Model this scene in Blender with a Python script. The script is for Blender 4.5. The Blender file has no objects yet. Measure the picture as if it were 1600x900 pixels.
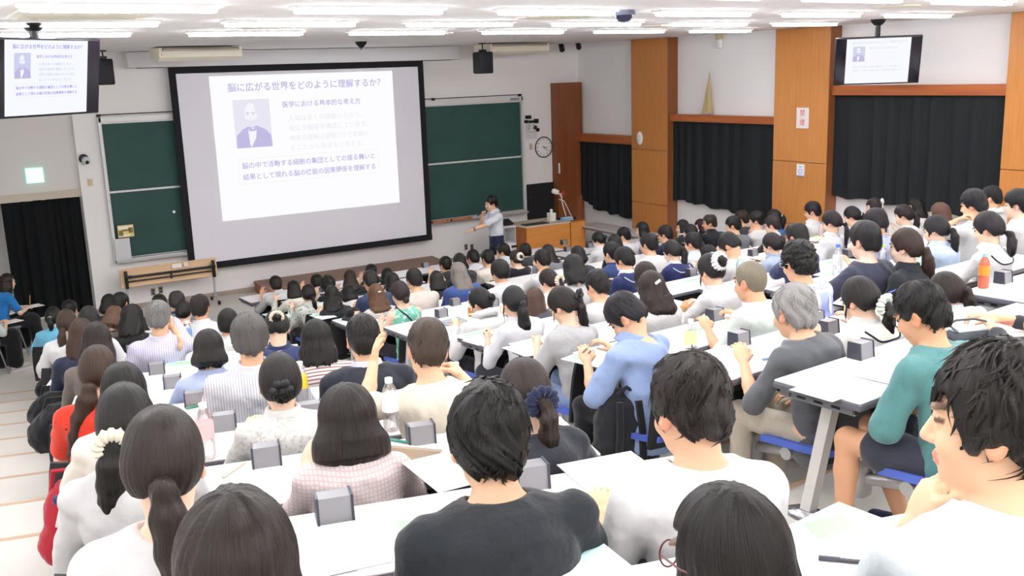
import bpy, bmesh, math, random
import numpy as np
from mathutils import Vector, Matrix
from mathutils.bvhtree import BVHTree

SC = bpy.context.scene
COL = SC.collection
RAD = math.radians
rng = random.Random(7)

# ---------------------------------------------------------------- camera, light, exposure
CAMZ = 3.77
FPX = 1541.05
def _cam_axes(yaw, pitch, roll):
    fw = np.array([math.sin(yaw)*math.cos(pitch), math.cos(yaw)*math.cos(pitch), -math.sin(pitch)])
    rt = np.array([math.cos(yaw), -math.sin(yaw), 0.0])
    up = np.cross(rt, fw)
    c, s = math.cos(roll), math.sin(roll)
    return c*rt+s*up, -s*rt+c*up, fw
RT, UP, FW = _cam_axes(RAD(31.983), RAD(12.355), RAD(-1.975))
cam_data = bpy.data.cameras.new('camera'); cam = bpy.data.objects.new('camera', cam_data); COL.objects.link(cam)
cam_data.sensor_width = 36.0; cam_data.lens = FPX*36.0/1600.0
cam_data.clip_start = 0.05; cam_data.clip_end = 100
cm = Matrix(((RT[0], UP[0], -FW[0], 0), (RT[1], UP[1], -FW[1], 0), (RT[2], UP[2], -FW[2], CAMZ), (0, 0, 0, 1)))
cam.matrix_world = cm
SC.camera = cam

world = bpy.data.worlds.new('world'); SC.world = world; world.use_nodes = True
world.node_tree.nodes['Background'].inputs[0].default_value = (1, 1, 1, 1)
world.node_tree.nodes['Background'].inputs[1].default_value = 0.4
LAMP = 50.0            # emission of the ceiling strips
SLIDE = 1.0            # luminance of the projected slide
SC.view_settings.view_transform = 'Standard'
try: SC.view_settings.look = 'None'
except Exception: pass
SC.view_settings.exposure = 0.0
SC.view_settings.gamma = 1.0
SC.view_settings.use_curve_mapping = False
SC.cycles.use_denoising = True
SC.cycles.max_bounces = 6
SC.cycles.diffuse_bounces = 4
SC.cycles.glossy_bounces = 2
SC.cycles.transmission_bounces = 4
SC.cycles.caustics_reflective = False
SC.cycles.caustics_refractive = False

# ---------------------------------------------------------------- where things stand (rays of the photograph's camera meet real planes)
def ray(x, y):
    return (x-800)/FPX*RT + (450-y)/FPX*UP + FW
def _o(v): return Vector((v[0], v[1], v[2]+CAMZ))
def onY(x, y, Y): d = ray(x, y); return _o(d*(Y/d[1]))
def onX(x, y, X): d = ray(x, y); return _o(d*(X/d[0]))
def onZ(x, y, z): d = ray(x, y); return _o(d*((z-CAMZ)/d[2]))
def depth_of(P): return float(np.dot(np.array([P[0], P[1], P[2]-CAMZ]), FW))

# ---------------------------------------------------------------- seating plan: blocks of desks on stepped tiers
R15, R4 = RAD(15), RAD(4)
LU = np.array([math.sin(R15), math.cos(R15)]); LR = np.array([math.cos(R15), -math.sin(R15)])
CU = np.array([-math.sin(R4), math.cos(R4)]); CR = np.array([math.cos(R4), math.sin(R4)])
def lz(n): return CAMZ + max(-1.302-.151*n, -3.06)              # desk top height, left block
def cz(j): return CAMZ + float(np.interp(j, [-4, 8, 9, 10, 11, 12], [-1.397+.1605*4, -2.681, -2.80, -2.90, -2.98, -3.06]))
def lp(n): return np.array([.99, 2.649]) + n*np.array([.091, .916])   # far edge line, left block
def cp(j): return np.array([3.24, 2.997]) + j*np.array([.096, .915])  # far left corner, middle block
def rshift(j): return .3*(1-j/12.0)                               # right-hand blocks stand a little nearer
DH = .71

# ---------------------------------------------------------------- objects, parts, labels
def tag(o, label=None, cat=None, group=None, kind=None):
    if label: o['label'] = label
    if cat: o['category'] = cat
    if group: o['group'] = group
    if kind: o['kind'] = kind
    return o
def empty(name, loc=(0, 0, 0), rz=0.0):
    o = bpy.data.objects.new(name, None); COL.objects.link(o)
    o.empty_display_size = .1
    o.location = loc; o.rotation_euler = (0, 0, rz)
    return o
def thing(name, label, cat, loc=(0, 0, 0), rz=0.0, group=None):
    return tag(empty(name, loc, rz), label, cat, group)
def link(name, me, mat=None, parent=None, loc=None, rot=None):
    o = bpy.data.objects.new(name, me); COL.objects.link(o)
    if mat is not None and len(me.materials) == 0: me.materials.append(mat)
    if parent is not None: o.parent = parent
    if loc is not None: o.location = loc
    if rot is not None: o.rotation_euler = rot
    return o
def copy_tree(o, parent=None):
    c = o.copy(); COL.objects.link(c)
    if parent is not None: c.parent = parent
    for ch in list(o.children): copy_tree(ch, c)
    return c

class MB:
    """collects shapes and links them as one mesh object"""
    def __init__(s): s.bm = bmesh.new()
    def _xf(s, vs, M):
        for v in vs: v.co = M @ v.co
    def box(s, c, d, rot=None, bev=0.0, seg=2):
        r = bmesh.ops.create_cube(s.bm, size=1.0); vs = r['verts']
        for v in vs: v.co = Vector((v.co.x*d[0], v.co.y*d[1], v.co.z*d[2]))
        if bev > 0:
            es = list({e for v in vs for e in v.link_edges})
            rb = bmesh.ops.bevel(s.bm, geom=es, offset=min(bev, .45*min(d)), segments=seg, affect='EDGES', profile=.5)
            vs = list({v for f in rb['faces'] for v in f.verts} | {v for v in vs if v.is_valid})
        M = Matrix.Translation(c) @ (rot.to_4x4() if rot is not None else Matrix.Identity(4))
        s._xf(vs, M); return s
    def slab(s, p, z0, z1):
        """vertical prism over a plan polygon"""
        lo = [s.bm.verts.new((a[0], a[1], z0)) for a in p]; hi = [s.bm.verts.new((a[0], a[1], z1)) for a in p]
        n = len(p); s.bm.faces.new(lo[::-1]); s.bm.faces.new(hi)
        for i in range(n): s.bm.faces.new((lo[i], lo[(i+1) % n], hi[(i+1) % n], hi[i]))
        return s
    def quad(s, pts):
        s.bm.faces.new([s.bm.verts.new(p) for p in pts]); return s
    def prism(s, pts, ext):
        """polygon of 3-d points swept along ext"""
        e = Vector(ext); a = [s.bm.verts.new(Vector(p)) for p in pts]; b = [s.bm.verts.new(Vector(p)+e) for p in pts]
        n = len(pts); s.bm.faces.new(a[::-1]); s.bm.faces.new(b)
        for i in range(n): s.bm.faces.new((a[i], a[(i+1) % n], b[(i+1) % n], b[i]))
        return s
    def tube(s, pts, r, seg=10, caps=True):
        pts = [Vector(p) for p in pts]; rs = r if isinstance(r, (list, tuple)) else [r]*len(pts)
        rings = []; prev = None
        for i, p in enumerate(pts):
            t = (pts[min(i+1, len(pts)-1)]-pts[max(i-1, 0)]).normalized()
            if prev is None:
                a = t.orthogonal().normalized()
            else:
                a = (prev - t*prev.dot(t));  a = a.normalized() if a.length > 1e-6 else t.orthogonal().normalized()
            prev = a; b = t.cross(a)
            rings.append([s.bm.verts.new(p+(a*math.cos(2*math.pi*k/seg)+b*math.sin(2*math.pi*k/seg))*rs[i]) for k in range(seg)])
        for i in range(len(rings)-1):
            for k in range(seg):
                s.bm.faces.new((rings[i][k], rings[i][(k+1) % seg], rings[i+1][(k+1) % seg], rings[i+1][k]))
        if caps:
            s.bm.faces.new(rings[0][::-1]); s.bm.faces.new(rings[-1])
        return s
    def lathe(s, prof, c=(0, 0, 0), seg=20, rot=None):
        """profile of (r, z) turned about z"""
        M = Matrix.Translation(c) @ (rot.to_4x4() if rot is not None else Matrix.Identity(4)); rings = []
        for r, z in prof:
            rings.append([s.bm.verts.new(M @ Vector((max(r, 1e-5)*math.cos(2*math.pi*k/seg), max(r, 1e-5)*math.sin(2*math.pi*k/seg), z))) for k in range(seg)])
        for i in range(len(rings)-1):
            for k in range(seg):
                s.bm.faces.new((rings[i][k], rings[i][(k+1) % seg], rings[i+1][(k+1) % seg], rings[i+1][k]))
        s.bm.faces.new(rings[0][::-1]); s.bm.faces.new(rings[-1])
        return s
    def torus(s, c, R, r, rot=None, seg=24, sub=8, wob=0.0, nw=9):
        M = Matrix.Translation(c) @ (rot.to_4x4() if rot is not None else Matrix.Identity(4)); rings = []
        for k in range(seg):
            a = 2*math.pi*k/seg; rr = r*(1+wob*math.sin(nw*a)); RR = R*(1+.25*wob*math.cos(nw*a*1.7))
            rings.append([s.bm.verts.new(M @ Vector(((RR+rr*math.cos(2*math.pi*m/sub))*math.cos(a), (RR+rr*math.cos(2*math.pi*m/sub))*math.sin(a), rr*math.sin(2*math.pi*m/sub)))) for m in range(sub)])
        for k in range(seg):
            for m in range(sub):
                s.bm.faces.new((rings[k][m], rings[(k+1) % seg][m], rings[(k+1) % seg][(m+1) % sub], rings[k][(m+1) % sub]))
        return s
    def ball(s, c, r, seg=14):
        d = r if isinstance(r, (list, tuple)) else (r, r, r)
        q = bmesh.ops.create_uvsphere(s.bm, u_segments=seg, v_segments=max(6, seg*2//3), radius=1.0)
        for v in q['verts']: v.co = Vector((v.co.x*d[0]+c[0], v.co.y*d[1]+c[1], v.co.z*d[2]+c[2]))
        return s
    def mesh(s, name, smooth=None):
        bmesh.ops.recalc_face_normals(s.bm, faces=s.bm.faces)
        me = bpy.data.meshes.new(name); s.bm.to_mesh(me); s.bm.free()
        if smooth:
            me.polygons.foreach_set('use_smooth', [True]*len(me.polygons))
            try: me.set_sharp_from_angle(angle=RAD(38))
            except Exception: pass
        return me
    def build(s, name, mat, parent=None, loc=None, rot=None, smooth=True):
        return link(name, s.mesh(name, smooth), mat, parent, loc, rot)

# ---------------------------------------------------------------- materials
def lin(h):
    if isinstance(h, str):
        h = h.lstrip('#'); c = [int(h[i:i+2], 16)/255 for i in (0, 2, 4)]
    else: c = list(h)
    return tuple((v/12.92 if v <= .04045 else ((v+.055)/1.055)**2.4) for v in c)
_M = {}
def pbr(name, col, rough=.6, metal=0.0, spec=.4, **kw):
    key = (name, str(col), rough, metal, spec, tuple(sorted(kw.items())))
    if key in _M: return _M[key]
    m = bpy.data.materials.new(name); m.use_nodes = True
    b = m.node_tree.nodes['Principled BSDF']; c = lin(col)
    b.inputs['Base Color'].default_value = (*c, 1); b.inputs['Roughness'].default_value = rough
    b.inputs['Metallic'].default_value = metal; b.inputs['Specular IOR Level'].default_value = spec
    if kw.get('trans'): b.inputs['Transmission Weight'].default_value = kw['trans']
    if kw.get('emit'):
        b.inputs['Emission Color'].default_value = (*c, 1); b.inputs['Emission Strength'].default_value = kw['emit']
    if kw.get('alpha'): b.inputs['Alpha'].default_value = kw['alpha']
    _M[key] = m
    nt = m.node_tree
    if kw.get('noise'):                        # mottling: (scale, amount) plus fine bump
        sc, am = kw['noise']; tc = nt.nodes.new('ShaderNodeTexCoord'); n = nt.nodes.new('ShaderNodeTexNoise')
        n.inputs['Scale'].default_value = sc; n.inputs['Detail'].default_value = 4
        nt.links.new(tc.outputs['Object'], n.inputs['Vector'])
        r = nt.nodes.new('ShaderNodeValToRGB')
        r.color_ramp.elements[0].position = .3; r.color_ramp.elements[1].position = .7
        r.color_ramp.elements[0].color = (*[v*(1-am) for v in c], 1); r.color_ramp.elements[1].color = (*[min(1, v*(1+am)) for v in c], 1)
        nt.links.new(n.outputs['Fac'], r.inputs['Fac']); nt.links.new(r.outputs['Color'], b.inputs['Base Color'])
    if kw.get('bump'):
        sc, st = kw['bump']; tc = nt.nodes.new('ShaderNodeTexCoord'); n = nt.nodes.new('ShaderNodeTexNoise')
        n.inputs['Scale'].default_value = sc; n.inputs['Detail'].default_value = 5
        nt.links.new(tc.outputs['Object'], n.inputs['Vector'])
        bp = nt.nodes.new('ShaderNodeBump'); bp.inputs['Strength'].default_value = st; bp.inputs['Distance'].default_value = .01
        nt.links.new(n.outputs['Fac'], bp.inputs['Height']); nt.links.new(bp.outputs['Normal'], b.inputs['Normal'])
    return m
def nodes_of(m): return m.node_tree, m.node_tree.nodes['Principled BSDF']
def math_node(nt, op, a, b=None):
    n = nt.nodes.new('ShaderNodeMath'); n.operation = op
    for i, v in enumerate((a, b)):
        if v is None: continue
        if isinstance(v, (int, float)): n.inputs[i].default_value = v
        else: nt.links.new(v, n.inputs[i])
    return n.outputs[0]
def wood(name, c1, c2, axis='Z', scale=6.0, rough=.38, panel=None):
    m = pbr(name, c1, rough); nt, b = nodes_of(m)
    tc = nt.nodes.new('ShaderNodeTexCoord'); mp = nt.nodes.new('ShaderNodeMapping')
    s = [scale*4]*3; s['XYZ'.index(axis)] = scale*.25; mp.inputs['Scale'].default_value = s
    nt.links.new(tc.outputs['Object'], mp.inputs['Vector'])
    n = nt.nodes.new('ShaderNodeTexNoise'); n.inputs['Scale'].default_value = 1.0; n.inputs['Detail'].default_value = 6
    nt.links.new(mp.outputs['Vector'], n.inputs['Vector'])
    r = nt.nodes.new('ShaderNodeValToRGB'); r.color_ramp.elements[0].position = .3; r.color_ramp.elements[1].position = .72
    r.color_ramp.elements[0].color = (*lin(c1), 1); r.color_ramp.elements[1].color = (*lin(c2), 1)
    nt.links.new(n.outputs['Fac'], r.inputs['Fac']); nt.links.new(r.outputs['Color'], b.inputs['Base Color'])
    return m
def emis(name, col, s):
    key = ('emis', name, str(col), s)
    if key in _M: return _M[key]
    m = bpy.data.materials.new(name); m.use_nodes = True; nt = m.node_tree; nt.nodes.clear()
    e = nt.nodes.new('ShaderNodeEmission'); e.inputs[0].default_value = (*lin(col), 1); e.inputs[1].default_value = s
    o = nt.nodes.new('ShaderNodeOutputMaterial'); nt.links.new(e.outputs[0], o.inputs[0]); _M[key] = m
    return m
def text(body, size, mat, parent, loc, rot=(RAD(90), 0, 0), align='LEFT', name='lettering', width=None, ext=0.0, bold=0.0):
    cu = bpy.data.curves.new(name, 'FONT'); cu.body = body; cu.size = size; cu.align_x = align; cu.align_y = 'CENTER'; cu.extrude = ext
    cu.materials.append(mat); cu.resolution_u = 3
    cu.offset = bold
    o = bpy.data.objects.new(name, cu); COL.objects.link(o)
    me = bpy.data.meshes.new_from_object(o.evaluated_get(bpy.context.evaluated_depsgraph_get()))
    bpy.data.objects.remove(o); bpy.data.curves.remove(cu); me.materials.clear()
    o = link(name, me, mat, parent, loc, rot)
    if width:
        xs = [v.co.x for v in me.vertices]; k = width/max(1e-4, max(xs)-min(xs)); x0 = min(xs) if align == 'LEFT' else 0
        for v in me.vertices: v.co = Vector(((v.co.x-x0)*k, v.co.y*k, v.co.z))
    return o

WHITE = pbr('white_paint', '#e9e7e6', .85, bump=(60, .03))
# ================================================================ the room
YF, XR, CEIL = 17.52, 12.54, CAMZ+.53
XL, YB = -1.6, -3.2
wallm = pbr('wall_plaster', '#f3f1ef', .9, bump=(40, .04))
wallw = pbr('side_wall_plaster', '#f5f4f4', .9, bump=(40, .04))
ceilm = pbr('ceiling_board', '#f1efee', .95, noise=(9, .02))
def struct(o): o['kind'] = 'structure'; return o

# floor: flat front part and one tier per row of desks
floorm = pbr('vinyl_floor', '#d9d5cd', .45, noise=(2.2, .05), bump=(30, .03))
fl = MB(); tr = MB()
def bline(y): return 2.45+.099*(y-2.5)
fl.slab([(XL, YB), (XR+.3, YB), (XR+.3, YF+.3), (XL, YF+.3)], -.3, 0.0)
def isect(P, D):
    # point of the line P + t D on the aisle border
    t = (2.45+.099*(P[1]-2.5)-P[0])/(D[0]-.099*D[1]); return P+t*D
LOFF = .22
def lfloor(n): return lz(n)-DH
def cfloor(j): return cz(j)-DH
def at_x(P, D, x): return P+(x-P[0])/D[0]*D
for n in range(-4, 12):
    a = lp(n)+LU*LOFF; b = lp(n-1)+LU*LOFF if n > -4 else a-np.array([0, 4.5])
    p = [at_x(a, LR, XL), isect(a, LR), isect(b, LR), at_x(b, LR, XL)]
    fl.slab([p[3], p[2], p[1], p[0]], 0.0, lfloor(n))
    A, B = at_x(a, LR, XL), isect(a, LR); z = lfloor(n)
    for (z0, z1, y0, y1) in ((z, z+.002, -.035, 0.0), (z-.035, z+.002, 0.0, .003)):
        tr.prism([(*(A+LU*y0), z0), (*(B+LU*y0), z0), (*(B+LU*y1), z0), (*(A+LU*y1), z0)], (0, 0, z1-z0))
for j in range(-4, 12):
    a = cp(j)+CU*LOFF; b = cp(j-1)+CU*LOFF if j > -4 else a-np.array([0, 4.5])
    p = [isect(a, CR), at_x(a, CR, XR+.3), at_x(b, CR, XR+.3), isect(b, CR)]
    fl.slab([p[3], p[2], p[1], p[0]], 0.0, cfloor(j))
    A, B = isect(a, CR), at_x(a, CR, XR); z = cfloor(j)
    for (z0, z1, y0, y1) in ((z, z+.002, -.035, 0.0), (z-.035, z+.002, 0.0, .003)):
        tr.prism([(*(A+CU*y0), z0), (*(B+CU*y0), z0), (*(B+CU*y1), z0), (*(A+CU*y1), z0)], (0, 0, z1-z0))
struct(fl.build('floor', floorm, smooth=False))
struct(tr.build('trim_1', pbr('step_nosing', '#c7a98d', .6), smooth=False))

# front wall with the wide recess of the curtained doorway at its left end
xd = onY(148, 460, YF).x; zt = onY(0, 307, YF).z; zb = onY(0, 319, YF).z
w = MB(); w.box(((xd+XR+.3)/2, YF+.15, CEIL/2), (XR+.3-xd, .3, CEIL)); struct(w.build('wall_front', wallm, smooth=False))
w = MB(); w.box(((XL+xd)/2, YF+.27, (CEIL+zt)/2), (xd-XL, .3, CEIL-zt)); w.box(((XL+xd)/2, YF+1.3, CEIL/2), (xd-XL+.6, .2, CEIL))
struct(w.build('wall_front_recess', pbr('recess_plaster', '#dddad6', .9), smooth=False))
w = MB(); w.box(((XL+xd)/2, YF+.2, (zt+zb)/2), (xd-XL, .22, zt-zb)); struct(w.build('trim_2', pbr('beige_lintel', '#c9c0ae', .6), smooth=False))
w = MB(); zb0 = .085
w.box(((xd+onY(397, 454, YF).x)/2, YF-.008, zb0/2), (onY(397, 454, YF).x-xd, .016, zb0)); w.box(((onY(674, 410, YF).x+XR)/2, YF-.008, zb0/2), (XR-onY(674, 410, YF).x, .016, zb0))
struct(w.build('baseboard_front', pbr('taupe_skirting', '#a89c8e', .6), smooth=False))
w = MB(); w.box((XL-.1, (YB+YF)/2+.6, CEIL/2), (.2, YF-YB+2.4, CEIL)); struct(w.build('wall_left', wallw, smooth=False))
w = MB(); w.box(((XL+XR)/2, YB-.1, CEIL/2), (XR-XL+.8, .2, CEIL)); struct(w.build('wall_back', wallw, smooth=False))
w = MB(); w.box(((XL+XR)/2+.1, (YB+YF)/2+.6, CEIL+.1), (XR-XL+1.2, YF-YB+2.6, .2)); struct(w.build('ceiling', ceilm, smooth=False))
# right wall: plaster bays between timber-clad pillars
REC = .25
w = MB(); w.box((XR+REC+.1, (YB+YF)/2, CEIL/2), (.2, YF-YB+.6, CEIL)); struct(w.build('wall_right', wallw, smooth=False))
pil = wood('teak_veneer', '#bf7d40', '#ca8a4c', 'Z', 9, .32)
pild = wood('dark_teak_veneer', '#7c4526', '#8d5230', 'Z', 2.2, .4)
PY = [(14.35, 15.42), (10.58, 11.70), (6.55, 7.68), (2.8, 3.9), (-1.0, .1)]
for k, (y0, y1) in enumerate(PY):
    w = MB()
    zs = [0, 1.15, 2.2 if k == 0 else (2.08+.1*k), CEIL]
    for a, b in zip(zs[:-1], zs[1:]): w.box((XR+REC/2, (y0+y1)/2, (a+b)/2), (REC-.002, y1-y0, b-a-.008), bev=.004, seg=1)
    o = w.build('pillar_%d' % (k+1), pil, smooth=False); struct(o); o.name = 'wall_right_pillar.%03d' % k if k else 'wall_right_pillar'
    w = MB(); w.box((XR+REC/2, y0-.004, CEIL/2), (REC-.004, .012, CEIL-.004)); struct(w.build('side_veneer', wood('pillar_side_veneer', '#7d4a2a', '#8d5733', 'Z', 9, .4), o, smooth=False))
w = MB(); a = onY(864, 130, YF-.1); b = onY(887, 130, YF-.1); w.box(((a.x+XR)/2+.1, YF-.1, a.z/2), (XR-a.x+.2, .2, a.z)); struct(w.build('trim_3', pild, smooth=False))
# window openings behind the blackout curtains
bays = [(15.42, 17.42), (11.70, 14.35), (7.68, 10.58), (3.9, 6.55)]
vz = [(onX(880, 207, XR+.08).z, onX(880, 219, XR+.08).z), (onX(1100, 180, XR+.08).z, onX(1100, 191, XR+.08).z), (onX(1400, 133, XR+.08).z, onX(1400, 149, XR+.08).z), (CAMZ+.15, CAMZ+0.02)]
winm = emis('overcast_daylight', '#f4f8ff', 2.2)
framem = pbr('aluminium_frame', '#b9bcbf', .35, .8)
for k, ((y0, y1), (z1, z0)) in enumerate(zip(bays, vz)):
    sill = [1.02, 1.35, 1.75, 2.2][k]
    w = MB(); w.quad([(XR+REC-.004, y0+.12, sill), (XR+REC-.004, y1-.12, sill), (XR+REC-.004, y1-.12, z0-.1), (XR+REC-.004, y0+.12, z0-.1)])
    o = struct(w.build('window_%d' % (k+1), winm, smooth=False))
    f = MB()
    for yy in (y0+.12, (y0+y1)/2, y1-.12): f.box((XR+REC-.02, yy, (sill+z0-.1)/2), (.03, .05, z0-.1-sill))
    for zz in (sill, z0-.1): f.box((XR+REC-.02, (y0+y1)/2, zz), (.03, y1-y0-.24, .05))
    struct(f.build('window_frame', framem, o, smooth=False))

# valances and the pleated black curtains
blackcloth = pbr('black_curtain_cloth', '#1b1f22', .8, spec=.3, bump=(120, .05))
def curtain_mesh(p0, p1, ztop, zbot, pleats, amp, seed, lift=0.0):
    """wavy cloth from p0 to p1 in plan; zbot(t) gives the hem"""
    r = random.Random(seed); p0 = np.array(p0[:2]); p1 = np.array(p1[:2]); d = p1-p0; L = np.linalg.norm(d); d = d/L; nrm = np.array([-d[1], d[0]])
    N = int(pleats*12); H = 18; ph = [r.uniform(0, 6.28) for _ in range(4)]
    vs = []
    for i in range(N+1):
        t = i/N
        for h in range(H+1):
            v = h/H; zz = ztop*(1-v)+zbot(t)*v
            a = amp*(.35+.65*v**.6)*(.7+.5*math.sin(7*t+ph[2])**2)
            ph1 = pleats*t+.45*math.sin(5*t+ph[0])+.25*math.sin(13*t+ph[1])+.05*v*math.sin(9*t+ph[3])
            off = a*(math.sin(2*math.pi*ph1)+.35*math.sin(4*math.pi*ph1+ph[1])+.25*math.sin(2*math.pi*ph1*.37+ph[2]))
            q = p0+d*(t*L+.25*a*math.cos(2*math.pi*ph1))+nrm*off
            vs.append((q[0], q[1], zz))
    fs = [(i*(H+1)+h, (i+1)*(H+1)+h, (i+1)*(H+1)+h+1, i*(H+1)+h+1) for i in range(N) for h in range(H)]
    me = bpy.data.meshes.new('curtain'); me.from_pydata(vs, [], fs); me.polygons.foreach_set('use_smooth', [True]*len(fs))
    return me
cl = ['black pleated blackout curtain in the bay nearest the chalkboard', 'black pleated blackout curtain between the two middle timber pillars', 'wide black pleated blackout curtain under the hanging television on the right', 'black blackout curtain in the rearmost window bay']
vl = ['timber valance over the curtain nearest the chalkboard', 'timber valance over the middle curtain with a pale spike on top', 'timber valance over the wide curtain below the right television', 'timber valance in the rearmost window bay']
hems = [lambda t: .86+.12*t-.18*math.exp(-(t/.28)**2)*0+.05*math.sin(9*t), lambda t: 1.12+.16*t+.02*math.sin(30*t), lambda t: 1.55+.12*t+.02*math.sin(26*t), lambda t: 2.0]
hems[0] = lambda t: .74+.14*t+.02*math.sin(26*t)+(.28*max(0, (t-.62)/.38)**2)
valw = wood('valance_teak', '#9a5128', '#b96a38', 'Y', 2.5, .4)
for k, ((y0, y1), (z1, z0)) in enumerate(zip(bays, vz)):
    o = thing('curtain', cl[k], 'curtain', (0, 0, 0), 0, 'blackout curtains along the right wall')
    me = curtain_mesh((XR+.13, y0+.03), (XR+.13, y1-.02), z0+.03, hems[k], 9 if k else 8, .026, k+3)
    link('cloth', me, blackcloth, o)
    m2 = MB(); m2.tube([(XR+.13, y0+.04, z0+.035), (XR+.13, y1-.04, z0+.035)], .009, 8); m2.build('rail', framem, o)
    v = thing('valance', vl[k], 'valance', (0, 0, 0), 0, 'timber valances')
    m2 = MB(); m2.box((XR+.075, (y0+y1)/2, (z1+z0)/2), (.02, y1-y0, z1-z0), bev=.003, seg=1); m2.build('face_board', valw, v, smooth=False)
    m2 = MB(); m2.box((XR+.16, (y0+y1)/2, z1-.01), (.16, y1-y0, .02)); m2.build('top_board', valw, v, smooth=False)
# the spike-shaped object standing on the second valance
a = onX(1105, 177, XR+.12); b = onX(1109, 110, XR+.12)
m = MB(); s = .09
base = [(a.x-.05, a.y-s, a.z), (a.x+.05, a.y-s, a.z), (a.x+.05, a.y+s, a.z), (a.x-.05, a.y+s, a.z)]
ap = m.bm.verts.new((b.x, b.y, b.z)); bv = [m.bm.verts.new(p) for p in base]; m.bm.faces.new(bv)
for i in range(4): m.bm.faces.new((bv[i], bv[(i+1) % 4], ap))
tag(m.build('spike', wood('pale_wood', '#b09b63', '#cdbd8f', 'Z', 5), smooth=False), 'slim pale golden spike standing on the middle timber valance', 'ornament')

# black curtain over the doorway at the front left
o = thing('doorway_curtain', 'large black curtain closing the doorway at the far left of the front wall', 'curtain')
a = onY(5, 350, YF+.2)
me = curtain_mesh((a.x, YF+.2), (xd-.02, YF+.14), zb+.03, lambda t: .05, 7, .03, 11); link('cloth', me, pbr('doorway_curtain_cloth', '#0f1214', .85, spec=.2, bump=(120, .05)), o)
m = MB(); m.tube([(XL, YF+.18, zb-.005), (xd, YF+.18, zb-.005)], .012, 8); m.build('rail', framem, o)

# ceiling strip lights, in rows across the hall
lampm = emis('fluorescent_tube', '#fdfcff', LAMP)
housem = pbr('lamp_housing', '#f2f2f2', .5)
rowsY = [10.55, 8.8, 7.05, 5.25, 3.45, 1.65, -.15, -1.95]
ordi = ['first', 'second', 'third', 'fourth', 'fifth', 'sixth', 'seventh', 'eighth']
lampA = None
for r, y0 in enumerate(rowsY):
    for k in range(-1, 6):  # leftmost column is added beyond the view, to brighten the left and front-left
        x0 = .85+1.86*k+(.14 if r == 0 else 0); x1 = x0+1.27
        y = y0+.068*(x0+.6)
        lab = '%s ceiling strip light from the left, %s row of strips from the front wall' % (ordi[k+1], ordi[r])
        if lampA is None:
            lampA = thing('ceiling_light', lab, 'ceiling light', (0, 0, 0), 0, 'fluorescent ceiling strips')
            m = MB(); m.box((0, 0, -.012), (1.30, .15, .024), bev=.004, seg=1); m.build('housing', housem, lampA, smooth=False)
            m = MB(); m.box((0, 0, -.039), (1.25, .085, .032), bev=.010); m.build('tube', lampm, lampA)
            o = lampA
        else: o = copy_tree(lampA)
        o.location = ((x0+x1)/2, y, CEIL); o.rotation_euler = (0, 0, R4*.6); o['label'] = lab
# ================================================================ front of the hall
# chalkboards in one frame
greenm = pbr('green_chalkboard', '#2c4e49', .7, noise=(1.3, .12))
alum = pbr('brushed_aluminium', '#c9cacb', .4, .6)
alumw = pbr('pale_aluminium', '#dcdcdb', .5, .2)
dark = pbr('black_plastic', '#17181b', .45)
steel = pbr('steel', '#9fa3a6', .3, .85)
yb = YF-.07
TL, TR, BL, BR = onY(152, 183, yb), onY(815, 150, yb), onY(180, 412, yb), onY(822, 332, yb)
bx0, bx1, bz0, bz1 = (TL.x+BL.x)/2, (TR.x+BR.x)/2, (BL.z+BR.z)/2, (TL.z+TR.z)/2
bt = thing('chalkboard', 'wide green double-tier chalkboard behind the projection screen on the front wall', 'chalkboard', ((bx0+bx1)/2, YF, bz0))
W = bx1-bx0; H = bz1-bz0; zm = onY(167, 301, yb).z-bz0
xs = [-W/2+.07, -W/6, W/6, W/2-.07]
xmid = [-W/2+.05, 0, W/2-.05]
for i in range(2):
    for (z0, z1, yy) in ((.07, zm, -.05), (zm, H-.1, -.035)):
        m = MB(); m.box(((xmid[i]+xmid[i+1])/2, yy, (z0+z1)/2), (xmid[i+1]-xmid[i]-.01, .02, z1-z0-.015)); p = m.build('board_panel', greenm, bt, smooth=False)
        f = MB(); f.box(((xmid[i]+xmid[i+1])/2, yy-.006, z1-.008), (xmid[i+1]-xmid[i]-.01, .03, .022)); f.box(((xmid[i]+xmid[i+1])/2, yy-.006, z0+.006), (xmid[i+1]-xmid[i]-.01, .026, .012))
        f.build('edge_strip', alumw, p, smooth=False)
m = MB()
for sx in (-1, 1): m.box((sx*(W/2-.02), -.05, H/2), (.05, .1, H), bev=.005)
m.box((0, -.05, H-.05), (W, .1, .09), bev=.005); m.box((0, -.05, .03), (W, .1, .06), bev=.005)
m.build('frame', alumw, bt, smooth=False)
m = MB(); m.box((0, -.13, .02), (W-.02, .14, .02), bev=.004); m.box((0, -.2, .035), (W-.02, .012, .04)); m.build('chalk_tray', alum, bt, smooth=False)
m = MB()
for zz in (H+.03,): m.tube([(-W/2, -.06, zz), (W/2, -.06, zz)], .008, 8)
for xx in (-W/2+.02, -W/6, W/4, W/2-.05): m.box((xx, -.06, H+.02), (.06, .05, .05), bev=.005)
m.build('cable_rail', dark, bt)
m = MB(); m.box((W/2-.2, -.103, H-.055), (.22, .01, .05)); m.build('vent_plate', pbr('vent_grey', '#9a9a9a', .6), bt, smooth=False)
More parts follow.
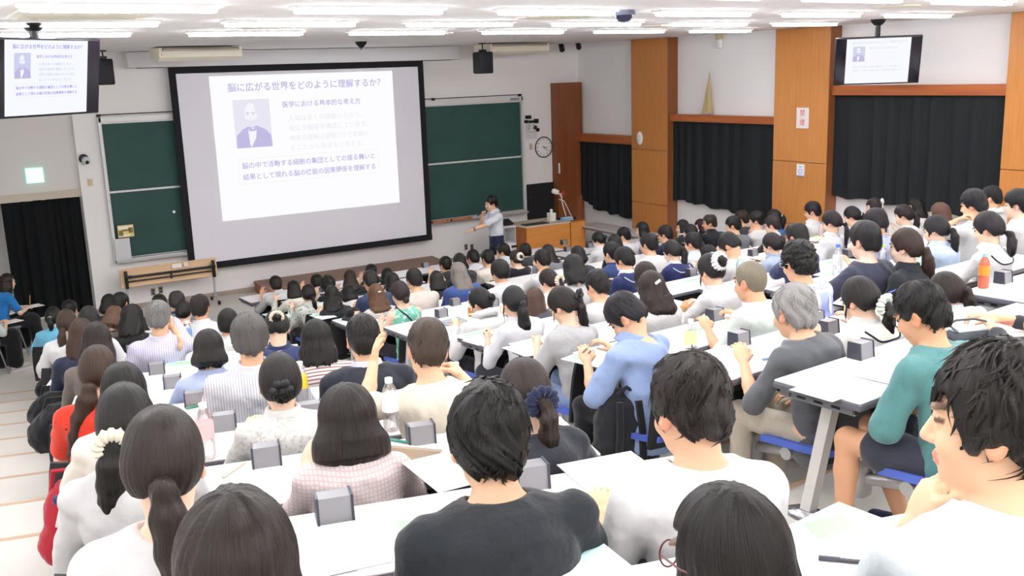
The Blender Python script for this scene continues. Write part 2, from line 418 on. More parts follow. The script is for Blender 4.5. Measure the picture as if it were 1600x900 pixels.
# poster, paper and magnet on the left board
ypaper = YF-.125
def flatthing(name, label, cat, c0, c1, y, mat, th=.004, group=None, parentize=None):
    a = Vector(c0); b = Vector(c1)
    m = MB(); m.box((0, 0, 0), (abs(b.x-a.x), th, abs(a.z-b.z)))
    o = m.build(name, mat, smooth=False); o.location = ((a.x+b.x)/2, y, (a.z+b.z)/2); return tag(o, label, cat, group)
a, b = onY(183, 353, ypaper), onY(210, 369, ypaper)
po = flatthing('poster', 'small yellow and white printed notice on the lower left chalkboard', 'poster', a, b, ypaper, pbr('poster_yellow', '#e9cf86', .7))
w2 = abs(b.x-a.x)
m = MB(); m.box((0, -.003, .06), (w2*.9, .002, .045)); m.box((-.03, -.003, -.075), (w2*.72, .002, .03)); m.build('white_band', pbr('paper_white', '#f4f2ea', .7), po, smooth=False)
m = MB(); m.box((-w2*.32, -.0035, -.03), (.07, .002, .09)); m.box((w2*.32, -.0035, .01), (.07, .002, .09)); m.box((0, -.0035, .012), (.12, .002, .03)); m.build('print', pbr('print_brown', '#8a7a4a', .7), po, smooth=False)
a, b = onY(178, 374, ypaper), onY(206, 405, ypaper)
flatthing('notice_paper', 'blank white paper sheet at the bottom left of the chalkboard', 'paper', a, b, ypaper-.005, pbr('paper_grey', '#d8d9dc', .8))
a = onY(272, 331, ypaper); m = MB(); m.lathe([(0, 0), (.025, 0), (.025, .012), (.018, .018), (0, .018)], rot=Matrix.Rotation(RAD(90), 3, 'X'))
o = m.build('magnet', pbr('white_plastic', '#f0f0ee', .4)); o.location = (a.x, ypaper+.012, a.z); tag(o, 'round white magnet stuck on the left chalkboard near the screen edge', 'magnet')

# the screen, hanging in front of the boards
ys = YF-.22
TL, TR, BR, BL = onY(261, 104, ys), onY(661, 95, ys), onY(674.5, 375, ys), onY(297, 424, ys)
sx0, sx1, sz0, sz1 = (TL.x+BL.x)/2, (TR.x+BR.x)/2, (BL.z+BR.z)/2, (TL.z+TR.z)/2
st = thing('projection_screen', 'large black-bordered projection screen showing a white slide with purple text', 'projection screen', ((sx0+sx1)/2, ys, sz0))
W, H = sx1-sx0, sz1-sz0; bw = .115
m = MB(); m.box((0, .004, H/2), (W-2*bw+.01, .006, H-2*bw+.01)); m.build('fabric', pbr('screen_grey_white', '#f0eff7', .9, bump=(60, .02)), st, smooth=False)
m = MB()
for sx in (-1, 1): m.box((sx*(W/2-bw/2), 0, H/2), (bw, .016, H))
m.box((0, 0, H-bw/2), (W, .0161, bw)); m.box((0, -.003, bw/2), (W, .03, bw)); m.build('border', pbr('black_screen_border', '#15151b', .8), st, smooth=False)
a, b = onY(327, 119, ys), onY(624, 317, ys); c = onY(613, 111, ys); d = onY(347, 345, ys)
lx0, lx1, lz0, lz1 = (a.x+d.x)/2, (b.x+c.x)/2, (b.z+d.z)/2, (a.z+c.z)/2
m = MB(); m.quad([(lx0-st.location.x, -.004, lz0-sz0), (lx1-st.location.x, -.004, lz0-sz0), (lx1-st.location.x, -.004, lz1-sz0), (lx0-st.location.x, -.004, lz1-sz0)])
sl = m.build('slide', emis('projected_white', '#fdfdff', SLIDE), st, smooth=False)
SW, SH = lx1-lx0, lz1-lz0; ox, oz = (lx0+lx1)/2-st.location.x, (lz0+lz1)/2-sz0
def slide_content(par, ox, oy, oz, W, H, c_t, c_p, k, faint):
    """title, subtitle, faint paragraph, boxed lines and a portrait, laid out on a W x H slide centred at ox, oz"""
    X = lambda u: ox+(u-.5)*W
    Z = lambda v: oz+(.5-v)*H
    def line(body, u0, u1, v, mat, nm):
        text(body, .05*H, mat, par, (X(u0), oy-.003, Z(v)), name=nm, width=(u1-u0)*W, bold=.0004*H)
    tm = emis('slide_text', c_t, k); pm = emis('slide_text_pale', c_p, k); fm = emis('slide_text_faint', faint, k)
    line('脳に広がる世界をどのように理解するか？', .088, .925, .085, tm, 'slide_title')
    line('医学における基本的な考え方', .365, .80, .215, tm, 'slide_subtitle')
    for i, s in enumerate(('人体は多くの細胞からなり、', '組織や器官を構成しています。', '病気の理解は細胞の働きを調べ', 'ることから始まると考える。')):
        line(s, .39, .39+.032*len(s), .315+.07*i, fm, 'slide_paragraph')
    line('脳の中で活動する細胞の集団としての振る舞いと', .125, .865, .628, tm, 'slide_line')
    line('結果として現れる脳の機能の因果関係を理解する', .125, .865, .708, tm, 'slide_line')
    m = MB(); fx0, fx1, fz0, fz1 = X(.105), X(.885), Z(.755), Z(.575); t = .0022*H
    for (x0, x1, z0, z1) in ((fx0, fx1, fz0, fz0+t), (fx0, fx1, fz1-t, fz1), (fx0, fx0+t, fz0, fz1), (fx1-t, fx1, fz0, fz1)):
        m.quad([(x0, oy-.002, z0), (x1, oy-.002, z0), (x1, oy-.002, z1), (x0, oy-.002, z1)])
    m.build('text_box_outline', fm, par, smooth=False)
    # plain bust portrait of a bearded man
    px0, px1, pz0, pz1 = X(.105), X(.295), Z(.50), Z(.165); w, h = px1-px0, pz1-pz0
    P = lambda u, v: (px0+u*w, pz1-v*h)
    def shape(pts, yy, mat, nm):
        mm = MB(); mm.quad([(p[0], yy, p[1]) for p in [P(*q) for q in pts]]); return mm.build(nm, mat, po2, smooth=False)
    mm = MB(); mm.quad([(px0, oy-.002, pz0), (px1, oy-.002, pz0), (px1, oy-.002, pz1), (px0, oy-.002, pz1)]); po2 = mm.build('portrait', pm, par, smooth=False)
    oval = lambda cu, cv, ru, rv, n=20, a0=0, a1=6.2832: [(cu+ru*math.cos(a0+(a1-a0)*i/n), cv-rv*math.sin(a0+(a1-a0)*i/n)) for i in range(n)]
    coat = emis('portrait_coat', '#c3bde4', k)
    face = emis('portrait_face', '#fbf9ff', k*.97)
    shape([(.02, 1), (.04, .74), (.2, .62), (.36, .56), (.62, .55), (.85, .64), (.98, .76), (1, 1)], oy-.003, coat, 'coat')
    shape([(.36, .62), (.6, .58), (.56, .8), (.42, .99), (.38, .95)], oy-.004, face, 'shirt_front')
    shape(oval(.47, .31, .17, .235), oy-.0045, face, 'face'); shape(oval(.62, .33, .035, .05), oy-.0046, face, 'ear'); shape([(.33, .27), (.42, .265), (.42, .285), (.33, .29)], oy-.0052, coat, 'brow'); shape([(.49, .265), (.58, .275), (.58, .29), (.49, .285)], oy-.0052, coat, 'brow'); shape(oval(.385, .315, .022, .012), oy-.0052, coat, 'eye'); shape(oval(.53, .315, .022, .012), oy-.0052, coat, 'eye'); shape([(.44, .32), (.425, .4), (.47, .405)], oy-.0052, pm, 'nose')
    shape([(.305, .36), (.33, .5), (.41, .575), (.5, .585), (.59, .53), (.635, .42), (.64, .34), (.6, .40), (.54, .425), (.4, .42), (.34, .40)], oy-.0050, pm, 'beard')
    shape([(.60, .30), (.63, .34), (.65, .26), (.62, .17), (.56, .11), (.58, .2)], oy-.005, pm, 'hair')
    shape([(.37, .6), (.5, .62), (.6, .57), (.58, .65), (.48, .66), (.38, .65)], oy-.0052, coat, 'bow_tie')
slide_content(sl, ox, -.004, oz, SW, SH, '#b5afdf', '#eae7f5', SLIDE, '#eeecf5')
# screen housing hung below the ceiling
a, b = onY(195, 82, YF-.2), onY(714, 93, YF-.2)
o = thing('screen_housing', 'long white boxed housing for the projection screen under the ceiling', 'screen housing', ((a.x+b.x)/2, YF-.17, CEIL))
zc = b.z
m = MB(); m.box((0, 0, (zc-CEIL)/2-.004), (b.x-a.x, .32, CEIL-zc-.006), bev=.01); m.build('case', pbr('housing_white', '#e6e6e8', .7), o, smooth=False)
m = MB(); m.box((0, -.05, zc-CEIL-.004), (b.x-a.x-.3, .05, .012)); m.build('slot', dark, o, smooth=False)

# two hanging air-conditioner units
acm = pbr('cream_casing', '#e9e5d4', .6); acs = pbr('ac_slot', '#8d8373', .8)
for (x0, x1, y, lab) in ((249, 379, 68, 'cream ceiling-hung air conditioner left of the projection screen top'), (766, 858, 66, 'cream ceiling-hung air conditioner right of the projection screen top')):
    Y = 15.1 if x0 < 500 else 15.9
    a, b = onY(x0, 90 if x0 < 500 else 80, Y), onY(x1, 88 if x0 < 500 else 79, Y)
    o = thing('air_conditioner', lab, 'air conditioner', ((a.x+b.x)/2, Y+.28, CEIL), 0, 'ceiling-hung air conditioners')
    w = b.x-a.x; h = .21
    m = MB(); m.prism([(-w/2, .3, -.02), (-w/2, .3, -h*.8), (-w/2, .1, -h), (-w/2, -.18, -h), (-w/2, -.28, -h*.75), (-w/2, -.28, -.02)], (w, 0, 0)); m.build('casing', acm, o, smooth=False)
    m = MB(); m.box((0, -.283, -.045), (w*.92, .02, .045)); m.build('air_slot', acs, o, smooth=False)
    m = MB(); m.box((0, -.296, -.05), (w*.9, .012, .006)); m.box((0, -.292, -.062), (w*.9, .012, .005)); m.build('louvre', acm, o, smooth=False)
    m = MB(); m.lathe([(0, 0), (.008, 0), (.008, .006), (0, .006)], rot=Matrix.Rotation(RAD(90), 3, 'X'), seg=10); m.build('indicator', emis('red_led', '#ff3b30', 1.0), o, loc=(-w*.47, -.28, -h*.55))

# loudspeakers
spm = pbr('speaker_black', '#191c22', .6, bump=(300, .1))
for (x, y0, y1, wpx, lab, cy) in ((754, 81, 115, 23, 'black loudspeaker hung to the right of the projection screen', 15.9), (161, 92, 133, 14, 'black loudspeaker partly behind the left television', 16.4)):
    a, b = onY(x, y0, cy), onY(x, y1, cy); h = a.z-b.z; w = wpx/FPX*depth_of(a)*1.1
    if x < 300: w = h*.62
    o = thing('loudspeaker', lab, 'loudspeaker', (a.x, cy, (a.z+b.z)/2), 0, 'hanging loudspeakers')
    m = MB(); m.box((0, 0, 0), (w, w*.9, h), bev=.03, seg=3); m.build('cabinet', dark, o)
    m = MB(); m.box((0, -w*.45, 0), (w*.9, .015, h*.93), bev=.006); m.build('grille', spm, o)
    m = MB(); m.tube([(0, 0, h/2), (0, 0, CEIL-(a.z+b.z)/2)], .012, 8); m.box((0, 0, h/2+.02), (w*.4, .08, .04)); m.box((0, 0, CEIL-(a.z+b.z)/2-.01), (.1, .1, .02)); m.build('bracket', dark, o)

# wall clock
a = onY(850, 230, YF-.03); ct = thing('wall_clock', 'round white wall clock with black numerals beside the chalkboard', 'clock', (a.x, YF, a.z), 0)
R = .212; rx = Matrix.Rotation(RAD(90), 3, 'X')
m = MB(); m.lathe([(0, 0), (R*.97, 0), (R*.97, .02), (0, .02)], rot=rx, seg=48); m.build('face', pbr('clock_face', '#f6f6f4', .5), ct)
m = MB(); m.torus((0, -.022, 0), R, .013, rx, 56, 8); m.build('rim', pbr('clock_rim', '#4a4b50', .35, .6), ct)
blk = pbr('black_print', '#101012', .6)
for h in range(1, 13):
    t = h/12*2*math.pi
    text(str(h), .062, blk, ct, (R*.78*math.sin(t), -.0225, R*.78*math.cos(t)), align='CENTER', name='numeral')
def hand(l, w, ang, nm):
    m = MB(); c, s = math.sin(ang), math.cos(ang); p, q = s*w, -c*w
    m.prism([(-c*.03-p, -.026, -s*.03-q), (-c*.03+p, -.026, -s*.03+q), (c*l+p*.5, -.026, s*l+q*.5), (c*l-p*.5, -.026, s*l-q*.5)], (0, -.003, 0)); m.build(nm, blk, ct, smooth=False)
hand(.105, .008, RAD(100), 'hour_hand'); hand(.155, .005, RAD(132), 'minute_hand')
# small wall devices
def cam_dome(px, py, Y, lab):
    a = onY(px, py, Y); o = thing('security_camera', lab, 'camera', (a.x, YF, a.z))
    m = MB(); m.lathe([(0, 0), (.07, 0), (.075, .03), (.06, .05), (0, .05)], rot=rx); m.build('mount', dark, o)
    m = MB(); m.ball((.02, -.09, -.03), .065, 16); m.build('housing', pbr('camera_white', '#d8d8de', .4), o)
    m = MB(); m.ball((.03, -.145, -.055), .03, 12); m.build('lens', dark, o)
cam_dome(131, 248, YF-.05, 'white dome camera on the wall left of the chalkboard')
a = onY(141, 285, YF); m = MB(); m.box((0, 0, 0), (.07, .025, .11), bev=.008); o = m.build('wall_switch', pbr('beige_plastic', '#cfc49c', .5)); o.location = (a.x, YF-.0125, a.z); tag(o, 'beige switch plate below the dome camera left of the chalkboard', 'switch')
a = onY(829, 229, YF); m = MB(); m.box((0, 0, 0), (.07, .025, .12), bev=.008); o = m.build('wall_switch', pbr('beige_plastic', '#cfc49c', .5)); o.location = (a.x, YF-.0125, a.z); tag(o, 'beige switch plate just left of the wall clock', 'switch')
outm = pbr('outlet_plate', '#8c8677', .4, .3)
for (px, py, lab) in ((239, 456, 'left of two outlet plates below the folded table'), (251, 453, 'right of two outlet plates below the folded table'), (728, 386, 'left of two outlet plates below the chalkboard beside the speaker'), (737, 386, 'right of two outlet plates below the chalkboard beside the speaker')):
    a = onY(px, py, YF); o = thing('wall_outlet', lab, 'outlet', (a.x, YF, a.z), 0, 'wall outlets')
    m = MB(); m.box((0, -.006, 0), (.075, .012, .12), bev=.004); m.build('plate', outm, o, smooth=False)
    m = MB()
    for zz in (-.025, .025): m.box((0, -.0125, zz), (.04, .004, .035))
    m.build('socket', pbr('socket_dark', '#3b3b3b', .5), o, smooth=False)
a = onY(54, 274, YF+.1); ex = thing('exit_sign', 'lit white and green exit sign above the curtained doorway', 'sign', (a.x, YF+.12, a.z))
m = MB(); m.box((0, -.02, 0), (.27, .04, .25), bev=.006); m.build('case', emis('exit_green', '#8fe3c4', 1.4), ex, smooth=False)
m = MB(); m.box((0, -.043, 0), (.245, .006, .225)); m.build('panel', emis('exit_white', '#f4fffb', 2.0), ex, smooth=False)
# rack of small radio receivers above the clock
o = thing('receiver_rack', 'small black radio receivers and cables mounted above the wall clock', 'receiver', (onY(830, 200, YF).x, YF, onY(830, 200, YF).z))
def rel(px, py, base): a = onY(px, py, YF-.04); return (a.x-base.x, -.05, a.z-base.z)
B = o.location
m = MB()
for (px, py, w, h) in ((825, 183, .12, .07), (822, 190, .07, .06), (830, 190, .11, .05), (837.5, 189, .09, .09)): m.box(rel(px, py, B), (w, .06, h), bev=.006)
m.build('receiver', dark, o)
m = MB()
for (px, py) in ((836, 199), (840, 203)): m.box(rel(px, py, B), (.05, .06, .07), Matrix.Rotation(.5, 3, 'Y'), bev=.006)
m.build('small_camera', dark, o)
m = MB(); m.box((0, -.005, -.08), (.28, .01, .3)); m.build('plate', pbr('mount_plate', '#dedcda', .6), o, smooth=False)
m = MB()
for (p, q) in (((824, 193), (825, 203)), ((827, 193), (826, 203)), ((832, 193), (835, 204)), ((822, 205), (836, 206))):
    u, v = Vector(rel(*p, B)), Vector(rel(*q, B)); m.tube([u, (u+v)/2+Vector((.015, -.01, -.01)), v], .004, 6)
m.build('cable', pbr('cable_grey', '#8f8f93', .5), o)
# dark louvred panel below the clock
a, b = onY(823, 288, YF-.02), onY(867, 352, YF-.02)
o = thing('louvre_panel', 'black ribbed panel on the front wall below the clock', 'panel', ((a.x+XR)/2-.2, YF, 0)); w = abs(b.x-a.x); zt2 = onY(845, 286, YF).z; h = zt2-.3
o.location = ((a.x+b.x)/2, YF, 0)
m = MB(); m.box((0, -.016, .3+h/2), (w, .024, h)); m.build('back_plate', pbr('panel_black', '#16181a', .6), o, smooth=False)
m = MB()
for i in range(40): m.box((0, -.032, .32+i*(h-.04)/39), (w-.02, .012, .012))
m.build('ribs', pbr('rib_charcoal', '#2a2c30', .5), o, smooth=False)
# stage platform
stm = wood('stage_brown', '#836354', '#967464', 'X', 4.0, .5)
a = onY(397, 439, YF-.01); c = onZ(672, 399, a.z); d = onZ(415, 453, a.z)
o = thing('stage_platform', 'low brown wooden platform along the wall under the screen', 'platform', (0, 0, 0)); sh = a.z
m = MB(); m.slab([(a.x, YF-.012), (d.x+.02, d.y), (onZ(690, 408, sh).x, d.y), (c.x, YF-.012)], 0.0, sh-.03); m.build('base', wood('stage_front', '#a35f33', '#b36a38', 'X', 2, .5), o, smooth=False)
m = MB(); m.slab([(a.x-.01, YF-.012), (d.x, d.y-.02), (onZ(690, 408, sh).x+.02, d.y-.02), (c.x+.01, YF-.012)], sh-.03, sh); m.build('deck', stm, o, smooth=False)

# folded flip-top table on castors
ft = thing('folding_table', 'folded beige flip-top table on castors under the left chalkboard', 'table', (onY(265, 425, 17.05).x, 17.05, 0))
a, b = onY(190, 425, 17.05), onY(340, 398, 17.05); c = onY(193, 453, 17.05); L = b.x-a.x; zt_ = (a.z+b.z)/2; zl = onY(338, 428, 17.05).z*.5+c.z*.5
m = MB(); m.box((0, 0, (zt_+zl)/2), (L, .03, zt_-zl), Matrix.Rotation(RAD(-14), 3, 'X'), bev=.008); m.build('tabletop', wood('beech', '#d9b184', '#e4c198', 'X', 3, .45), ft, smooth=False)
m = MB()
for zz in (.62, .55, .35): m.tube([(-L/2+.1, -.09, zl+(zt_-zl)*zz), (L/2-.12, -.09, zl+(zt_-zl)*zz)], .013 if zz < .6 else .008, 8)
m.box((0, -.1, zl+(zt_-zl)*.42), (.03, .02, .12)); m.build('frame_bars', dark, ft)
for sx in (-1, 1):
    xx = sx*(L/2-.08)
    m = MB(); m.box((xx, -.08, zl+(zt_-zl)*.45), (.05, .06, .3), bev=.01); m.box((xx-.03*sx, -.11, zl+(zt_-zl)*.6), (.12, .04, .05), bev=.01); hg = m.build('hinge', dark, ft)
    m = MB(); m.tube([(xx, -.03, zl+.1), (xx, -.02, .12)], .02, 10)
    for sy in (-1, 1): m.tube([(xx, -.02, .2), (xx, sy*.22, .07)], .016, 8)
    lg = m.build('leg', alum, ft)
    for sy in (-1, 1):
        m = MB(); m.lathe([(0, -.018), (.035, -.018), (.04, 0), (.035, .018), (0, .018)], (xx, sy*.23, .04), 16, Matrix.Rotation(RAD(90), 3, 'Y')); m.build('castor', dark, lg)
m = MB(); m.box((.12, -.035, zl+(zt_-zl)*.84), (.16, .004, .07), Matrix.Rotation(RAD(-14), 3, 'X')); m.box((.27, -.045, zl+(zt_-zl)*.86), (.07, .004, .07), Matrix.Rotation(RAD(-14), 3, 'X')); m.build('paper_label', pbr('paper_white', '#f4f2ea', .7), ft, smooth=False)

# lectern unit and what stands on it
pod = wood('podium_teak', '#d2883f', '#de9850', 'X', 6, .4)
Yp = 15.55; a, b = onY(822, 354, Yp), onY(890, 347, Yp); pt = thing('lectern', 'wide orange wooden lectern desk right of the speaker', 'lectern', ((a.x+b.x)/2, Yp, 0)); w = b.x-a.x; h = (a.z+b.z)/2
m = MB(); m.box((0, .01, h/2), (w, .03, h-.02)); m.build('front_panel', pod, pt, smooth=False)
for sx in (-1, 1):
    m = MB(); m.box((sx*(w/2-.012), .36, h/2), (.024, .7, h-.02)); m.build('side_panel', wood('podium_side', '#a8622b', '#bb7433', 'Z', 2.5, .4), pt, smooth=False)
m = MB(); m.box((0, .36, h-.01), (w+.03, .74, .03), bev=.006); m.build('top', pbr('lectern_top', '#c9b9a6', .5), pt, smooth=False)
m = MB(); m.box((-w*.18, .18, h+.012), (w*.52, .2, .014)); m.build('writing_board', dark, pt, smooth=False)
cab = thing('side_cabinet', 'orange wooden cabinet standing at the right end of the lectern', 'cabinet', (b.x+.2, Yp+.3, 0))
m = MB(); m.box((0, 0, h/2-.01), (.34, .6, h-.04), bev=.004); m.build('body', pod, cab, smooth=False)
m = MB(); m.box((0, 0, h-.02), (.36, .62, .025), bev=.005); m.build('top', wood('podium_side', '#a8622b', '#bb7433', 'Z', 2.5, .4), cab, smooth=False)
def on_lectern(px, py): v = onZ(px, py, h+.02); return v
lampw = pbr('lamp_cream', '#ece8dc', .4)
dl = thing('document_camera', 'cream arm lamp camera standing on the lectern end', 'document camera', (b.x+.1, Yp+.3, h+.005))
m = MB(); m.box((0, 0, .02), (.34, .3, .04), bev=.01); m.build('base', dark, dl)
m = MB(); m.tube([(.1, .1, .04), (.02, .1, .3), (-.02, .08, .46), (-.14, .04, .55)], .012, 8); m.build('arm', lampw, dl)
m = MB(); m.box((-.2, .02, .56), (.14, .1, .1), Matrix.Rotation(.4, 3, 'Y'), bev=.03, seg=3); m.build('head', lampw, dl)
m = MB(); m.tube([(.1, -.1, .04), (-.02, -.02, .36), (-.1, .05, .4)], .007, 8); m.build('brace', lampw, dl)
bx = thing('tissue_box', 'white box with a tissue on the lectern top', 'box', (b.x-.22, Yp+.3, h+.005))
m = MB(); m.box((0, 0, .08), (.13, .13, .16), bev=.006); m.build('carton', pbr('carton_white', '#e6e6dc', .7), bx, smooth=False)
m = MB(); m.lathe([(.035, .0), (.02, .03), (.035, .06), (.004, .08)], (0, 0, .155), 9); m.build('tissue', pbr('tissue_white', '#ffffff', .9), bx)
bk = thing('equipment_case', 'pale blue flat case beside the document camera', 'case', (b.x+.02, Yp+.12, h+.005)); m = MB(); m.box((0, 0, .03), (.22, .14, .06), bev=.006); m.build('case_body', pbr('pale_blue_plastic', '#8fb4d6', .5), bk, smooth=False)
m = MB(); m.box((0, 0, .062), (.2, .12, .006)); m.build('case_lid', pbr('carton_white', '#e6e6dc', .7), bk, smooth=False)
# white console desk with equipment between speaker and lectern
Yq = 15.9; a = onY(783, 355, Yq); b2 = onY(806, 352, Yq)
cd = thing('equipment_desk', 'small white console desk with monitor between speaker and lectern', 'desk', ((a.x+b2.x)/2+.02, Yq, 0)); w = abs(b2.x-a.x)+.02; hh = a.z
m = MB(); m.box((0, .25, hh-.02), (w, .5, .03), bev=.005); m.box((0, .4, hh/2), (w, .03, hh-.05)); m.build('top', pbr('desk_white', '#e4e2e2', .5), cd, smooth=False)
for sx in (-1, 1):
    m = MB(); m.box((sx*(w/2-.02), .25, hh/2-.02), (.03, .46, hh-.04)); m.build('side_panel', pbr('desk_white', '#e4e2e2', .5), cd, smooth=False)
m = MB(); m.box((0, .2, .3), (w-.06, .44, .02)); m.build('shelf', pbr('desk_white', '#e4e2e2', .5), cd, smooth=False)
mo = thing('computer_monitor', 'dark flat monitor lying low on the white console desk', 'monitor', (cd.location.x, Yq+.2, hh)); m = MB(); m.box((0, 0, .05), (.34, .22, .03), Matrix.Rotation(RAD(20), 3, 'X'), bev=.006); m.build('screen', dark, mo); m = MB(); m.box((0, .08, .02), (.14, .1, .04)); m.build('stand', dark, mo)
# cupboard with a white machine below it
pr = thing('printer', 'white machine with dark trays under the console desk', 'printer', (cd.location.x, Yq+.1, .32)); m = MB(); m.box((0, .02, .13), (w*.7, .34, .22), bev=.02); m.build('body', pbr('machine_white', '#eceaf0', .4), pr); m = MB(); m.box((0, -.16, .07), (w*.55, .06, .03)); m.box((.05, -.16, .17), (w*.3, .03, .04)); m.build('tray', dark, pr, smooth=False)

# long grey table along the right wall
gt = thing('side_table', 'long grey table against the right wall beside the lectern', 'table', (11.62, 14.75, 0))
gm = pbr('grey_laminate', '#b9b8b8', .5)
m = MB(); m.box((0, 0, .755), (.5, 1.9, .03), bev=.006); m.build('tabletop', gm, gt, smooth=False)
m = MB(); m.box((0, 0, .72), (.44, 1.8, .04)); m.box((0, 0, .42), (.3, 1.7, .02)); m.build('shelf', pbr('grey_steel', '#8e9092', .5, .5), gt, smooth=False)
for sx in (-1, 1):
    for sy in (-1, 1):
        m = MB(); m.box((sx*.2, sy*.85, .35), (.035, .05, .7)); m.build('leg', pbr('grey_steel', '#8e9092', .5, .5), gt, smooth=False)
# small red extinguisher-like fitting and white switch on the dark pillar beside the clock
a = onY(873.5, 263, YF-.2); m = MB(); m.box((0, 0, 0), (.035, .02, .22), bev=.006); o = m.build('pull_handle', pbr('white_plastic', '#f0f0ee', .4)); o.location = (a.x, YF-.21, a.z); tag(o, 'slim white handle on the dark timber post by the clock', 'handle')
a = onY(882, 305, YF-.3); rl = thing('red_lamp', 'small red signal lamp on the dark timber post beside the curtain', 'lamp', (a.x, YF-.2, a.z)); m = MB(); m.lathe([(0, 0), (.05, 0), (.05, .04), (0, .04)], rot=rx, seg=14); m.build('base', pbr('white_plastic', '#f0f0ee', .4), rl); m = MB(); m.ball((0, -.06, .02), (.04, .04, .07), 12); m.build('lens', pbr('red_plastic', '#c23b3b', .3), rl)
# brackets and sensors
def onceil(px, py): return onZ(px, py, CEIL)
a = onX(999, 216, XR-.03); wd = thing('intercom', 'white oval fitting on the timber pillar nearest the chalkboard', 'fitting', (XR, a.y, a.z), 0)
m = MB(); m.ball((-.02, 0, 0), (.035, .085, .13), 18); m.build('cover', pbr('white_plastic', '#f0f0ee', .4), wd); m = MB(); m.torus((-.05, 0, 0), .05, .006, Matrix.Rotation(RAD(90), 3, 'Y'), 20, 6); m.build('ring', pbr('ring_grey', '#c9c9cc', .4), wd)
a = onX(1124, 63, XR+REC-.05); sd = thing('wall_sensor', 'small beige bracketed sensor high on the right wall', 'sensor', (XR+REC, a.y, a.z)); m = MB(); m.box((-.05, 0, .06), (.1, .1, .1), bev=.01); m.build('bracket', pbr('beige_plastic', '#cfc49c', .5), sd); m = MB(); m.box((-.05, 0, -.06), (.08, .12, .16), bev=.02); m.build('housing', pbr('white_plastic', '#f0f0ee', .4), sd)
# signs on the second pillar
a, b = onX(1245.5, 168, XR), onX(1264, 201, XR); s1 = thing('no_smoking_sign', 'white sign with red characters on the second timber pillar', 'sign', (XR, (a.y+b.y)/2, (a.z+b.z)/2))
m = MB(); m.box((-.008, 0, 0), (.014, abs(a.y-b.y), abs(a.z-b.z)), bev=.004, seg=1); m.build('plate', pbr('sign_white', '#e9e4e1', .5), s1, smooth=False)
redm = pbr('sign_red', '#d8404f', .5)
for ch, zz in (('禁', .075), ('煙', -.075)): text(ch, .11, redm, s1, (-.0165, 0, zz), (RAD(90), 0, RAD(-90)), 'CENTER')
a, b = onX(1245.5, 256, XR), onX(1257, 276, XR); s2 = thing('pictogram_sign', 'small white sign with a blue pictogram low on the second pillar', 'sign', (XR, (a.y+b.y)/2, (a.z+b.z)/2))
m = MB(); m.box((-.006, 0, 0), (.01, abs(a.y-b.y), abs(a.z-b.z))); m.build('plate', pbr('sign_paper', '#f2f3f6', .5), s2, smooth=False)
bl = pbr('sign_blue', '#6f9fd0', .5); m = MB(); m.torus((-.0125, 0, -.02), .035, .004, Matrix.Rotation(RAD(90), 3, 'Y'), 20, 6); m.box((-.0125, 0, .055), (.003, .05, .012)); m.box((-.0125, 0, -.09), (.003, abs(a.y-b.y)*.9, .014)); m.build('pictogram', bl, s2, smooth=False)

# televisions hung from the ceiling
def television(name_lab, p_tl, p_tr, p_br, p_bl, Wr, u0, u1, d, lab_drop):
    """p_*: pixel corners; Wr: real width; the set hangs at distance d along the rays, tilted as the corners show"""
    tl = Vector(_o(ray(*p_tl)*d[0])); trr = Vector(_o(ray(*p_tr)*d[1])); bl_ = Vector(_o(ray(*p_bl)*d[2])); br_ = Vector(_o(ray(*p_br)*d[3]))
    return tl, trr, br_, bl_
def build_tv(c, W, H, yaw, tilt, lab, content, pole_px):
    o = thing('television', lab, 'television', c, 0, 'ceiling-hung televisions'); o.rotation_euler = (RAD(tilt), 0, RAD(yaw))
    m = MB(); m.box((0, .03, 0), (W, .06, H), bev=.008); m.build('casing', pbr('tv_black', '#0b0b10', .3), o)
    m = MB(); m.quad([(-W/2+.015, -.002, -H/2+.02), (W/2-.015, -.002, -H/2+.02), (W/2-.015, -.002, H/2-.015), (-W/2+.015, -.002, H/2-.015)]); m.build('panel', pbr('tv_glass', '#10101c', .12, spec=.6), o, smooth=False)
    w2 = H*1.28; m = MB(); m.quad([(-w2/2, -.004, -H/2+.02), (w2/2, -.004, -H/2+.02), (w2/2, -.004, H/2-.015), (-w2/2, -.004, H/2-.015)])
    pn = m.build('picture', emis('tv_white', '#f8faff', 1.0), o, smooth=False)
    if content == 1: slide_content(pn, 0, -.004, .0, w2, H-.035, '#8f8be0', '#d0d3f0', 1.0, '#cfd8f2')
    else: slide_content(pn, 0, -.004, .0, w2, H-.035, '#dcdcf2', '#d4d8ea', 1.0, '#f2f4fd')
    R_ = Matrix.Rotation(-RAD(tilt), 3, 'X')
    up = (Matrix.Rotation(RAD(yaw), 3, 'Z') @ Matrix.Rotation(RAD(tilt), 3, 'X')).inverted() @ Vector((0, 0, 1))
    st = Vector((0, .1, H*.1)); L = (CEIL-Vector(c).z-H*.1)
    m = MB(); m.box((0, .08, .05), (.3, .06, .3)); m.tube([st, st+up*(L-.02)], .035, 12); m.tube([st+up*(L-.10), st+up*(L-.06), st+up*(L-.01)], [.05, .09, .11], 14); m.build('ceiling_mount', dark, o)
    return o
build_tv((11.63, 9.0, CAMZ-.022), 1.117, .647, -44.05, 13.85, 'flat television hung from the ceiling in front of the right wall', 2, None)
build_tv((1.19, 8.84, CAMZ+.079), 1.076, .623, 33.2, 11.44, 'flat television hung from the ceiling at the far left', 1, None)
